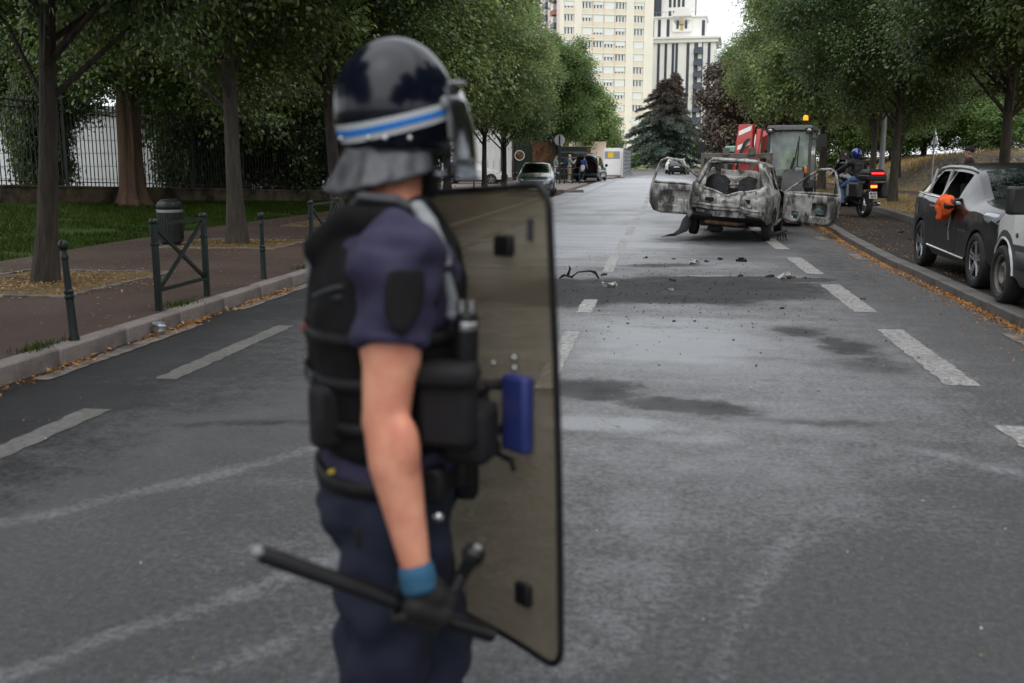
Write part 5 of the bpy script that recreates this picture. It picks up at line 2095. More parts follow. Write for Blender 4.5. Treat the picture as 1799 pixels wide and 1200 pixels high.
# ---- compact crossover with smashed windscreen, parked facing the camera
SPEC_SUV = dict(axles=(0.0, 2.54), arch_r=0.365, wheel_z=0.32, track=0.78, trim_row=3, cabin=(-0.3, 1.95), keys=[
    # x, underside, belt, top, half width, half width at roof edge
    (-0.72, 0.42, 0.72, 0.86, 0.58, 0.50), (-0.69, 0.34, 0.85, 1.02, 0.72, 0.60), (-0.60, 0.28, 0.98, 1.16, 0.82, 0.60), (-0.42, 0.24, 1.01, 1.29, 0.86, 0.58),
    (-0.15, 0.22, 1.00, 1.40, 0.872, 0.60), (0.30, 0.21, 0.985, 1.44, 0.875, 0.615), (0.9, 0.21, 0.96, 1.445, 0.875, 0.62), (1.35, 0.21, 0.945, 1.425, 0.875, 0.62), (1.62, 0.21, 0.94, 1.38, 0.873, 0.63),
    (2.25, 0.21, 0.92, 1.03, 0.870, 0.70), (2.55, 0.21, 0.90, 0.98, 0.865, 0.72), (2.95, 0.22, 0.84, 0.93, 0.835, 0.68), (3.18, 0.24, 0.74, 0.83, 0.76, 0.60), (3.31, 0.26, 0.62, 0.70, 0.62, 0.48), (3.36, 0.30, 0.52, 0.58, 0.46, 0.36)])
suv, side, ring = generic_car('parked_car', 'dark grey crossover with shattered windscreen and orange cloth on its mirror', SPEC_SUV, 'paint_anthracite', (4.51, 14.72, 0.095), R(-90),
                              windows=((-0.34, -0.02), (0.06, 0.72), (0.80, 1.50)), wind=(1.62, 2.25), rearw=(-0.60, -0.42), special={'windscreen': 'shattered_glass'}, skipw=(1, 2), wheel_r=0.325)
suv.location = (4.50, 14.85, 0.095)
door_lines(suv, side, [[(1.62, 0.92), (1.72, 0.55), (1.66, 0.34)], [(0.76, 0.97), (0.74, 0.5), (0.80, 0.34)], [(0.80, 0.34), (1.66, 0.34)], [(-0.08, 1.02), (0.06, 0.85), (0.32, 0.62), (0.44, 0.36)], [(0.44, 0.36), (0.74, 0.35)]])
for s in (1, -1):
    b = MB()
    b.tube([(-0.40, s * (side(-0.40, 1.025) + 0.008), 1.025), (0.2, s * (side(0.2, 1.0) + 0.008), 1.0), (0.9, s * (side(0.9, 0.985) + 0.008), 0.985), (1.62, s * (side(1.62, 0.955) + 0.008), 0.955)], 0.013, 6)
    b.build('window_strip', 'chrome', suv)
    b = MB()
    b.tube([(x_, s * (ring(x_)[10][1] - 0.01), ring(x_)[10][2] + 0.030) for x_ in (-0.46, -0.3, -0.1, 0.3, 0.9, 1.3, 1.55)], [0.02, 0.026, 0.026, 0.026, 0.026, 0.026, 0.014], 8)
    b.build('roof_rail', 'aluminium', suv)
    b = MB()
    b.tube([(0.42, s * (side(0.5, 0.36) + 0.01), 0.34), (2.12, s * (side(2.1, 0.36) + 0.01), 0.30)], 0.014, 6)
    b.build('sill_strip', 'chrome', suv)
    for hx, hz in ((0.62, 0.86), (1.46, 0.83)):
        if s < 0 or True:
            b = MB()
            b.capsule([(hx - 0.10, s * (side(hx, hz) + 0.022), hz + 0.01), (hx + 0.10, s * (side(hx, hz) + 0.022), hz)], 0.015, 8)
            b.build('door_handle', 'paint_anthracite', suv)
    b = MB()
    b.ell((2.93, s * 0.725, 0.785), (0.27, 0.085, 0.085), rotz(s * -0.50) @ roty(0.26), 20, 12)
    hl = b.build('headlight', 'lamp_clear', suv)
    b = MB()
    b.lathe([(0.0, 0.02), (0.055, 0.02), (0.062, 0.0), (0.078, 0.0), (0.078, 0.02), (0.062, 0.03)], (3.05, s * 0.745, 0.755), (0.75, s * 0.65, 0.12), 20)
    b.build('lens_ring', 'rim_dark', hl)
    for px in (0.03, 0.74):
        b = MB()
        b.beam((px - 0.03, s * (side(px, 1.05) - 0.02), 1.02), (px - 0.10 if px > .5 else px - 0.14, s * 0.66, 1.35), 0.035, 0.03)
        b.build('pillar_trim', 'pole_grey', suv)
b = MB()
b.box((3.34, 0, 0.50), (0.05, 0.9, 0.16))
for k in range(4):
    b.box((3.37, 0, 0.44 + k * 0.045), (0.02, 0.84, 0.012), m=1)
b.build('grille', ['plastic_black', 'chrome'], suv)
b = MB()
b.box((2.02, 0.15, 1.00), (0.12, 0.11, 0.12), roty(0.6), m=0)
b.box((1.98, 0.15, 1.03), (0.02, 0.05, 0.09), roty(0.6), m=1)
b.build('windscreen_sticker', ['paper_teal', 'paper_white'], suv)
b = MB()
b.ell((1.95, -0.62, 1.02), (0.12, 0.10, 0.05))
b.build('crumpled_paper', 'paper_white', suv)
b = MB()
b.tube([(1.62, -0.80, 0.98), (1.60, -0.94, 0.99)], 0.025, 6)
b.ell((1.66, -0.95, 0.93), (0.05, 0.07, 0.065), nu=14, nv=10)
b.jitter(0.03, 9)
b.build('broken_mirror', 'plastic_black', suv)
b = MB()
b.tube([(1.52, -0.885, 0.90), (1.535, -0.90, 0.75), (1.50, -0.905, 0.62), (1.53, -0.90, 0.48)], 0.006, 5)
b.build('hanging_wire', 'pole_grey', suv)

# the orange cloth slung over its broken mirror
oc = thing('orange_cloth', 'crumpled orange cloth hanging on the smashed grey car\'s mirror', 'cloth', (3.54, 13.32, 0.92))
b = MB()
b.ell((0, 0, 0.12), (0.12, 0.20, 0.13), nu=24, nv=16)
b.ell((-0.01, 0.12, 0.02), (0.10, 0.13, 0.16), nu=20, nv=14)
b.ell((0.0, -0.16, 0.14), (0.07, 0.12, 0.06), nu=18, nv=12)
b.jitter(0.07, 7, 1.3)
b.jitter(0.02, 20, 4.1)
b.build('cloth', 'orange_cloth', oc, angle=180)
oc.scale = (0.8, 0.8, 0.85)

# ---- white panel van, nose towards the crossover
SPEC_VAN = dict(axles=(0.0, 2.58), arch_r=0.36, wheel_z=0.31, track=0.74, trim_row=3, cabin=(-0.3, 1.9), trim_mat='plastic_grey', keys=[
    (-0.80, 0.34, 0.95, 1.55, 0.70, 0.55), (-0.72, 0.28, 1.02, 1.76, 0.80, 0.64), (-0.4, 0.24, 1.04, 1.80, 0.83, 0.68), (0.6, 0.22, 1.04, 1.81, 0.835, 0.70), (1.2, 0.22, 1.03, 1.79, 0.835, 0.69), (1.5, 0.22, 1.02, 1.72, 0.835, 0.66),
    (2.05, 0.22, 1.00, 1.16, 0.83, 0.68), (2.5, 0.22, 0.97, 1.07, 0.82, 0.68), (2.85, 0.23, 0.89, 0.98, 0.79, 0.62), (3.05, 0.25, 0.78, 0.85, 0.72, 0.54), (3.16, 0.28, 0.64, 0.70, 0.60, 0.46), (3.20, 0.32, 0.54, 0.58, 0.46, 0.36)])
van, side, ring = generic_car('parked_van', 'white panel van with black bumper strip cut off by the right edge', SPEC_VAN, 'paint_white', (4.34, 8.42, 0.095), R(90), glass='van_glass', windows=((0.75, 1.5),), wind=(1.55, 2.05), rim='steel_rim', wheel_r=0.305)
van['category'] = 'van'
door_lines(van, side, [[(1.86, 1.0), (1.90, 0.6), (1.84, 0.32)], [(0.72, 1.03), (0.72, 0.34)], [(0.72, 0.34), (1.84, 0.32)]])
for s in (1, -1):
    b = MB()
    n = 26
    top, bot = [], []
    for k in range(n + 1):
        x = 0.42 + (2.18 - 0.42) * k / n
        top.append((x, s * (side(x, 0.56) + 0.012), 0.585))
        bot.append((x, s * (side(x, 0.42) + 0.012), 0.405))
    vs = top + bot
    b.add(vs, [(k, k + 1, n + 2 + k, n + 1 + k) for k in range(n)])
    b.build('rubbing_strip', 'plastic_grey', van, solid=0.02, bevel=0)
    b = MB()
    b.box((1.74, s * 0.99, 1.10), (0.12, 0.20, 0.27), rotz(s * 0.15))
    b.beam((1.72, s * 0.82, 1.02), (1.74, s * 0.93, 1.04), 0.07, 0.06)
    b.build('mirror', 'plastic_black', van, bevel=0.035)
    b = MB()
    b.lathe([(0, 0.02), (0.022, 0.018), (0.028, 0.0)], (2.16, s * (side(2.16, 0.78) - 0.004), 0.74), (0, s, 0), 16)
    b.build('side_repeater', 'plastic_grey', van)
    b = MB()
    b.ell((2.96, s * 0.63, 0.74), (0.20, 0.12, 0.12), rotz(s * -0.7), 18, 12)
    b.build('headlight', 'lamp_clear', van)
    for c in (0.0, 2.58):
        b = MB()
        pts = [(c + 0.375 * math.cos(a), s * (side(c + 0.375 * math.cos(a), 0.55) + 0.004), 0.31 + 0.375 * math.sin(a)) for a in np.linspace(0.05, PI - 0.05, 18)]
        b.tube(pts, 0.016, 6)
        b.build('arch_trim', 'paint_white', van)
b = MB()
b.box((3.12, 0, 0.42), (0.22, 1.30, 0.24))
b.build('bumper', 'plastic_grey', van, bevel=0.05)

# ---- far cars
SPEC_H = dict(axles=(0.0, 2.5), arch_r=0.345, wheel_z=0.30, track=0.74, trim_row=2, cabin=(-0.2, 2.0), keys=[
    (-0.66, 0.38, 0.72, 0.85, 0.60, 0.46), (-0.60, 0.28, 0.90, 1.08, 0.76, 0.56), (-0.40, 0.22, 0.95, 1.32, 0.82, 0.56), (0.0, 0.20, 0.94, 1.45, 0.84, 0.58), (0.7, 0.19, 0.92, 1.48, 0.845, 0.60), (1.25, 0.19, 0.90, 1.45, 0.845, 0.60), (1.45, 0.19, 0.90, 1.40, 0.843, 0.61),
    (2.2, 0.19, 0.88, 0.99, 0.84, 0.68), (2.6, 0.20, 0.82, 0.90, 0.82, 0.66), (2.95, 0.21, 0.72, 0.80, 0.76, 0.58), (3.15, 0.23, 0.60, 0.66, 0.64, 0.48), (3.24, 0.27, 0.50, 0.54, 0.48, 0.36)])
pk_, side, ring = generic_car('parked_hatchback', 'dark slate hatchback facing the camera, parked in the left bay', SPEC_H, 'paint_slate', (-5.72, 46.6, 0), R(-90 + 4), windows=((-0.25, 0.45), (0.52, 1.35)), wind=(1.45, 2.2), rearw=(-0.6, -0.4))
for s in (1, -1):
    b = MB()
    b.ell((2.92, s * 0.62, 0.66), (0.22, 0.13, 0.10), rotz(s * -0.7), 16, 10)
    b.build('headlight', 'lamp_clear', pk_)
    b = MB()
    b.ell((1.75, s * 0.93, 0.95), (0.07, 0.11, 0.075))
    b.build('mirror', 'paint_slate', pk_)
b = MB()
b.box((3.22, 0, 0.42), (0.06, 0.8, 0.10))
b.build('grille', 'plastic_black', pk_)
b = MB()
b.box((3.27, 0, 0.33), (0.02, 0.46, 0.10))
b.build('number_plate', 'paper_white', pk_)
wh, side, ring = generic_car('parked_hatchback', 'white hatchback half hidden behind the dark tree trunks', SPEC_H, 'paint_white', (-12.6, 60, 0.1), R(0), windows=((-0.25, 0.45), (0.52, 1.35)), wind=(1.45, 2.2))
for s in (1, -1):
    b = MB()
    b.ell((-0.56, s * 0.68, 0.84), (0.14, 0.12, 0.13))
    b.build('tail_light', 'lamp_red', wh)
    b = MB()
    b.ell((2.92, s * 0.62, 0.66), (0.22, 0.13, 0.10), rotz(s * -0.7), 16, 10)
    b.build('headlight', 'lamp_clear', wh)
b = MB()
b.box((3.14, 0, 0.42), (0.3, 1.36, 0.34))
b.build('bumper', 'plastic_black', wh, bevel=0.06)

SPEC_MPV = dict(axles=(0.0, 2.75), arch_r=0.36, wheel_z=0.32, track=0.76, trim_row=2, cabin=(-0.6, 2.0), keys=[
    (-0.82, 0.34, 0.98, 1.70, 0.80, 0.62), (-0.78, 0.30, 1.04, 1.80, 0.86, 0.68), (-0.3, 0.24, 1.05, 1.84, 0.88, 0.71), (0.9, 0.22, 1.04, 1.84, 0.885, 0.72), (1.5, 0.22, 1.03, 1.78, 0.885, 0.70),
    (2.25, 0.22, 1.01, 1.18, 0.875, 0.72), (2.8, 0.22, 0.95, 1.05, 0.85, 0.70), (3.2, 0.24, 0.80, 0.88, 0.76, 0.58), (3.4, 0.28, 0.62, 0.68, 0.60, 0.46)])
mv = thing('people_carrier', 'dark van seen from behind with its tailgate raised', 'van', (-5.35, 73.2, 0.02), R(84))
spec = dict(SPEC_MPV)
spec['cuts'] = [(-0.6, 0.4), (0.5, 1.4), (1.5, 2.25)]
def skip(x0, x1, row):
    if row in (7, 8) and (-0.61 <= x0 and x1 <= 0.41 or 0.49 <= x0 and x1 <= 1.41):
        return 'w*'
    if row in (11, 12) and x0 >= 1.49 and x1 <= 2.26:
        return 'windscreen'
    return None
bo, extra, side, ring = build_shell(mv, spec, 'paint_slate', skip, cap=False)
for k, mb in extra.items():
    mb.build('windscreen' if k == 'windscreen' else 'side_window', 'van_glass', mv, fix=True)
for c in spec['axles']:
    for s in (1, -1):
        wheel(mv, (c, s * 0.78, 0.32), 0.32, 0.21, s)
b = MB()
b.box((0.4, 0, 0.44), (2.4, 1.4, 0.06))
b.box((-0.05, 0, 0.9), (0.15, 1.3, 0.75))
b.build('load_bay', 'cabin_black', mv)
b = MB()
b.box((-1.30, 0, 1.93), (1.15, 1.45, 0.07), roty(0.06))
b.build('tailgate', 'paint_slate', mv, bevel=0.03)
b = MB()
b.box((-0.86, 0, 0.46), (0.12, 1.6, 0.20))
b.build('bumper', 'plastic_black', mv, bevel=0.04)
for s in (1, -1):
    b = MB()
    b.box((-0.80, s * 0.80, 1.12), (0.08, 0.12, 0.42))
    b.build('tail_light', 'lamp_red', mv, bevel=0.02)
    b = MB()
    b.ell((2.0, s * 1.0, 1.12), (0.08, 0.12, 0.12))
    b.build('mirror', 'plastic_black', mv)

fs, side, ring = generic_car('driving_car', 'black estate car with silver rear seen from behind on the far road', SPEC_H, 'paint_black', (1.5, 107.5, 0), R(90 - 8), windows=((-0.25, 0.45), (0.52, 1.35)), wind=(1.45, 2.2), rearw=(-0.6, -0.4), glass='van_glass')
fs.scale = (1.05, 1.12, 1.12)
for s in (1, -1):
    b = MB()
    b.box((-0.60, s * 0.70, 0.90), (0.10, 0.16, 0.20))
    b.build('tail_light', 'lamp_red', fs, bevel=0.02)
b = MB()
b.box((-0.66, 0, 0.72), (0.04, 0.52, 0.11))
b.build('number_plate', 'paper_white', fs)
b = MB()
for s in (1, -1):
    b.tube([(-0.3, s * 0.56, 1.42), (0.7, s * 0.57, 1.53), (1.3, s * 0.57, 1.49)], 0.02, 6)
b.build('roof_rails', 'aluminium', fs)
fs2, side, ring = generic_car('driving_car', 'silver car just ahead of the black estate on the far road', SPEC_H, 'paint_white', (1.2, 113.5, 0), R(90 - 6), windows=((-0.25, 0.45), (0.52, 1.35)), wind=(1.45, 2.2), rearw=(-0.6, -0.4), glass='van_glass')
fs2.scale = (1.05, 1.1, 1.15)

# ------------------------------------------------------------------ the burnt-out car
BX, BY = 1.22, 19.75
bc = thing('burnt_car', 'burnt-out stripped hatchback hanging on the loader forks with both doors open', 'car', (BX, BY, 0.10), rot=(R(3.8), R(0.5), R(78.5)))
# local frame: x = 0 at the tail, nose at +x; tilted so the right side hangs lower
SPEC_B = dict(axles=(0.62, 3.05), arch_r=0.36, wheel_z=0.27, track=0.72, trim_row=-1, keys=[
    (0.0, 0.40, 0.80, 0.95, 0.70, 0.56), (0.06, 0.34, 0.86, 1.04, 0.76, 0.57), (0.18, 0.28, 0.90, 1.20, 0.80, 0.56), (0.34, 0.24, 0.93, 1.38, 0.82, 0.565), (0.52, 0.22, 0.93, 1.46, 0.83, 0.585), (1.0, 0.20, 0.91, 1.50, 0.835, 0.60), (1.7, 0.20, 0.885, 1.49, 0.835, 0.605), (2.0, 0.20, 0.875, 1.43, 0.835, 0.61),
    (2.70, 0.20, 0.86, 0.96, 0.83, 0.66), (3.0, 0.22, 0.80, 0.88, 0.80, 0.64), (3.35, 0.25, 0.66, 0.74, 0.70, 0.52), (3.5, 0.30, 0.52, 0.58, 0.52, 0.40)])
SPEC_B['cuts'] = [(0.62, 1.38), (1.48, 2.62), (0.04, 0.46), (2.0, 2.66), (1.56, 2.6)]
def skipb(x0, x1, row):
    if row in (7, 8) and x0 >= 0.61 and x1 <= 1.385:
        return 'gone'                                # rear quarter window
    if 3 <= row <= 8 and x0 >= 1.475 and x1 <= 2.625:
        return 'gone'                                # door openings
    if row in (11, 12) and x0 >= -0.01 and x1 <= 0.465:
        return 'gone'                                # tailgate gone
    if row in (11, 12) and x0 >= 1.995 and x1 <= 2.67:
        return 'gone'                                # windscreen
    return None
bshell, extra, bside, bring = build_shell(bc, SPEC_B, 'burnt_shell', skipb, solid=0.022, name='shell', jit=(0.022, 4.0, 2.2), cap=False)
# crumpled tail panel, dipping in the middle
b = MB()
def tailp(u, w):
    y = -0.70 + 1.40 * u
    c = 1 - abs(y) / 0.70
    top = 0.965 - 0.14 * c ** 0.8 - 0.05 * math.exp(-((y - 0.06) / 0.12) ** 2) + (0.05 if abs(y) > 0.6 else 0)
    z = 0.52 + (top - 0.52) * w
    x = -0.03 - 0.05 * math.sin(w * PI) - 0.10 * c ** 0.5 + 0.05 * noise.noise(Vector((y * 5, z * 6, 1.0))) + 0.025 * noise.noise(Vector((y * 14, z * 14, 4.0)))
    return (x, y, z)
b.grid(tailp, 44, 18)
b.build('tail_panel', 'burnt_shell', bc, angle=50, solid=0.015)
b = MB()
pts = []
for y in np.linspace(-0.70, 0.70, 40):
    c = 1 - abs(y) / 0.70
    pts.append((-0.05 - 0.10 * c ** 0.5 + 0.02 * noise.noise(Vector((y * 6, 0, 0))), y, 0.975 - 0.14 * c ** 0.8 - 0.05 * math.exp(-((y - 0.06) / 0.12) ** 2) + 0.012 * noise.noise(Vector((y * 7, 3, 0)))))
b.tube(pts, 0.022, 7)
b.build('boot_lip', 'burnt_shell', bc)
# bumper beam with bent ends
b = MB()
prof = []
for y in np.linspace(-0.66, 0.66, 30):
    bow = 0.0 if abs(y) < 0.36 else (abs(y) - 0.36) * 0.22
    prof.append([(-0.20 + bow + dx, y, 0.575 - 0.055 * smooth(np.float64(-y), 0.2, 0.5) + 0.02 * smooth(np.float64(y), .25, .5) + dz) for dx, dz in ((0, -.055), (-.045, -.05), (-.05, -.012), (-.02, 0), (-.05, .012), (-.045, .05), (0, .055))])
b.rings(prof)
b.jitter(0.012, 6)
b.build('bumper_beam', 'burnt_shell', bc)
b = MB()
b.box((-0.12, -0.05, 0.45), (0.05, 0.62, 0.11))
b.box((-0.10, 0.42, 0.47), (0.04, 0.34, 0.06))
b.box((-0.10, -0.50, 0.47), (0.04, 0.30, 0.06))
b.jitter(0.03, 5)
b.build('valance', 'burnt_shell', bc)
for s in (1, -1):
    b = MB()
    b.lathe([(0.085, 0), (0.095, 0.02), (0.07, 0.03), (0.055, -0.03), (0, -0.03)], (-0.085, s * 0.57, 0.83), (-1, s * 0.25, 0.1), 14)
    b.jitter(0.02, 9, s)
    b.build('lamp_cavity', 'soot_black', bc)
    b = MB()
    b.box((-0.165, s * 0.34, 0.71), (0.02, 0.17, 0.07))
    b.jitter(0.02, 11, s)
    b.build('scorched_hole', 'soot_black', bc)
    # pillars round the missing tailgate
    b = MB()
    pts = [(0.0, s * 0.66, 0.98), (0.08, s * 0.60, 1.10), (0.20, s * 0.54, 1.27), (0.34, s * 0.50, 1.40), (0.44, s * 0.44, 1.455)]
    b.tube(pts, [0.05, 0.045, 0.042, 0.04, 0.035], 8, sq=0.8)
    b.jitter(0.02, 8, s)
    b.build('tailgate_pillar', 'burnt_shell', bc)
b = MB()
b.tube([(0.44, y, 1.455 + 0.012 * math.cos(y * 2.4)) for y in np.linspace(-0.46, 0.46, 14)], 0.035, 8)
b.box((0.47, 0.0, 1.485), (0.06, 0.24, 0.03), m=1)
b.build('roof_header', ['burnt_shell', 'soot_black'], bc)
# inside: floor, firewall, two front seats, roll of the dash
b = MB()
b.box((1.45, 0, 0.36), (2.5, 1.42, 0.05))
b.box((0.36, 0, 0.42), (0.6, 1.2, 0.06))
b.box((2.62, 0, 0.62), (0.10, 1.40, 0.52))
b.box((0.95, 0, 0.55), (0.10, 1.30, 0.34))
b.jitter(0.03, 4)
b.build('floor_pan', 'soot_black', bc)
for s in (1, -1):
    b = MB()
    def sb(u, w):
        y = (u - 0.5) * 0.50 * (1 - 0.18 * w)
        return (0.60 - 0.05 + 0.10 * w + 0.04 * math.cos(u * PI * 2) * 0.5, s * 0.33 + y, 0.62 + 0.52 * w ** 0.9 - 0.10 * (abs(u - .5) * 2) ** 4 * w)
    b.grid(sb, 12, 12)
    b.jitter(0.02, 9, s)
    b.build('seat_back', 'burnt_seat', bc, solid=0.09, angle=70, bevel=0)
    b = MB()
    b.tube([(0.64, s * 0.33 - 0.07, 1.12), (0.65, s * 0.33 - 0.065, 1.24)], 0.007, 5)
    b.tube([(0.64, s * 0.33 + 0.07, 1.12), (0.65, s * 0.33 + 0.09, 1.22)], 0.007, 5)
    b.build('headrest_rod', 'rusty_pipe', bc)
b = MB()
b.tube([(2.45, -0.7, 0.86), (2.45, -0.2, 0.90), (2.45, 0.7, 0.86)], 0.035, 7)
b.tube([(2.45, 0.33, 0.86), (2.2, 0.33, 0.92)], 0.03, 7)
b.lathe([(0.16, -0.012), (0.175, 0), (0.16, 0.012), (0.15, 0)], (2.18, 0.33, 0.93), (-1, 0, 0.4), 18)
b.build('dash_bar', 'burnt_steel', bc)
# bonnet panel folded up at the back, seen through the windscreen frame
b = MB()
b.grid(lambda u, w: (2.66 + 0.12 * w + 0.04 * noise.noise(Vector((u * 4, w * 4, 0))), -0.62 + 1.24 * u, 0.90 + 0.36 * w + 0.04 * noise.noise(Vector((u * 3, w * 5, 7)))), 16, 10)
b.build('raised_bonnet', 'burnt_steel', bc, solid=0.015)
# wheels burnt to the rims
for x, s in ((0.62, 1), (0.62, -1), (3.05, 1), (3.05, -1)):
    e = wheel(bc, (x, s * 0.70, 0.24 if x < 1 else 0.27), 0.285, 0.17, s, 'burnt_steel', 5, tyre='soot_black', steel=True)
    e.rotation_euler = (R(4 * s), 0, R(3))
b = MB()
b.tube([(0.62, -0.66, 0.26), (0.52, -0.4, 0.24), (0.50, 0.4, 0.24), (0.62, 0.66, 0.26)], 0.04, 8)
b.build('rear_axle', 'soot_black', bc)
for s in (1, -1):
    b = MB()
    b.tube([(0.45, s * 0.52, 0.28), (0.30, s * 0.52, 0.56)], [0.05, 0.04], 8)
    b.tube([(0.36, s * 0.50, 0.30), (0.36, s * 0.50, 0.62)], 0.022, 8)
    b.build('damper', 'rusty_pipe', bc)
b = MB()
b.capsule([(0.16, 0.40, 0.26), (0.14, -0.20, 0.255)], 0.042, 12)
b.tube([(0.14, -0.20, 0.255), (0.15, -0.30, 0.27), (0.3, -0.36, 0.34), (0.9, -0.3, 0.3)], 0.022, 8)
b.build('exhaust', 'rusty_pipe', bc)
b = MB()
b.ell((0.35, 0.25, 0.12), (0.16, 0.15, 0.07), nu=16, nv=10)
b.box((0.5, 0.1, 0.28), (0.5, 0.9, 0.20))
b.jitter(0.04, 5)
b.build('underbody', 'soot_black', bc)
# charred liner trailing from the left rear arch to the road, and scraps under the right
b = MB()
b.tube([(0.45, 0.78, 0.36), (0.32, 0.82, 0.22), (0.08, 0.86, 0.05), (-0.14, 0.96, -0.04), (-0.30, 1.12, -0.085)], [0.07, 0.10, 0.085, 0.06, 0.02], 7, sq=0.4)
b.tube([(-0.10, 0.92, -0.03), (-0.22, 1.02, -0.05), (-0.26, 1.20, -0.09)], [0.04, 0.03, 0.01], 6, sq=0.4)
b.jitter(0.06, 8)
b.build('hanging_liner', 'soot_black', bc, angle=70)
b = MB()
b.tube([(0.62, -0.45, 0.10), (0.50, -0.62, 0.04), (0.55, -0.95, 0.12), (0.9, -1.1, 0.16)], [0.03, 0.05, 0.05, 0.03], 6, sq=0.5)
for k in range(4):
    b.tube([(0.6 + k * 0.06, -0.92 - 0.05 * k, 0.11), (0.55 + k * 0.05, -0.96 - 0.05 * k, 0.0)], [0.025, 0.008], 5)
b.jitter(0.05, 8)
b.build('hanging_liner', 'soot_black', bc, angle=70)


def burnt_door(s, ang):
    """front door swung out; local u runs from hinge (0) to lock (1.20)"""
    e = bpy.data.objects.new('door', None)
    COL.objects.link(e)
    e.empty_display_size = 0.1
    e.parent = bc
    e.location = (2.60, s * 0.83, 0)
    e.rotation_euler = (0, 0, ang)
    def P(u, z, off=0.0):                     # closed door lies along -x; outer skin on the s side
        return (-u, s * off, z)
    W = 1.20
    # outer skin
    b = MB()
    def skin(u, w):
        uu = W * u
        lo = 0.25 + (0.05 * smooth(np.float64(0.25 - u), 0, 0.25)) + 0.14 * smooth(np.float64(u), 0.82, 1.0) ** 2
        z = lo + (0.885 - lo) * w
        return P(uu + (0.03 * (w - 0.5) if u > 0.9 else 0), z, 0.055 - 0.05 * (w - 0.45) ** 2 * 2)
    b.grid(skin, 18, 10)
    b.jitter(0.012, 5, s)
    b.build('outer_skin', 'burnt_shell', e, solid=0.012)
    # inner panel ring with openings
    b = MB()
    nu, nv = 24, 14
    holes = [((0.18, 0.40), (0.42, 0.60)), ((0.62, 0.96), (0.48, 0.72))]
    def inn(u, w):
        p = skin(u, w)
        return (p[0] * 0.985 - 0.008, s * (-0.045 + 0.012 * noise.noise(Vector((u * 7, w * 6, s)))), 0.27 + (p[2] - 0.27) * 0.97)
    vs = [inn(i / nu, j / nv) for j in range(nv + 1) for i in range(nu + 1)]
    fs_ = []
    for j in range(nv):
        for i in range(nu):
            uu, zz = W * (i + .5) / nu, 0.25 + 0.63 * (j + .5) / nv
            big = 0.66 < uu < 1.0 and 0.44 < zz < 0.68
            small = (uu - 0.28) ** 2 / 0.085 ** 2 + (zz - 0.42) ** 2 / 0.075 ** 2 < 1
            if big or (small and s < 0) or (s > 0 and 0.30 < uu < 0.95 and 0.56 < zz < 0.76):
                continue
            fs_.append((j * (nu + 1) + i, j * (nu + 1) + i + 1, (j + 1) * (nu + 1) + i + 1, (j + 1) * (nu + 1) + i))
    b.add(vs, fs_)
    b.build('inner_panel', 'burnt_shell', e, solid=0.012)
    b = MB()
    if s < 0:
        b.ell((-0.28, s * -0.02, 0.42), (0.075, 0.02, 0.075))
        b.jitter(0.03, 14)
        b.build('molten_glass', 'molten', e)
        b = MB()
        b.ell((-0.80, s * 0.0, 0.52), (0.11, 0.02, 0.07))
        b.jitter(0.03, 14)
        b.build('molten_glass', 'molten', e)
    # edge frame and window frame
    b = MB()
    edge = [P(0.0, 0.86), P(0.02, 0.31), P(0.12, 0.255), P(0.95, 0.25), P(1.12, 0.30), P(1.21, 0.45), P(1.22, 0.72), P(1.20, 0.90), P(1.12, 1.20), P(1.05, 1.36), P(0.93, 1.415), P(0.72, 1.39), P(0.45, 1.22), P(0.18, 1.02), P(0.0, 0.86)]
    b.tube(edge, [0.030] * 8 + [0.027] * 6 + [0.03], 8)
    b.jitter(0.012, 6, s)
    b.build('window_frame', 'burnt_shell', e)
    b = MB()
    b.tube([P(0.02, 0.87), P(0.6, 0.895), P(1.2, 0.90)], 0.032, 7, sq=0.8)
    b.build('belt_rail', 'burnt_shell', e)
    b = MB()
    for hz in (0.40, 0.72):
        b.box((0.03, 0, hz), (0.08, 0.05, 0.06))
    b.build('hinge', 'soot_black', e)
    return e


burnt_door(1, R(-79))
burnt_door(-1, R(68))
# ------------------------------------------------------------------ telescopic loader carrying the wreck
tl = thing('telescopic_loader', 'red and grey telescopic loader carrying the burnt car on its forks', 'loader', (2.24, 25.2, 0), R(-103))
b = MB()
b.box((-1.55, 0, 0.78), (4.2, 0.9, 0.46))
b.box((-3.55, 0, 0.95), (0.5, 1.9, 0.75))
b.box((-0.05, 0, 0.55), (0.3, 1.5, 0.25))
b.build('chassis', 'loader_dark', tl, bevel=0.03)


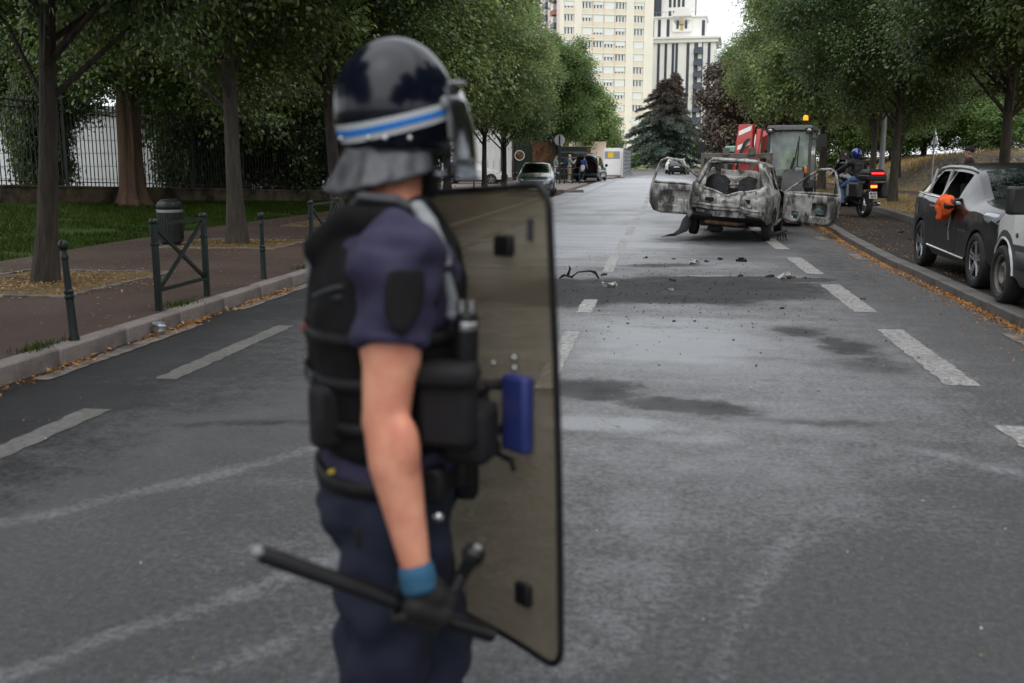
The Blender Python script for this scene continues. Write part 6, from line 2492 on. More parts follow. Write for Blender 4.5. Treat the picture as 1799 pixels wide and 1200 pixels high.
def lug_wheel(x, y, r=0.62, w=0.42):
    e = bpy.data.objects.new('wheel', None)
    COL.objects.link(e)
    e.empty_display_size = 0.1
    e.parent = tl
    e.location = (x, y, r)
    s = 1 if y > 0 else -1
    b = MB()
    b.lathe([(r * 0.55, -w / 2 + 0.03), (r * 0.6, -w / 2), (r * 0.86, -w / 2), (r * 0.94, -w / 2 + 0.04), (r * 0.95, 0), (r * 0.94, w / 2 - 0.04), (r * 0.86, w / 2), (r * 0.6, w / 2), (r * 0.55, w / 2 - 0.03)], axis=(0, 1, 0), n=40)
    for k in range(20):
        for h in (-1, 1):
            a = 2 * PI * (k + (0.5 if h > 0 else 0)) / 20
            p0 = V(r * 0.965 * math.cos(a), h * 0.02, r * 0.965 * math.sin(a))
            p1 = V(r * 0.94 * math.cos(a + 0.20), h * w * 0.49, r * 0.94 * math.sin(a + 0.20))
            b.beam(p0, p1, 0.055, 0.07)
    b.build('tyre', 'rubber', e)
    b = MB()
    b.lathe([(r * 0.56, -w / 2 + 0.03), (r * 0.56, w / 2 - 0.03), (r * 0.52, w / 2 - 0.02), (r * 0.48, w / 2 - 0.10), (r * 0.2, w / 2 - 0.12), (r * 0.18, w / 2 - 0.05), (0, w / 2 - 0.05)], axis=(0, s, 0), n=32)
    b.build('rim', 'stripe_white', e)


for x in (0.0, -2.9):
    for y in (0.93, -0.93):
        lug_wheel(x, y)
for y in (0.93, -0.93):
    b = MB()
    rg = []
    for a in np.linspace(0.15, PI - 0.3, 14):
        rg.append([(0.70 * math.cos(a) + dx * math.cos(a), y + dy, 0.62 + 0.70 * math.sin(a) + dx * math.sin(a)) for dx, dy in ((0, -.24), (0.03, -.24), (0.03, .24), (0, .24))])
    b.rings(rg)
    b.build('mudguard', 'loader_dark', tl)
# cab
cab = MB()
cy0, cy1, cx0, cx1 = 0.20, 1.24, -1.75, -0.40
for (x, y) in ((cx1, cy0 + .03), (cx1, cy1 - .03), (cx0, cy0 + .03), (cx0, cy1 - .03)):
    cab.beam((x + (0.06 if x > -1 else 0), y, 1.0), (x, y, 2.28), 0.075, 0.065)
cab.beam((cx1 + 0.06, cy0, 1.15), (cx1 + 0.06, cy1, 1.15), 0.09, 0.08)
cab.box(((cx0 + cx1) / 2, (cy0 + cy1) / 2, 0.98), (cx1 - cx0 + 0.06, cy1 - cy0, 0.16))
cab.beam((-1.05, cy1 - .03, 1.0), (-1.05, cy1 - .03, 2.28), 0.05, 0.05)
cabo = cab.build('cab_frame', 'loader_grey', tl, bevel=0.012)
b = MB()
b.box(((cx0 + cx1) / 2 - 0.02, (cy0 + cy1) / 2, 2.33), (cx1 - cx0 + 0.22, cy1 - cy0 + 0.10, 0.13), taper=(0.94, 0.92))
b.build('cab_roof', 'loader_grey', tl, bevel=0.03)
b = MB()
b.add([(cx1 + 0.075, cy0 + .06, 1.18), (cx1 + 0.075, cy1 - .06, 1.18), (cx1 + 0.015, cy1 - .06, 2.25), (cx1 + 0.015, cy0 + .06, 2.25)], [(0, 1, 2, 3)])
b.build('windscreen', 'cab_glass', tl)
for y in (cy0 + 0.01, cy1 - 0.01):
    b = MB()
    b.add([(cx1 - 0.04, y, 1.08), (cx0 + 0.05, y, 1.08), (cx0 + 0.05, y, 2.24), (cx1 - 0.04, y, 2.24)], [(0, 1, 2, 3)])
    b.build('side_window', 'cab_glass', tl)
b = MB()
b.add([(cx0, cy0 + .06, 1.08), (cx0, cy1 - .06, 1.08), (cx0, cy1 - .06, 2.25), (cx0, cy0 + .06, 2.25)], [(0, 1, 2, 3)])
b.build('rear_window', 'cab_glass', tl)
for y in (cy0 + 0.06, cy1 - 0.06):
    b = MB()
    b.box((cx1 + 0.09, y, 2.27), (0.08, 0.19, 0.12), m=0)
    b.ell((cx1 + 0.13, y, 2.27), (0.015, 0.06, 0.04), m=1, nu=12, nv=8)
    b.build('work_light', ['plastic_black', 'lamp_clear'], tl, bevel=0.012)
b = MB()
b.cyl((-1.35, 0.98, 2.36), (-1.35, 0.98, 2.52), 0.022)
b.cyl((-1.35, 0.98, 2.50), (-1.35, 0.98, 2.54), 0.065)
stem = b.build('beacon_stem', 'plastic_black', tl)
b = MB()
b.lathe([(0.062, 0), (0.064, 0.07), (0.055, 0.10), (0.03, 0.125), (0, 0.13)], (-1.35, 0.98, 2.54), n=18)
b.build('beacon', 'beacon_orange', tl)
b = MB()
b.tube([(cx1 + 0.11, 0.78, 1.16), (cx1 + 0.09, 0.88, 1.62), (cx1 + 0.07, 0.93, 2.0)], 0.012, 6)
b.tube([(cx1 + 0.075, 0.93, 1.25), (cx1 + 0.06, 0.95, 2.14)], 0.011, 6)
b.beam((cx1 + 0.12, 0.70, 1.02), (cx1 + 0.10, 0.86, 1.62), 0.05, 0.03)
b.build('wiper', 'plastic_black', tl)
for y, sgn, z in ((1.48, 1, 2.02), (-1.42, -1, 1.86)):
    b = MB()
    b.box((-0.35, y, z), (0.08, 0.20, 0.30))
    b.tube([(-0.45, y - sgn * 0.40, z + 0.05 if sgn > 0 else 1.35), (-0.40, y, z + (0.05 if sgn > 0 else -0.5)), (-0.36, y, z - 0.05)], 0.016, 6)
    b.build('mirror', 'plastic_black', tl, bevel=0.02)
for y in (1.02, -1.05):
    b = MB()
    b.box((0.10, y, 1.33), (0.12, 0.22, 0.16), m=0)
    b.box((0.165, y, 1.33), (0.01, 0.17, 0.11), m=1)
    b.build('headlight', ['plastic_black', 'lamp_clear'], tl, bevel=0.015)
    b = MB()
    b.box((0.12, y + (0.16 if y > 0 else -0.16), 1.32), (0.09, 0.07, 0.15))
    b.build('indicator', 'lamp_orange', tl, bevel=0.012)
b = MB()
b.box((-1.6, -0.85, 1.15), (2.1, 0.62, 0.72))
b.box((-1.3, -0.85, 1.62), (1.2, 0.5, 0.24))
b.build('engine_cover', 'loader_dark', tl, bevel=0.05)
b = MB()
b.box((-1.7, -0.85, 1.84), (0.5, 0.34, 0.16))
b.build('filter_box', 'mint_roof', tl, bevel=0.03)
# boom: main tube from the rear pivot, then the bent nose
b = MB()
b.box((0, 0, 0), (3.6, 0.36, 0.40), roty(0.10))
b.v = [b.arr() + V(-1.75, -0.22, 1.98)]
b.build('boom_tube', 'boom_red', tl, bevel=0.02)
nose = MB()
nose.rings([[(x, -0.22 + y, z) for (x, y) in ((x0, -hw), (x1, -hw), (x1, hw), (x0, hw))] for (x0, x1, hw, z) in ((0.42, 0.86, 0.22, 1.12), (0.38, 0.80, 0.215, 1.5), (0.24, 0.62, 0.19, 2.0), (0.06, 0.44, 0.17, 2.40))])
nz_o = nose.build('boom_nose', 'boom_red', tl, bevel=0.02)
for z in (1.50, 1.86, 2.20):
    def nx(zz):
        return float(np.interp(zz, (1.12, 1.5, 2.0, 2.40), (0.86, 0.80, 0.62, 0.44))) + 0.006
    b = MB()
    b.add([(nx(z - .07), -0.36, z - 0.07), (nx(z + .06), -0.08, z + 0.06), (nx(z + .17), -0.08, z + 0.17), (nx(z + .04), -0.36, z + 0.04)], [(0, 1, 2, 3)])
    b.build('white_stripe', 'stripe_white', nz_o)
b = MB()
b.rings([[(x, y, z) for (x, y) in ((x0, 0.02), (x1, 0.02), (x1, 0.13), (x0, 0.13))] for (x0, x1, z) in ((0.30, 0.75, 1.2), (0.20, 0.62, 1.75), (-0.1, 0.30, 2.30))])
b.build('link_arm', 'boom_red', tl, bevel=0.015)
b = MB()
b.add([(0.64, 0.136, 1.55), (0.50, 0.136, 1.55), (0.34, 0.136, 1.95), (0.46, 0.136, 1.95)], [(0, 1, 2, 3)])
b.build('white_stripe', 'stripe_white', tl)
b = MB()
b.capsule([(-0.1, -0.02, 2.12), (0.72, -0.02, 1.35)], 0.055, 10)
b.build('tilt_ram', 'steel_bright', tl)
for k in range(3):
    b = MB()
    b.tube([(0.30, -0.10 + 0.05 * k, 2.20), (0.80, -0.20 + 0.03 * k, 1.95), (0.98, -0.30 + 0.02 * k, 1.6), (0.9, -0.34, 1.2)], 0.014, 7)
    b.build('hose', 'rubber', tl)
# fork carriage and forks
car = MB()
car.box((1.05, -0.33, 1.66), (0.09, 1.62, 0.12))
car.box((1.05, -0.33, 0.72), (0.09, 1.62, 0.14))
car.build('carriage_bar', 'carriage_steel', tl, bevel=0.01)
for y in (-1.10, -0.55, 0.05, 0.44):
    b = MB()
    b.box((1.06, y, 1.18), (0.075, 0.085 if y < 0.4 else 0.14, 1.1))
    if y in (-0.55, 0.05):
        b.box((1.10, y, 1.76), (0.09, 0.16, 0.17))
    b.build('carriage_upright', 'carriage_steel', tl, bevel=0.01)
for y in (-0.75, 0.05):
    b = MB()
    b.box((1.16, y, 0.62), (0.07, 0.15, 1.0))
    b.box((1.85, y, 0.135), (1.4, 0.14, 0.05), taper=(1, 0.9))
    b.build('fork', 'carriage_steel', tl, bevel=0.01)


# ------------------------------------------------------------------ people
def human(root, J, cl, voxel=0.014, build=1.0, fingers=True):
    """J: joints; cl: materials of jacket, trousers, shoes, hair"""
    g = {k: V(*v) for k, v in J.items()}
    hd = g['head']
    f = V(*J.get('look', (1, 0, 0)))
    f = f / np.linalg.norm(f)
    side = V(-f[1], f[0], 0)
    side /= np.linalg.norm(side)
    Rm = np.stack([f, side, np.cross(f, side)], 1)
    b = MB()
    b.ell(hd + Rm @ V(-0.012, 0, 0.035), (0.098, 0.076, 0.100), Rm, 16, 12)
    b.ell(hd + Rm @ V(0.018, 0, -0.045), (0.070, 0.058, 0.075), Rm, 14, 10)
    b.ell(hd + Rm @ V(0.090, 0, -0.012), (0.022, 0.015, 0.026), Rm, 10, 8)
    b.ell(hd + Rm @ V(0.072, 0, -0.062), (0.016, 0.026, 0.012), Rm, 10, 8)
    for s in (1, -1):
        b.ell(hd + Rm @ V(-0.01, s * 0.080, -0.01), (0.022, 0.012, 0.032), Rm, 10, 8)
        b.ell(hd + Rm @ V(0.075, s * 0.032, 0.012), (0.014, 0.016, 0.012), Rm, 10, 8)
    b.capsule([g['neck'] - (0, 0, 0.04), hd - (0, 0, 0.05)], [0.062, 0.055])
    up = g['chest'] - g['pelvis']
    b.capsule([g['pelvis'], (g['pelvis'] + g['chest']) / 2, g['chest'], g['neck'] - (0, 0, 0.05)], [0.125, 0.115, 0.13, 0.09])
    for s in 'LR':
        b.capsule([g['chest'] + (0, 0, 0.05), g['sh' + s]], [0.09, 0.06])
        b.capsule([g['sh' + s], g['el' + s], g['wr' + s]], [0.05, 0.04, 0.028])
        d = g['wr' + s] - g['el' + s]
        d /= np.linalg.norm(d)
        u, v, _ = frame_of(d)
        palm = g['wr' + s] + d * 0.05
        b.capsule([g['wr' + s], palm + d * 0.03], [0.028, 0.034])
        for k in range(4):
            o = v * (k - 1.5) * 0.019
            b.capsule([palm + d * 0.03 + o, palm + d * 0.08 + o * 1.1 + u * 0.01, palm + d * (0.105 - 0.008 * abs(k - 1.2)) + o * 1.1 + u * 0.03], [0.011, 0.010, 0.009], 8)
        b.capsule([palm - d * 0.02 + v * 0.03, palm + d * 0.02 + v * 0.055, palm + d * 0.05 + v * 0.05 + u * 0.015], [0.013, 0.012, 0.010], 8)
        b.capsule([g['hip' + s], g['kn' + s], g['an' + s]], [0.085, 0.055, 0.038])
        t = V(*J.get('toe' + s, tuple(g['an' + s] + f * V(1, 1, 0) * 0.17 - (0, 0, 0.05))))
        b.capsule([g['an' + s] - (0, 0, 0.02), t], [0.04, 0.03])
    remesh(b, 'body', cl.get('skin', 'skin_far'), root, voxel, 2)
    k = build
    if cl.get('jacket'):
        b = MB()
        b.capsule([g['pelvis'] + up * 0.02, (g['pelvis'] + g['chest']) / 2, g['chest'] + (0, 0, 0.02), g['neck'] - (0, 0, 0.045)], [0.150 * k, 0.145 * k, 0.158 * k, 0.10])
        for s in 'LR':
            b.capsule([g['chest'] + (0, 0, 0.07), g['sh' + s]], [0.10, 0.085])
            w = g['wr' + s] * cl.get('sleeve', 0.97) + g['el' + s] * (1 - cl.get('sleeve', 0.97))
            e = g['el' + s]
            if cl.get('sleeve', 0.97) < 0:
                b.capsule([g['sh' + s], g['sh' + s] * 0.35 + e * 0.65], [0.075, 0.066])
            else:
                b.capsule([g['sh' + s], e, w], [0.074, 0.060, 0.046])
        remesh(b, 'jacket', cl['jacket'], root, voxel, 2, (0.012, 11))
    if cl.get('trousers'):
        b = MB()
        b.capsule([g['pelvis'] + up * 0.05, g['pelvis'] - (0, 0, 0.03)], [0.140 * k, 0.145 * k])
        for s in 'LR':
            b.capsule([g['hip' + s], g['kn' + s], g['an' + s] + (0, 0, 0.01)], [0.105, 0.075, 0.060])
        remesh(b, 'trousers', cl['trousers'], root, voxel, 2, (0.010, 12))
    if cl.get('shoes'):
        for s in 'LR':
            b = MB()
            t = V(*J.get('toe' + s, tuple(g['an' + s] + f * V(1, 1, 0) * 0.17 - (0, 0, 0.05))))
            b.capsule([g['an' + s] - (0, 0, 0.015) - f * 0.04 * V(1, 1, 0), g['an' + s] - (0, 0, 0.03), t], [0.046, 0.05, 0.042])
            remesh(b, 'shoe', cl['shoes'], root, 0.014, 1)
    if cl.get('hair'):
        b = MB()
        b.ell(hd + Rm @ V(-0.022, 0, 0.045), (0.105, 0.086, 0.100), Rm @ roty(-0.25), 18, 12, z0=-0.35)
        b.jitter(0.012, 25)
        b.build('hair', cl['hair'], root, angle=80)
    return g, Rm


STAND = dict(pelvis=(0, 0, .95), chest=(0, 0, 1.28), neck=(0.0, 0, 1.49), head=(.03, 0, 1.64), shL=(0, .18, 1.43), shR=(0, -.18, 1.43), elL=(-.03, .24, 1.15), elR=(-.03, -.24, 1.15),
             wrL=(.06, .25, .91), wrR=(.06, -.25, .91), hipL=(0, .09, .93), hipR=(0, -.09, .93), knL=(.03, .10, .50), knR=(.01, -.10, .50), anL=(-.01, .11, .09), anR=(-.03, -.11, .09))


def pose(**kw):
    d = dict(STAND)
    d.update(kw)
    return d


# driver
dr = thing('person', 'driver in yellow high-visibility jacket bending inside the loader cab', 'person', (0, 0, 0))
dr.parent = None
dm = Matrix.Translation((2.24, 25.2, 0)) @ Matrix.Rotation(R(-103), 4, 'Z') @ Matrix.Translation((-1.18, 0.78, 0.35))
dr.matrix_world = dm
dr.location = dm.to_translation()
dr.rotation_euler = (0, 0, R(-103))
human(dr, pose(pelvis=(0, .02, .95), chest=(.16, .06, 1.30), neck=(.32, .12, 1.40), head=(.46, .20, 1.40), look=(.7, .2, -.7), shL=(.22, .26, 1.38), shR=(.24, -.12, 1.38), elL=(.38, .36, 1.14), elR=(.40, -.24, 1.16), wrL=(.58, .24, 1.02), wrR=(.58, -.16, 1.00),
                hipL=(.04, .10, .92), hipR=(.04, -.10, .92), knL=(.44, .14, .96), knR=(.44, -.14, .96), anL=(.50, .14, .58), anR=(.50, -.14, .58), toeL=(.66, .14, .55), toeR=(.66, -.14, .55)),
      dict(jacket='hi_vis', trousers='cloth_navy', shoes='kit_black', hair='hair_dark'))
for z0, z1 in ((1.06, 1.10), (1.18, 1.22)):
    b = MB()
    c0 = V((z0 - 0.95) / 0.35 * 0.16, 0.04, z0)
    b.lathe([(0.158, 0), (0.162, 0.025), (0.158, 0.05)], c0, (0.40, 0.1, 0.9), 20)
    b.build('reflective_band', 'reflective', dr)
ds = MB()
ds.box((-1.35, 0.78, 1.12), (0.5, 0.5, 0.16))
ds.box((-1.62, 0.78, 1.50), (0.12, 0.48, 0.7))
ds.build('driver_seat', 'cabin_black', tl, bevel=0.04)
b = MB()
b.lathe([(0.17, -0.012), (0.185, 0), (0.17, 0.012), (0.158, 0)], (-0.62, 0.78, 1.40), (-0.5, 0, 1), 20)
b.cyl((-0.55, 0.78, 1.1), (-0.62, 0.78, 1.40), 0.03)
b.build('steering_wheel', 'plastic_black', tl)

# ---- motorcycle and rider
mc = thing('motorcycle', 'black touring motorcycle with top case and panniers, brake light lit', 'motorcycle', (5.22, 27.25, 0.095), R(90 + 20))
for x, r in ((0.0, 0.31), (1.50, 0.30)):
    e = bpy.data.objects.new('wheel', None)
    COL.objects.link(e)
    e.parent = mc
    e.location = (x, 0, r)
    e.empty_display_size = 0.1
    w = 0.17 if x < 1 else 0.12
    b = MB()
    b.lathe([(r * .70, -w * .42), (r * .85, -w / 2), (r * .96, -w * .36), (r, 0), (r * .96, w * .36), (r * .85, w / 2), (r * .70, w * .42), (r * .70, -w * .42)], axis=(0, 1, 0), n=32)
    b.build('tyre', 'rubber', e)
    b = MB()
    b.lathe([(r * .71, -.05), (r * .71, .05), (r * .64, .04), (r * .64, -.04), (r * .71, -.05)], axis=(0, 1, 0), n=32)
    for k in range(5):
        a = 2 * PI * k / 5
        b.beam((0.03 * math.cos(a), 0, 0.03 * math.sin(a)), (r * .66 * math.cos(a), 0, r * .66 * math.sin(a)), 0.04, 0.03)
    b.cyl((0, -.08, 0), (0, .08, 0), 0.05)
    b.build('rim', 'steel_bright', e)
b = MB()
b.capsule([(0.35, 0, 0.48), (0.75, 0, 0.42), (1.02, 0, 0.50)], [0.15, 0.20, 0.15])
b.capsule([(0.62, .22, 0.45), (0.62, -.22, 0.45)], 0.13)
b.capsule([(0.70, .30, .34), (0.70, -.30, .34)], 0.10)
b.build('engine', 'rim_dark', mc)
b = MB()
b.capsule([(0.62, 0, 0.86), (0.90, 0, 0.96), (1.15, 0, 0.92)], [0.15, 0.19, 0.15])
b.capsule([(1.15, 0, 0.95), (1.45, 0, 0.92)], [0.20, 0.09])
b.build('tank', 'paint_black', mc)
b = MB()
b.capsule([(-0.05, 0, 0.84), (0.30, 0, 0.82), (0.62, 0, 0.84)], [0.12, 0.16, 0.14])
b.build('saddle', 'plastic_black', mc)
for s in (1, -1):
    b = MB()
    b.tube([(1.50, s * .09, 0.30), (1.28, s * .09, 0.92)], 0.03, 8)
    b.build('fork_leg', 'steel_bright', mc)
    b = MB()
    b.tube([(1.18, s * .08, 1.08), (1.15, s * .22, 1.12), (1.02, s * .40, 1.10)], 0.018, 8)
    b.build('handlebar', 'plastic_black', mc)
    b = MB()
    b.ell((1.10, s * .42, 1.30), (0.03, 0.08, 0.055))
    b.tube([(1.08, s * .34, 1.12), (1.10, s * .41, 1.27)], 0.01, 6)
    b.build('mirror', 'plastic_black', mc)
    b = MB()
    b.box((-0.10, s * .36, 0.70), (0.52, 0.22, 0.40), taper=(0.95, 0.85))
    pn = b.build('pannier', 'plastic_black', mc, bevel=0.05)
    b = MB()
    b.box((0.05, s * .475, 0.70), (0.10, 0.012, 0.30))
    b.build('pannier_trim', 'pole_grey', pn)
    b = MB()
    b.tube([(0.55, s * .16, 0.40), (0.35, s * .34, 0.34), (0.25, s * .36, 0.34)], 0.016, 7)
    b.build('foot_peg', 'steel_bright', mc)
b = MB()
b.tube([(0.0, .10, 0.31), (0.45, .10, 0.42)], 0.04, 8)
b.tube([(0.0, -.10, 0.31), (0.45, -.10, 0.42)], 0.04, 8)
b.build('swing_arm', 'rim_dark', mc)
b = MB()
b.capsule([(0.35, -.20, 0.30), (-0.25, -.24, 0.36)], [0.05, 0.06])
b.build('silencer', 'steel_bright', mc)
b = MB()
b.rings([[(1.30 - 0.10 * t + 0.02 * abs(q) , 0.20 * q * (1 - 0.25 * t), 1.06 + 0.42 * t) for q in (-1, -.5, 0, .5, 1)] for t in (0, .33, .66, 1)], closed=False, caps=False)
b.build('screen', 'van_glass', mc, solid=0.005)
b = MB()
b.box((-0.30, 0, 1.02), (0.46, 0.56, 0.17), taper=(1.05, 1.03))
b.box((-0.30, 0, 1.17), (0.48, 0.57, 0.14), taper=(0.75, 0.78))
tc = b.build('top_case', 'plastic_black', mc, bevel=0.05)
b = MB()
b.box((-0.548, 0.0, 1.135), (0.02, 0.34, 0.035))
b.build('case_light', 'brake_red', tc)
b = MB()
b.box((-0.34, 0, 0.80), (0.10, 0.22, 0.10))
b.build('tail_unit', 'plastic_black', mc, bevel=0.02)
b = MB()
b.box((-0.395, 0, 0.80), (0.02, 0.17, 0.065))
b.build('brake_light', 'tail_amber', mc)
b = MB()
b.box((-0.385, 0, 0.58), (0.012, 0.22, 0.17), roty(0.2))
npl = b.build('number_plate', 'paper_white', mc)
b = MB()
for k, y in enumerate((.075, .045, .0, -.04, -.075)):
    b.box((-0.388, y, 0.62), (0.014, 0.014 if k % 2 else 0.02, 0.055), roty(0.2))
for k, y in enumerate((.06, .02, -.02, -.065)):
    b.box((-0.402, y, 0.545), (0.014, 0.018, 0.055), roty(0.2))
b.build('plate_marks', 'plastic_black', npl)
b = MB()
b.grid(lambda u, w: (-0.05 - 0.28 * w, -0.07 + 0.14 * u, 0.66 - 0.22 * w * w), 4, 8)
b.build('rear_mudguard', 'plastic_black', mc, solid=0.01)

rd = thing('person', 'rider in blue helmet, black jacket and jeans sitting on the motorcycle', 'person', (5.22, 27.25, 0.095), R(110))
g, Rm = human(rd, pose(pelvis=(.36, 0, 1.00), chest=(.44, 0, 1.30), neck=(.50, 0, 1.47), head=(.54, 0, 1.60), look=(1, 0.1, 0), shL=(.46, .19, 1.40), shR=(.46, -.19, 1.40), elL=(.68, .36, 1.20), elR=(.68, -.36, 1.20), wrL=(.98, .38, 1.11), wrR=(.98, -.38, 1.11),
                       hipL=(.38, .11, .96), hipR=(.38, -.11, .96), knL=(.74, .27, .74), knR=(.74, -.27, .74), anL=(.50, .34, .36), anR=(.50, -.34, .36), toeL=(.68, .36, .30), toeR=(.68, -.36, .30)),
               dict(jacket='jacket_black', trousers='jean_blue', shoes='kit_black'))
b = MB()
b.ell((.53, 0, 1.635), (.150, .128, .150), None, 24, 16, z0=-0.75)
hm = b.build('helmet', 'helmet_blue', rd)
b = MB()
b.rings([[(.53 + .158 * math.cos(a), .136 * math.sin(a), 1.63 + dz) for a in np.linspace(-1.2, 1.2, 14)] for dz in (-.06, -.02, .03, .06)], closed=False, caps=False)
b.build('visor', 'van_glass', hm, solid=0.004)

hd_ = thing('person', 'figure in long black hooded clothes standing beside the motorcycle', 'person', (5.75, 33.5, 0.1), R(-100))
human(hd_, pose(), dict(jacket='jacket_black', trousers='jacket_black', shoes='kit_black'), build=1.1)
b = MB()
b.ell((0.0, 0, 1.66), (.125, .115, .145))
b.capsule([(0, 0, 1.52), (0, 0, 1.30)], [.14, .21])
b.capsule([(0, 0, 1.3), (0.0, 0, .95), (0, 0, .45)], [.21, .22, .24])
remesh(b, 'hooded_robe', 'jacket_black', hd_, 0.018, 3, (0.02, 8))
b = MB()
b.grid(lambda u, w: (.215 + .02 * math.sin(u * 9), -.05 + .09 * u, 1.28 - .34 * w), 6, 6)
b.build('scarf', 'cloth_plum', hd_, solid=0.012)

cp_ = thing('person', 'man in dark cap and plum top standing behind the smashed car', 'person', (6.75, 23.8, 0.1), R(165))
human(cp_, pose(), dict(jacket='cloth_plum', trousers='jacket_black', shoes='kit_black', hair='hair_dark', sleeve=-1))
b = MB()
b.ell((0.01, 0, 1.70), (.115, .098, .085), None, 20, 10, z0=-0.1)
b.box((0.14, 0, 1.70), (0.13, 0.15, 0.012), roty(0.12))
b.build('cap', 'jacket_black', cp_, bevel=0.004)

p1 = thing('person', 'person in grey top and pale trousers behind the low green railing', 'person', (-7.0, 66.5, 0.13), R(10))
human(p1, pose(wrR=(.34, -.2, 1.18), elR=(.08, -.26, 1.14)), dict(jacket='cloth_grey', trousers='cloth_white', shoes='shoe_white', hair='hair_dark'), voxel=0.02)
p2 = thing('person', 'person with dark backpack and khaki trousers by the raised tailgate', 'person', (-5.95, 64.8, 0.13), R(25))
human(p2, pose(wrR=(.36, -.12, 1.36), elR=(.16, -.26, 1.18), wrL=(.36, .16, 1.30), elL=(.14, .26, 1.16)), dict(jacket='cloth_sage', trousers='cloth_khaki', shoes='shoe_white'), voxel=0.02)
b = MB()
b.ell((-.20, 0, 1.27), (.13, .17, .23), nu=18, nv=12)
b.build('backpack', 'cloth_navy', p2)
b = MB()
for s in (1, -1):
    b.tube([(-.1, s * .1, 1.47), (.06, s * .12, 1.50), (.16, s * .13, 1.36), (.10, s * .15, 1.12)], 0.022, 6)
b.build('backpack_straps', 'cloth_navy', p2)
p3 = thing('person', 'person in blue shirt with white top tied at the waist, stepping to the van', 'person', (-5.55, 70.6, 0.05), R(60))
human(p3, pose(chest=(.08, 0, 1.26), neck=(.14, 0, 1.46), head=(.2, 0, 1.6), shL=(.1, .18, 1.40), shR=(.1, -.18, 1.40), elL=(.2, .26, 1.14), elR=(.05, -.3, 1.14), wrL=(.4, .2, 1.15), wrR=(.2, -.26, .96), knL=(.2, .10, .52), anR=(-.22, -.1, .10), knR=(-.04, -.1, .5), anL=(.12, .1, .09)),
      dict(jacket='cloth_blue', trousers='cloth_navy', shoes='shoe_white', hair='hair_dark', sleeve=-1), voxel=0.02)
b = MB()
b.capsule([(0, -.02, 1.02), (-.02, 0, .84)], [.165, .19])
remesh(b, 'tied_top', 'cloth_white', p3, 0.02, 2, (0.02, 9))
# ------------------------------------------------------------------ the officer in the foreground
# local frame: x to the right of the viewing direction, y away from the camera, z up; base under his feet
YAW = 8.493
OX, OY = -0.26, 2.10
oc_, os_ = math.cos(R(YAW)), math.sin(R(YAW))


def oroot(name, label, cat, base):
    x, y, z = base
    return thing(name, label, cat, (oc_ * x - os_ * y, os_ * x + oc_ * y, z), R(YAW))


of = oroot('person', 'riot police officer in navy helmet seen from behind, holding shield and baton', 'person', (OX, OY, 0))
O = V(OX, OY, 0)
F = V(math.sin(R(70)), math.cos(R(70)), 0)          # chest direction
Rt = V(F[1], -F[0], 0)                               # his right, towards the camera


def o3(x, y, z):
    return V(x, y, z) - O


def tor(z, a, c, cx=0.0, cy=0.0, n=24, p=2.3):
    """torso ring: a = half depth along F, c = half width along Rt"""
    r = []
    for k in range(n):
        t = 2 * PI * k / n
        ct, st_ = math.cos(t), math.sin(t)
        ca = math.copysign(abs(ct) ** (2 / p), ct)
        sa = math.copysign(abs(st_) ** (2 / p), st_)
        r.append(V(cx, cy, z) + F * a * ca + Rt * c * sa)
    return r


Hf = V(math.sin(R(52)), math.cos(R(52)), 0)          # where he looks
Hs = V(-Hf[1], Hf[0], 0)
HR = np.stack([Hf, Hs, V(0, 0, 1)], 1)
HC = o3(-0.250, 2.19, 1.685)                         # helmet centre
hd = HC + V(0, 0, -0.055)

shR, elR, wrR = o3(-0.222, 1.925, 1.395), o3(-0.243, 1.86, 1.085), o3(-0.186, 1.815, 0.805)
shL, elL, wrL = o3(-0.345, 2.27, 1.395), o3(-0.255, 2.30, 1.12), o3(-0.085, 2.105, 1.055)
b = MB()
b.rings([tor(0.84, .105, .145, -0.015), tor(0.95, .11, .15), tor(1.10, .125, .165), tor(1.28, .135, .175), tor(1.38, .12, .17), tor(1.44, .08, .12), tor(1.49, .055, .062, 0.015, 0.03)])
b.capsule([o3(-0.262, 2.125, 1.44), hd + V(0, 0, -0.06)], [0.066, 0.058], 16)
b.ell(hd + HR @ V(-0.012, 0, 0.035), (0.098, 0.076, 0.100), HR, 20, 14)
b.ell(hd + HR @ V(0.020, 0, -0.045), (0.072, 0.060, 0.078), HR, 18, 12)
b.ell(hd + HR @ V(0.094, 0, -0.012), (0.020, 0.014, 0.026), HR, 12, 8)
b.ell(hd + HR @ V(0.074, 0, -0.062), (0.016, 0.026, 0.012), HR, 12, 8)
for s in (1, -1):
    b.ell(hd + HR @ V(-0.01, s * 0.080, -0.01), (0.022, 0.012, 0.032), HR, 12, 8)
    b.ell(hd + HR @ V(0.078, s * 0.032, 0.012), (0.014, 0.018, 0.012), HR, 12, 8)
for sh, el, wr in ((shR, elR, wrR), (shL, elL, wrL)):
    b.capsule([sh, sh * .5 + el * .5, el, el * .70 + wr * .30, el * .35 + wr * .65, wr], [0.056, 0.0585, 0.0460, 0.0515, 0.0400, 0.0300], 18)
    m = el * .88 + wr * .12
    b.ell(el + V(-0.016, 0.004, 0.0), (0.034, 0.034, 0.040), None, 14, 10)
    b.ell(el * .72 + wr * .28 + V(0.018, -0.012, 0.02), (0.036, 0.040, 0.080), None, 14, 10)
    b.ell(sh * .45 + el * .55 + V(-0.022, 0.0, 0.0), (0.040, 0.044, 0.085), None, 14, 10)
    b.ell(sh * .5 + el * .5 + V(0.022, -0.006, -0.02), (0.038, 0.044, 0.080), None, 14, 10)
    d = (wr - el) / np.linalg.norm(wr - el)
    b.capsule([wr, wr + d * 0.045], [0.028, 0.022], 14)
    b.ell(sh + V(0, 0, -0.02), (0.060, 0.060, 0.060), None, 16, 12)
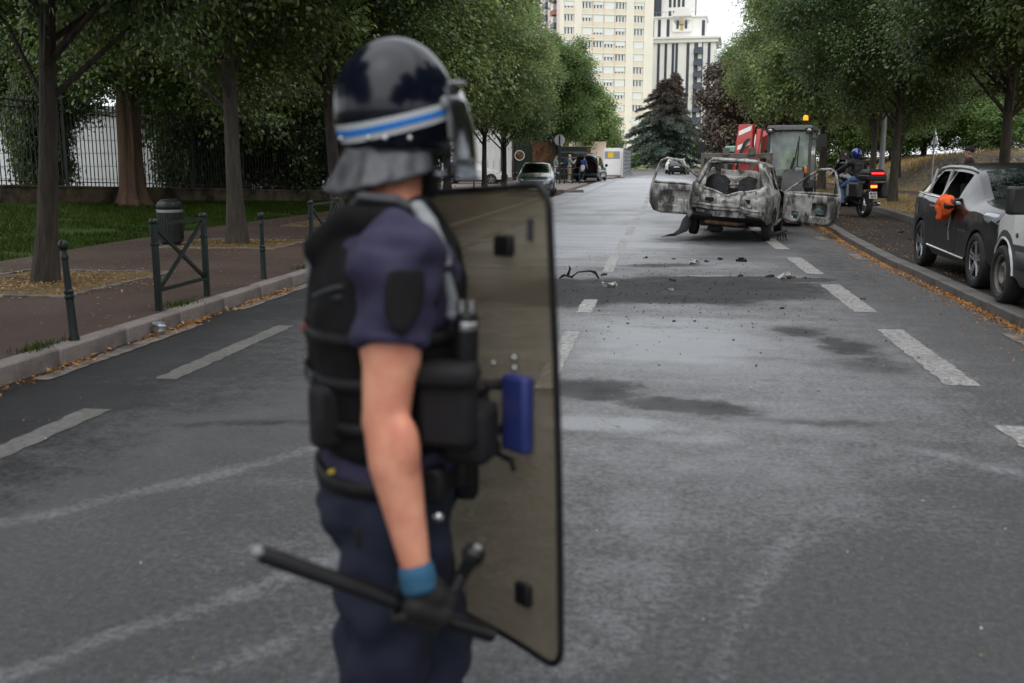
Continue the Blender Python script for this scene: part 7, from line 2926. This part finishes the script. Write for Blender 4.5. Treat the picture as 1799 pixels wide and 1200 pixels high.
for s, kn, an in ((1, o3(-0.285, 2.02, .48), o3(-0.325, 2.02, .09)), (-1, o3(-0.190, 2.19, .48), o3(-0.22, 2.20, .09))):
    hp = V(-0.012, 0, 0.86) + Rt * 0.085 * s
    b.capsule([hp, kn, an], [0.070, 0.052, 0.040], 16)
    b.capsule([an + V(0, 0, -0.03), an + F * 0.16 + V(0, 0, -0.05)], [0.042, 0.032], 12)
remesh(b, 'body', 'skin', of, 0.008, 4)

# navy polo: sleeves, shoulders, tail below the vest
b = MB()
b.rings([tor(0.90, .142, .182, -0.012), tor(1.00, .140, .182, -0.012), tor(1.2, .142, .188), tor(1.36, .140, .19), tor(1.425, .10, .165), tor(1.47, .07, .09)])
for sh, el in ((shR, elR), (shL, elL)):
    b.ell(sh + V(0.004, 0.012, -0.012), (0.094, 0.094, 0.090), None, 22, 16)
    d = (el - sh)
    b.tube([sh + d * 0.0, sh + d * 0.25, sh + d * 0.46, sh + d * 0.53, sh + d * 0.535], [0.088, 0.080, 0.072, 0.071, 0.060], 24)
remesh(b, 'shirt', 'shirt_navy', of, 0.008, 3, (0.020, 17))
b = MB()
d = (elR - shR)
b.tube([shR + d * 0.475, shR + d * 0.535], [0.0735, 0.073], 24, caps=False)
b.build('sleeve_hem', 'shirt_navy', of, solid=0.004)
# emblem patch on the sleeve: a dark shield shape lying on the cloth
b = MB()
pc = shR + d * 0.26
u_, v_, w_ = frame_of(d)
nrm = V(0.30, -0.95, 0.06)
nrm /= np.linalg.norm(nrm)
tx = np.cross(V(0, 0, 1), nrm)
tx /= np.linalg.norm(tx)
ax = d / np.linalg.norm(d)
rowsP = []
for i, (q, hw_) in enumerate(((-0.062, 0.020), (-0.055, 0.030), (-0.02, 0.034), (0.02, 0.030), (0.045, 0.016), (0.058, 0.004))):
    row = []
    for k in range(7):
        a = (k / 6 * 2 - 1) * hw_ / 0.084
        base = pc + ax * q
        rad_ = 0.0985 - 0.012 * (q + 0.06) / 0.12
        row.append(base + (nrm * math.cos(a) + tx * math.sin(a)) * rad_)
    rowsP.append(row)
b.rings(rowsP, closed=False, caps=False)
b.build('sleeve_patch', 'patch_black', of, solid=0.003)

# armoured vest
b = MB()
b.rings([tor(0.975, .138, .185, -0.012), tor(1.00, .150, .196, -0.012), tor(1.12, .160, .200, -0.012), tor(1.25, .166, .196, -0.010), tor(1.34, .165, .178, -0.006, 0.01), tor(1.40, .150, .150, 0.0, 0.02), tor(1.45, .115, .125, 0.0, 0.025), tor(1.485, .09, .105, 0.0, 0.03), tor(1.50, .08, .095, 0.0, 0.03)])
b.capsule([o3(-0.30, 2.02, 1.46), o3(-0.245, 2.00, 1.462), o3(-0.175, 2.02, 1.42)], [0.035, 0.036, 0.034], 14)
b.capsule([o3(-0.395, 2.06, 1.40), o3(-0.345, 2.04, 1.45), o3(-0.29, 2.02, 1.465)], [0.04, 0.036, 0.034], 14)
b.capsule([o3(-0.37, 2.22, 1.44), o3(-0.30, 2.22, 1.465), o3(-0.2, 2.24, 1.43)], [0.04, 0.036, 0.034], 14)
vest = remesh(b, 'vest', 'vest_black', of, 0.009, 3, (0.008, 16))
b = MB()
b.tube([o3(-0.335, 2.06, 1.475), o3(-0.30, 2.015, 1.505), o3(-0.23, 2.00, 1.500), o3(-0.165, 2.02, 1.462)], [0.013, 0.016, 0.016, 0.012], 10, sq=0.7)
b.build('collar_piping', 'plastic_grey', vest)
for z in (1.05, 1.14, 1.23):
    b = MB()
    r0 = tor(z - 0.013, .166 if z > 1.1 else .160, .202, -0.012)
    r1 = tor(z + 0.013, .166 if z > 1.1 else .160, .202, -0.012)
    b.rings([r0, r1], caps=False)
    b.build('webbing_band', 'kit_black', vest, solid=0.004)
b = MB()
b.box(o3(-0.428, 2.10, 1.30), (0.012, 0.05, 0.16), rotz(0.3))
b.build('back_label', 'strap_grey', vest, bevel=0.004)
b = MB()
b.box(o3(-0.435, 2.06, 1.235), (0.010, 0.022, 0.018))
b.build('red_tab', 'lamp_red', vest, bevel=0.003)
# radio strap, torch, pouches
b = MB()
b.tube([o3(-0.190, 2.005, 1.492), o3(-0.165, 1.965, 1.46), o3(-0.140, 1.94, 1.405), o3(-0.130, 1.935, 1.375)], [0.015, 0.019, 0.019, 0.016], 10, sq=0.6)
b.build('shoulder_strap', 'strap_grey', of)
b = MB()
b.tube([o3(-0.130, 1.94, 1.36), o3(-0.118, 1.95, 1.31), o3(-0.118, 1.955, 1.285)], [0.010, 0.011, 0.013], 8)
b.ell(o3(-0.118, 1.955, 1.278), (0.014, 0.014, 0.014))
b.build('radio_cable', 'strap_grey', of)
b = MB()
b.capsule([o3(-0.090, 1.945, 1.268), o3(-0.094, 1.95, 1.16)], [0.024, 0.026], 16)
tor_o = b.build('radio', 'kit_black', of)
for dx in (-0.010, 0.010):
    b = MB()
    b.cyl(o3(-0.090 + dx, 1.94, 1.275), o3(-0.090 + dx, 1.94, 1.308), 0.0085, n=12)
    b.build('radio_knob', 'steel_bright', tor_o)
b = MB()
b.lathe([(0.0265, 0), (0.0275, 0.008), (0.0265, 0.016)], o3(-0.090, 1.945, 1.250), (0, 0, 1), 18)
b.build('radio_ring', 'steel_bright', tor_o)
b = MB()
b.box(o3(-0.128, 1.925, 1.100), (0.118, 0.085, 0.165), rotz(-0.15), taper=(0.95, 0.85))
b.box(o3(-0.126, 1.915, 1.165), (0.122, 0.095, 0.048), rotz(-0.15))
b.build('pouch', 'pouch_black', of, bevel=0.018)
b = MB()
b.box(o3(-0.085, 1.98, 1.03), (0.10, 0.10, 0.12), rotz(-0.3))
b.build('pouch', 'pouch_black', of, bevel=0.018)
b = MB()
b.box(o3(-0.36, 1.965, 1.07), (0.10, 0.06, 0.13), rotz(0.55))
b.build('pouch', 'pouch_black', of, bevel=0.015)
for z_, h_ in ((1.325, 2.02), (1.305, 2.06)):
    b = MB()
    b.tube([o3(-0.40, 2.02, z_ - 0.02), o3(-0.36, 1.965, z_), o3(-0.33, 1.94, z_ + 0.01)], 0.011, 8, sq=0.5)
    b.build('vest_strap', 'plastic_grey', vest)
b = MB()
b.tube([o3(-0.335, 1.965, 1.16), o3(-0.30, 1.925, 1.165), o3(-0.20, 1.895, 1.165), o3(-0.14, 1.90, 1.16)], 0.016, 8, sq=0.4)
b.build('side_strap', 'kit_black', vest)
for x_, y_, z_ in ((-0.405, 1.995, 1.14), (-0.40, 1.99, 1.05)):
    b = MB()
    b.box(o3(x_, y_, z_), (0.03, 0.012, 0.024), rotz(0.9))
    b.build('buckle', 'plastic_grey', vest, bevel=0.003)
b = MB()
b.box(o3(-0.165, 1.905, 1.335), (0.05, 0.03, 0.07), rotz(-0.3))
b.build('chest_pouch', 'pouch_black', of, bevel=0.01)
# belt and holster
b = MB()
b.rings([tor(0.905, .140, .180, -0.015), tor(0.940, .140, .180, -0.015)], caps=False)
belt = b.build('belt', 'kit_black', of, solid=0.012)
b = MB()
b.box(o3(-0.372, 1.985, 0.925), (0.020, 0.012, 0.045), rotz(0.5))
b.build('belt_tag', 'yellow_notice', belt, bevel=0.004)
for x, y, z, sx, sz in ((-0.115, 2.05, 0.93, 0.05, 0.09), (-0.10, 2.10, 0.90, 0.05, 0.11), (-0.165, 1.96, 0.925, 0.06, 0.08)):
    b = MB()
    b.box(o3(x, y, z), (sx, 0.05, sz), rotz(-0.2))
    b.build('belt_pouch', 'kit_black', belt, bevel=0.012)
b = MB()
b.rings([[o3(-0.275 + x * s_, 1.955 + y * s_, z) for x, y in ((-.05, -.03), (.05, -.03), (.05, .03), (-.05, .03))] for z, s_ in ((0.69, 0.55), (0.76, 0.8), (0.83, 1.0), (0.86, 0.9))])
b.build('holster', 'kit_black', of, bevel=0.012)
b = MB()
b.ell(o3(-0.150, 1.925, 0.865), (0.012, 0.010, 0.012))
b.build('stud', 'steel_bright', belt)
# trousers and boots
b = MB()
b.rings([tor(0.76, .130, .170, -0.015), tor(0.84, .148, .184, -0.018), tor(0.93, .140, .180, -0.015)])
legs = ((1, o3(-0.285, 2.02, .48), o3(-0.325, 2.02, .12)), (-1, o3(-0.190, 2.19, .48), o3(-0.22, 2.20, .12)))
for s, kn, an in legs:
    hp = V(-0.015, 0, 0.80) + Rt * 0.085 * s
    b.capsule([hp, hp * .5 + kn * .5, kn, kn * .55 + an * .45, an], [0.118, 0.112, 0.098, 0.094, 0.080], 20)
remesh(b, 'trousers', 'trouser_navy', of, 0.009, 2, (0.026, 13))
for s, kn, an in legs:
    b = MB()
    a = V(an[0], an[1], 0)
    b.capsule([a + V(0, 0, .20), a + V(0, 0, .08)], [0.062, 0.058], 16)
    b.capsule([a + V(0, 0, .055) - F * .03, a + V(0, 0, .055) + F * .10, a + V(0, 0, .045) + F * .17], [0.050, 0.050, 0.042], 16)
    remesh(b, 'boot', 'kit_black', of, 0.010, 2)

# helmet
HL, HW, HH = 0.136, 0.115, 0.150
helm = MB()
helm.ell(HC, (HL, HW, HH), HR, 48, 28, z0=-0.62)
ho = helm.build('helmet', 'helmet_navy', of, solid=0.006)


def on_helmet(th, z, off=0.0):
    """point on the shell at angle th from straight ahead and height z above its centre"""
    c = math.sqrt(max(0.0, 1 - (z / HH) ** 2))
    p = V((HL * c + off) * math.cos(th), (HW * c + off) * math.sin(th), z)
    return HC + HR @ p


def band(name, h0, h1, off, mat):
    b = MB()
    rr = []
    for th in np.linspace(R(52), R(308), 60):
        zc = -0.020 + 0.034 * math.cos(th)
        rr.append([on_helmet(th, zc + h0, off), on_helmet(th, zc + h1, off)])
    b.rings(rr, closed=False, caps=False)
    return b.build(name, mat, ho)


band('white_band', -0.0185, 0.0185, 0.0016, 'band_white')
band('blue_stripe', -0.0058, 0.0062, 0.0032, 'band_blue')
for th in (R(128), R(172), R(215), R(232), R(256)):
    b = MB()
    p = on_helmet(th, -0.062, 0.002)
    b.ell(p, (0.0065, 0.0065, 0.0065), nu=10, nv=8)
    b.build('rivet', 'steel_bright', ho)
b = MB()
b.rings([[on_helmet(th, -0.090 + dz, 0.004 + dr) for dz, dr in ((-.006, 0), (0, .004), (.006, 0))] for th in np.linspace(0, 2 * PI, 60)], closed=False, caps=False)
b.build('rim', 'kit_black', ho)
# padded neck flap flaring out behind
b = MB()
rr = []
for th in np.linspace(R(80), R(280), 70):
    back = math.cos((th - PI))
    ruff = 0.005 * math.sin(th * 7.0) + 0.003 * math.sin(th * 19)
    row = []
    for t in (0, .2, .45, .7, .88, 1.0):
        z = -0.084 - (0.060 + 0.018 * back) * t
        row.append(on_helmet(th, -0.084, 0.004 + (0.012 + 0.036 * max(0, back) + ruff) * t ** 1.3) + V(0, 0, z + 0.084 + ruff * 0.4 * t - (0.020 * back - 0.012) * t))
    rr.append(row)
b.rings(rr, closed=False, caps=False)
b.jitter(0.006, 30)
b.build('neck_flap', 'flap_leather', ho, solid=0.010, angle=80)
# visor, its frame and hinges
b = MB()
rr = []
for th in np.linspace(R(-74), R(74), 40):
    rr.append([HC + HR @ V((HL + o) * math.cos(th) * 1.02, (HW + o) * math.sin(th) * 1.06, z) for z, o in ((0.040, .010), (0.010, .022), (-0.04, .034), (-0.10, .040), (-0.145, .040))])
b.rings(rr, closed=False, caps=False)
vis = b.build('visor', 'visor_clear', ho, solid=0.003)
b = MB()
b.tube([HC + HR @ V((HL + .042) * math.cos(th) * 1.02, (HW + .042) * math.sin(th) * 1.06, -0.147) for th in np.linspace(R(-74), R(74), 40)], 0.005, 6)
b.build('visor_seal', 'plastic_grey', vis)
b = MB()
b.tube([HC + HR @ V((HL + .013) * math.cos(th) * 1.02, (HW + .013) * math.sin(th) * 1.06, 0.046 + 0.012 * math.cos(th)) for th in np.linspace(R(-70), R(70), 40)], 0.007, 8, sq=0.7)
b.build('visor_frame', 'pole_grey', vis)
for s in (1, -1):
    b = MB()
    c = on_helmet(s * R(66), 0.010, 0.010)
    nn = (HR @ V(math.cos(R(66)), s * math.sin(R(66)), 0))
    b.lathe([(0, 0.009), (0.012, 0.009), (0.015, 0.003), (0.015, -0.01)], c, nn, 18)
    b.beam(c, on_helmet(s * R(60), -0.060, 0.016), 0.015, 0.010)
    b.build('visor_hinge', 'pole_grey', vis, bevel=0.002)
b = MB()
b.tube([on_helmet(R(-70), -0.085, 0.0), hd + HR @ V(0.035, -0.066, -0.085), hd + HR @ V(0.06, -0.03, -0.128), hd + HR @ V(0.062, 0.03, -0.128), hd + HR @ V(0.035, 0.066, -0.085), on_helmet(R(70), -0.085, 0.0)], 0.013, 8, sq=0.6)
b.ell(hd + HR @ V(0.055, 0, -0.105), (0.048, 0.052, 0.040), HR)
b.build('chin_guard', 'kit_black', ho)

# gloves: palm, four fingers wrapped round the shaft, thumb closing from the other side
BA, BB = o3(-0.463, 1.72, 0.872), o3(-0.039, 1.90, 0.620)
bd_ = (BB - BA) / np.linalg.norm(BB - BA)
gc = BA + bd_ * 0.345
e1 = V(0, -1, 0) - bd_ * np.dot(V(0, -1, 0), bd_)
e1 /= np.linalg.norm(e1)
e2 = np.cross(bd_, e1)
if e2[2] < 0:
    e2 = -e2                                        # e2 points up from the shaft


def around(t, ang, rad):
    return gc + bd_ * t + (e2 * math.cos(ang) + e1 * math.sin(ang)) * rad


b = MB()
dwr = (wrR - elR) / np.linalg.norm(wrR - elR)
b.capsule([wrR + dwr * 0.035, around(-0.004, R(20), 0.052)], [0.034, 0.036], 16)
b.capsule([around(-0.028, R(55), 0.040), around(0.030, R(55), 0.040)], [0.026, 0.026], 14)
b.capsule([around(-0.026, R(20), 0.050), around(0.026, R(20), 0.050)], [0.028, 0.028], 14)
for k, t in enumerate((-0.036, -0.012, 0.012, 0.035)):
    ln = (0.94, 1.05, 1.0, 0.86)[k]
    b.capsule([around(t * .9, R(50), 0.040), around(t, R(50 + 55 * ln), 0.036), around(t, R(50 + 115 * ln), 0.032), around(t, R(50 + 175 * ln), 0.030), around(t, R(50 + 205 * ln), 0.031)], [0.0125, 0.012, 0.0115, 0.0108, 0.010], 10)
b.capsule([around(-0.030, R(0), 0.050), around(-0.040, R(-45), 0.042), around(-0.036, R(-95), 0.034), around(-0.028, R(-130), 0.032)], [0.016, 0.0145, 0.013, 0.011], 10)
remesh(b, 'glove', 'glove_black', of, 0.0045, 2)
b = MB()
b.tube([wrR - dwr * 0.006, wrR + dwr * 0.012, wrR + dwr * 0.038, wrR + dwr * 0.048], [0.0335, 0.0355, 0.0365, 0.035], 20, caps=False)
b.build('glove_cuff', 'cuff_blue', of, solid=0.004)

# ---- side-handled baton
bt_ = oroot('baton', 'black side-handled baton gripped in the officer\'s right hand', 'baton', (OX, OY, 0))
b = MB()
b.tube([BA, BA + bd_ * 0.015, BA + bd_ * 0.42, BA + bd_ * 0.425, BB - bd_ * 0.012, BB], [0.013, 0.0165, 0.0165, 0.0175, 0.0175, 0.014], 18)
b.build('shaft', 'baton_black', bt_)
b = MB()
b.ell(BA - bd_ * 0.001 + V(0, -0.004, 0.004), (0.012, 0.012, 0.012))
b.build('end_cap', 'pole_grey', bt_)
h0 = BA + bd_ * 0.395
h1 = o3(-0.074, 1.825, 0.826)
hv = (h1 - h0) / np.linalg.norm(h1 - h0)
b = MB()
b.tube([h0, h0 + hv * 0.02, h0 + hv * 0.115, h1 - hv * 0.012], [0.015, 0.0125, 0.0125, 0.015], 14)
for k in range(9):
    b.lathe([(0.0125, -0.003), (0.0145, 0), (0.0125, 0.003)], h0 + hv * (0.03 + 0.010 * k), hv, 14)
b.build('side_handle', 'baton_black', bt_)
b = MB()
b.lathe([(0.013, -0.016), (0.022, -0.010), (0.0235, 0.0), (0.021, 0.012), (0.010, 0.018), (0, 0.019)], h1, hv, 18)
kn_ = b.build('handle_knob', 'baton_black', bt_)
b = MB()
b.lathe([(0, 0.0), (0.009, 0.0), (0.008, 0.003), (0, 0.004)], h1 + hv * 0.017, hv, 12)
b.build('knob_stud', 'pole_grey', kn_)

# ---- shield
sd = oroot('riot_shield', 'smoke-tinted transparent riot shield held on the officer\'s far arm', 'shield', (-0.07, 2.16, 0))
SO = V(-0.07, 2.16, 0)
TR, TL, BL, BR = (V(*q) - SO for q in ((0.070, 1.95, 1.534), (-0.217, 2.37, 1.500), (-0.225, 2.37, 0.490), (0.104, 1.95, 0.512)))
SN = np.cross(TL - TR, BR - TR)
SN /= np.linalg.norm(SN)
if SN[0] < 0:
    SN = -SN                                        # outward face of the shield


def sh_p(u, v, off=0.0):
    """u 0..1 from the right edge to the left, v 0..1 from bottom to top"""
    p = (BR * (1 - u) + BL * u) * (1 - v) + (TR * (1 - u) + TL * u) * v
    return p + SN * (0.018 * math.sin(PI * u) + 0.008 * math.sin(PI * v) + off)


ru, rv = 0.105, 0.05
outl = []
for cu, cv, a0 in ((1 - ru, 1 - rv, 0), (ru, 1 - rv, 90), (ru, rv, 180), (1 - ru, rv, 270)):
    for k in range(9):
        a = R(a0 + k * 90 / 8)
        outl.append((cu + ru * math.cos(a), cv + rv * math.sin(a)))
b = MB()
nu_, nv_ = 22, 34
vs_, fs2_ = [], []
def clampu(u, v):
    """pull the grid inside the rounded corners"""
    cu = min(max(u, ru), 1 - ru)
    cv = min(max(v, rv), 1 - rv)
    du, dv = (u - cu) / ru, (v - cv) / rv
    q = math.hypot(du, dv)
    if du and dv and q > 0:
        m_ = max(abs(du), abs(dv)) / q
        du, dv = du * m_, dv * m_
    return cu + du * ru, cv + dv * rv
ucoord = sorted(set(np.round(np.concatenate([np.linspace(0, ru, 6), np.linspace(ru, 1 - ru, 14), np.linspace(1 - ru, 1, 6)]), 6)))
vcoord = sorted(set(np.round(np.concatenate([np.linspace(0, rv, 6), np.linspace(rv, 1 - rv, 24), np.linspace(1 - rv, 1, 6)]), 6)))
for v in vcoord:
    for u in ucoord:
        vs_.append(sh_p(*clampu(u, v)))
nu_ = len(ucoord)
fs2_ = [(j * nu_ + i, j * nu_ + i + 1, (j + 1) * nu_ + i + 1, (j + 1) * nu_ + i) for j in range(len(vcoord) - 1) for i in range(nu_ - 1)]
b.add(vs_, fs2_)
b.build('panel', 'shield_plastic', sd, angle=80)
b = MB()
ep = []
for (u, v), (u2, v2) in zip(outl, outl[1:] + outl[:1]):
    n = max(1, int(max(abs(u2 - u), abs(v2 - v)) / 0.05))
    for k in range(n):
        ep.append(sh_p(u + (u2 - u) * k / n, v + (v2 - v) * k / n))
ep.append(ep[0])
b.tube(ep, 0.0075, 8)
b.build('edge_trim', 'kit_black', sd)
HN = -SN
su = (sh_p(1, .5) - sh_p(0, .5))
su /= np.linalg.norm(su)
SR = np.stack([su, HN, V(0, 0, 1)], 1)


def on_shield(px, z, off):
    """u from a local x, height z: a spot on the inner face"""
    u = (sh_p(0, .5)[0] - (px - SO[0])) / (sh_p(0, .5)[0] - sh_p(1, .5)[0])
    lo_, hi_ = sh_p(u, 0)[2], sh_p(u, 1)[2]
    return sh_p(u, (z - lo_) / (hi_ - lo_)) + HN * off


for px, z, w_, h_ in ((-0.008, 1.402, 0.060, 0.046), (0.020, 0.640, 0.050, 0.052)):
    b = MB()
    b.box(on_shield(px, z, 0.012), (w_, 0.018, h_), SR)
    b.build('pad', 'kit_black', sd, bevel=0.007)
b = MB()
b.box(on_shield(0.050, 1.44, 0.004), (0.018, 0.004, 0.045), SR)
b.build('sticker', 'plastic_grey', sd)
b = MB()
b.box(on_shield(0.020, 1.050, 0.022), (0.085, 0.030, 0.168), SR)
b.build('forearm_pad', 'pad_blue', sd, bevel=0.010)
b = MB()
b.tube([on_shield(-0.02, 1.00, 0.01), on_shield(-0.03, 1.00, 0.075), on_shield(-0.03, 1.10, 0.075), on_shield(-0.02, 1.10, 0.01)], 0.013, 10)
b.build('handle', 'kit_black', sd)
b = MB()
b.tube([on_shield(-0.03, 0.965, 0.02), on_shield(-0.02, 0.945, 0.03), on_shield(0.01, 0.945, 0.03), on_shield(0.012, 0.92, 0.025)], 0.006, 8)
b.build('strap', 'kit_black', sd)
for px, z in ((0.005, 1.165), (0.005, 1.142), (-0.045, 1.138)):
    b = MB()
    b.ell(on_shield(px, z, 0.010), (0.0065, 0.0065, 0.0065))
    b.build('bolt', 'steel_bright', sd)
# left glove closed on the shield handle
b = MB()
hgrip = on_shield(-0.03, 1.055, 0.075) + SO - O
dl = (wrL - elL) / np.linalg.norm(wrL - elL)
b.capsule([elL, elL * .5 + wrL * .5, wrL, hgrip + (wrL - hgrip) * 0.25], [0.056, 0.054, 0.040, 0.038], 14)
hn3, su3 = HN, su
for k, z in enumerate((0.036, 0.012, -0.012, -0.036)):
    c = hgrip + V(0, 0, z)
    b.capsule([c + hn3 * 0.030 - su3 * 0.006, c + su3 * 0.026 + hn3 * 0.012, c + su3 * 0.024 - hn3 * 0.016, c - su3 * 0.006 - hn3 * 0.024], [0.0125, 0.012, 0.0115, 0.010], 10)
b.capsule([hgrip + hn3 * 0.03 + V(0, 0, 0.03), hgrip - su3 * 0.024 + V(0, 0, 0.045), hgrip - hn3 * 0.02 + V(0, 0, 0.05)], [0.015, 0.013, 0.011], 10)
b.capsule([hgrip + hn3 * 0.036 + V(0, 0, 0.03), hgrip + hn3 * 0.036 - V(0, 0, 0.03)], [0.024, 0.024], 12)
remesh(b, 'glove', 'glove_black', of, 0.005, 2)

# ------------------------------------------------------------------ litter and debris
def leaf_litter(name, n, xf, yf, zf, label, mat='fallen_leaf', size=0.035):
    P = np.zeros((n, 3))
    for i in range(n):
        y = yf()
        P[i] = (xf(y), y, zf)
    P[:, 2] += rng.random(n) * 0.012
    N = unit(np.array([0, 0, 1.0]) + rng.normal(size=(n, 3)) * 0.35)
    T = unit(rng.normal(size=(n, 3)))
    return tag(link(name, leaf_mesh(name, P, N, T, size, mat), None), label, 'leaves', kind='stuff')


leaf_litter('gutter_leaves', 7500, lambda y: np.interp(y, (0, 16, 20, 24, 40), (KR, KR, 3.55, 3.78, 3.9)) - 0.02 - abs(rng.normal()) * (0.07 + 0.22 * (rng.random() < .12)), lambda: 6.5 + 22 * rng.random() ** 1.2, 0.004, 'orange fallen leaves drifted along the right gutter', size=0.026)
leaf_litter('gutter_leaves', 900, lambda y: KL + 0.03 + abs(rng.normal()) * 0.06, lambda: random.choice((8.6, 9.2, 10.6, 11.3, 5.8, 13, 6.9)) + rng.normal() * 0.35, 0.004, 'orange fallen leaves in the left gutter')
leaf_litter('parking_leaves', 2600, lambda y: 3.7 + 2.0 * rng.random() ** 1.5, lambda: 9 + 22 * rng.random(), 0.098, 'small dry leaves scattered over the right parking strip', 'straw', 0.026)
leaf_litter('verge_leaves', 5000, lambda y: 6.0 + 3.4 * rng.random(), lambda: 20 + 28 * rng.random(), 0.22, 'dry fallen leaves under the trees on the right verge', 'straw', 0.05)
leaf_litter('pavement_leaves', 2200, lambda y: KL - 0.2 - 4.4 * rng.random(), lambda: 4 + 24 * rng.random(), 0.138, 'small dry leaves scattered on the left pavement', 'straw', 0.022)
leaf_litter('pit_leaves', 3500, lambda y: -7.25 + rng.normal() * 0.55, lambda: random.choice((10.85, 10.85, 16.4, 21.9)) + rng.normal() * 0.6, 0.15, 'orange leaves lying in the street tree pits', 'straw', 0.035)
leaf_litter('road_leaves', 260, lambda y: -4.3 + 7.4 * rng.random(), lambda: 2.2 + 14 * rng.random(), 0.003, 'few tiny leaves scattered over the road', 'straw', 0.016)
P = np.stack([-4.78 + rng.normal(size=700) * 0.05, rng.choice([9.35, 7.0, 12.9, 6.1], 700) + rng.normal(size=700) * 0.14, np.full(700, 0.13)], 1)
blades('kerb_weeds', P, 'grass_blade', 0.05, 'green weeds growing at the back of the left kerb', 'weeds', 1.0)
P = np.stack([6.2 + 3.2 * rng.random(5000), 20 + 26 * rng.random(5000), np.full(5000, 0.21)], 1)
keep = fbm(P[:, 0], P[:, 1], 0.8, 91) > 0.52
blades('verge_grass', P[keep], 'straw', 0.11, 'dry grass tufts on the right verge', 'grass', 0.9)


def scrap(seed, loc, size, flat, mat='soot_black', label='small scrap of charred debris lying on the road near the burnt car', group='charred scraps on the road'):
    b = MB()
    g = np.random.default_rng(seed)
    for k in range(3):
        c = g.normal(size=3) * size * 0.35 * V(1, 1, flat)
        b.ell(c + V(0, 0, size * flat * 0.5), (size * g.uniform(.4, .7), size * g.uniform(.25, .5), size * flat * g.uniform(.5, .9)), rotz(g.uniform(0, 6)), 10, 6)
    b.jitter(size * 0.55, 2.2 / size, seed * 1.3)
    o = b.build('charred_scrap' if mat == 'soot_black' else 'ash_lump', mat, None, angle=60)
    o.location = loc
    return tag(o, label, 'debris', group)


sp_list = [(1.25, 16.0, .10, .5), (0.95, 16.25, .08, .2), (0.72, 15.85, .08, .2), (-0.25, 16.3, .08, .15), (0.2, 16.2, .06, .2), (1.5, 13.9, .10, .25), (1.72, 13.95, .10, .3), (1.1, 13.95, .09, .12), (1.95, 13.8, .07, .15),
           (-0.75, 13.75, .10, .1), (0.15, 13.3, .10, .08), (0.35, 9.9, .03, .5), (0.15, 9.85, .026, .5), (-0.3, 9.65, .028, .4), (0.45, 9.5, .024, .4), (1.3, 10.9, .05, .1), (2.3, 11.8, .05, .12)]
for i, (x, y, s_, fl_) in enumerate(sp_list):
    scrap(i + 3, (x, y, 0.002), s_ * 0.72, fl_ * 0.8)
for i, (x, y, s_) in enumerate(((-0.62, 12.5, .10), (0.52, 15.55, .09), (0.15, 12.25, .05), (1.7, 13.7, .12))):
    scrap(60 + i, (x, y, 0.004), s_, 0.3, 'ash_pale', ('crumpled pale rag beside the curled black scrap', 'flat pale scrap lying between the sooty patch and the wreck', 'small white scrap in the middle of the sooty patch', 'pale ashen heap among the charred scraps by the bay line')[i], None)
cs = thing('curled_strip', 'curled black strip of burnt trim arching up beside the shield edge', 'debris', (-1.02, 13.2, 0.0))
b = MB()
b.tube([(-.32, 0.1, .02), (-.24, .05, .06), (-.15, 0, .05), (-.05, 0, .10), (.08, 0, .12), (.16, .02, .10), (.22, .05, .01)], [.015, .03, .03, .025, .022, .03, .02], 7, sq=0.5)
b.tube([(-.20, .03, .06), (-.17, 0, .14), (-.19, -.02, .20)], [.02, .018, .006], 6, sq=0.5)
b.jitter(0.03, 9)
b.build('strip', 'soot_black', cs, angle=70)
for i, (x, y, s_) in enumerate(((-0.85, 13.1, .012), (2.9, 12.9, .03))):
    pass
n = 900
P = np.stack([rng.normal(0.2, 1.0, n), rng.normal(12.2, 2.0, n), np.full(n, 0.004)], 1)
N = unit(rng.normal(size=(n, 3)) + np.array([0, 0, 1.0]))
tag(link('soot_crumbs', leaf_mesh('soot_crumbs', P, N, unit(rng.normal(size=(n, 3))), 0.022, 'soot_black'), None), 'fine black crumbs scattered over the sooty patch', 'debris', kind='stuff')
n = 260
P = np.stack([rng.uniform(-3.5, 3, n), 2.4 + 9 * rng.random(n), np.full(n, 0.005)], 1)
tag(link('glass_crumbs', leaf_mesh('glass_crumbs', P, unit(rng.normal(size=(n, 3)) + np.array([0, 0, 1.5])), unit(rng.normal(size=(n, 3))), 0.010, 'glass_crumb'), None), 'tiny bright glass crumbs scattered over the road', 'debris', kind='stuff')

cn = thing('crushed_can', 'crushed metal can lying in the left gutter', 'can', (-4.53, 8.42, 0.05), rot=(R(8), R(6), R(30)))
b = MB()
b.lathe([(0, -.055), (.050, -.055), (.056, -.045), (.052, -.02), (.060, -.005), (.050, .02), (.058, .04), (.046, .055), (.040, .055), (.038, .045), (0, .044)], n=20)
b.jitter(0.02, 12)
b.build('body', 'galvanised', cn, angle=50)
for i, (x, y, lab) in enumerate(((5.55, 21.9, 'black scraps against the kerb behind the smashed car'), (4.6, 19.5, 'dark scrap on the parking strip before the motorcycle'), (4.9, 21.5, 'dark scrap on the parking strip near the second kerb'))):
    scrap(90 + i, (x, y, 0.1), 0.14 if i == 0 else 0.07, 0.3, 'soot_black', lab, None)

finish_skins()
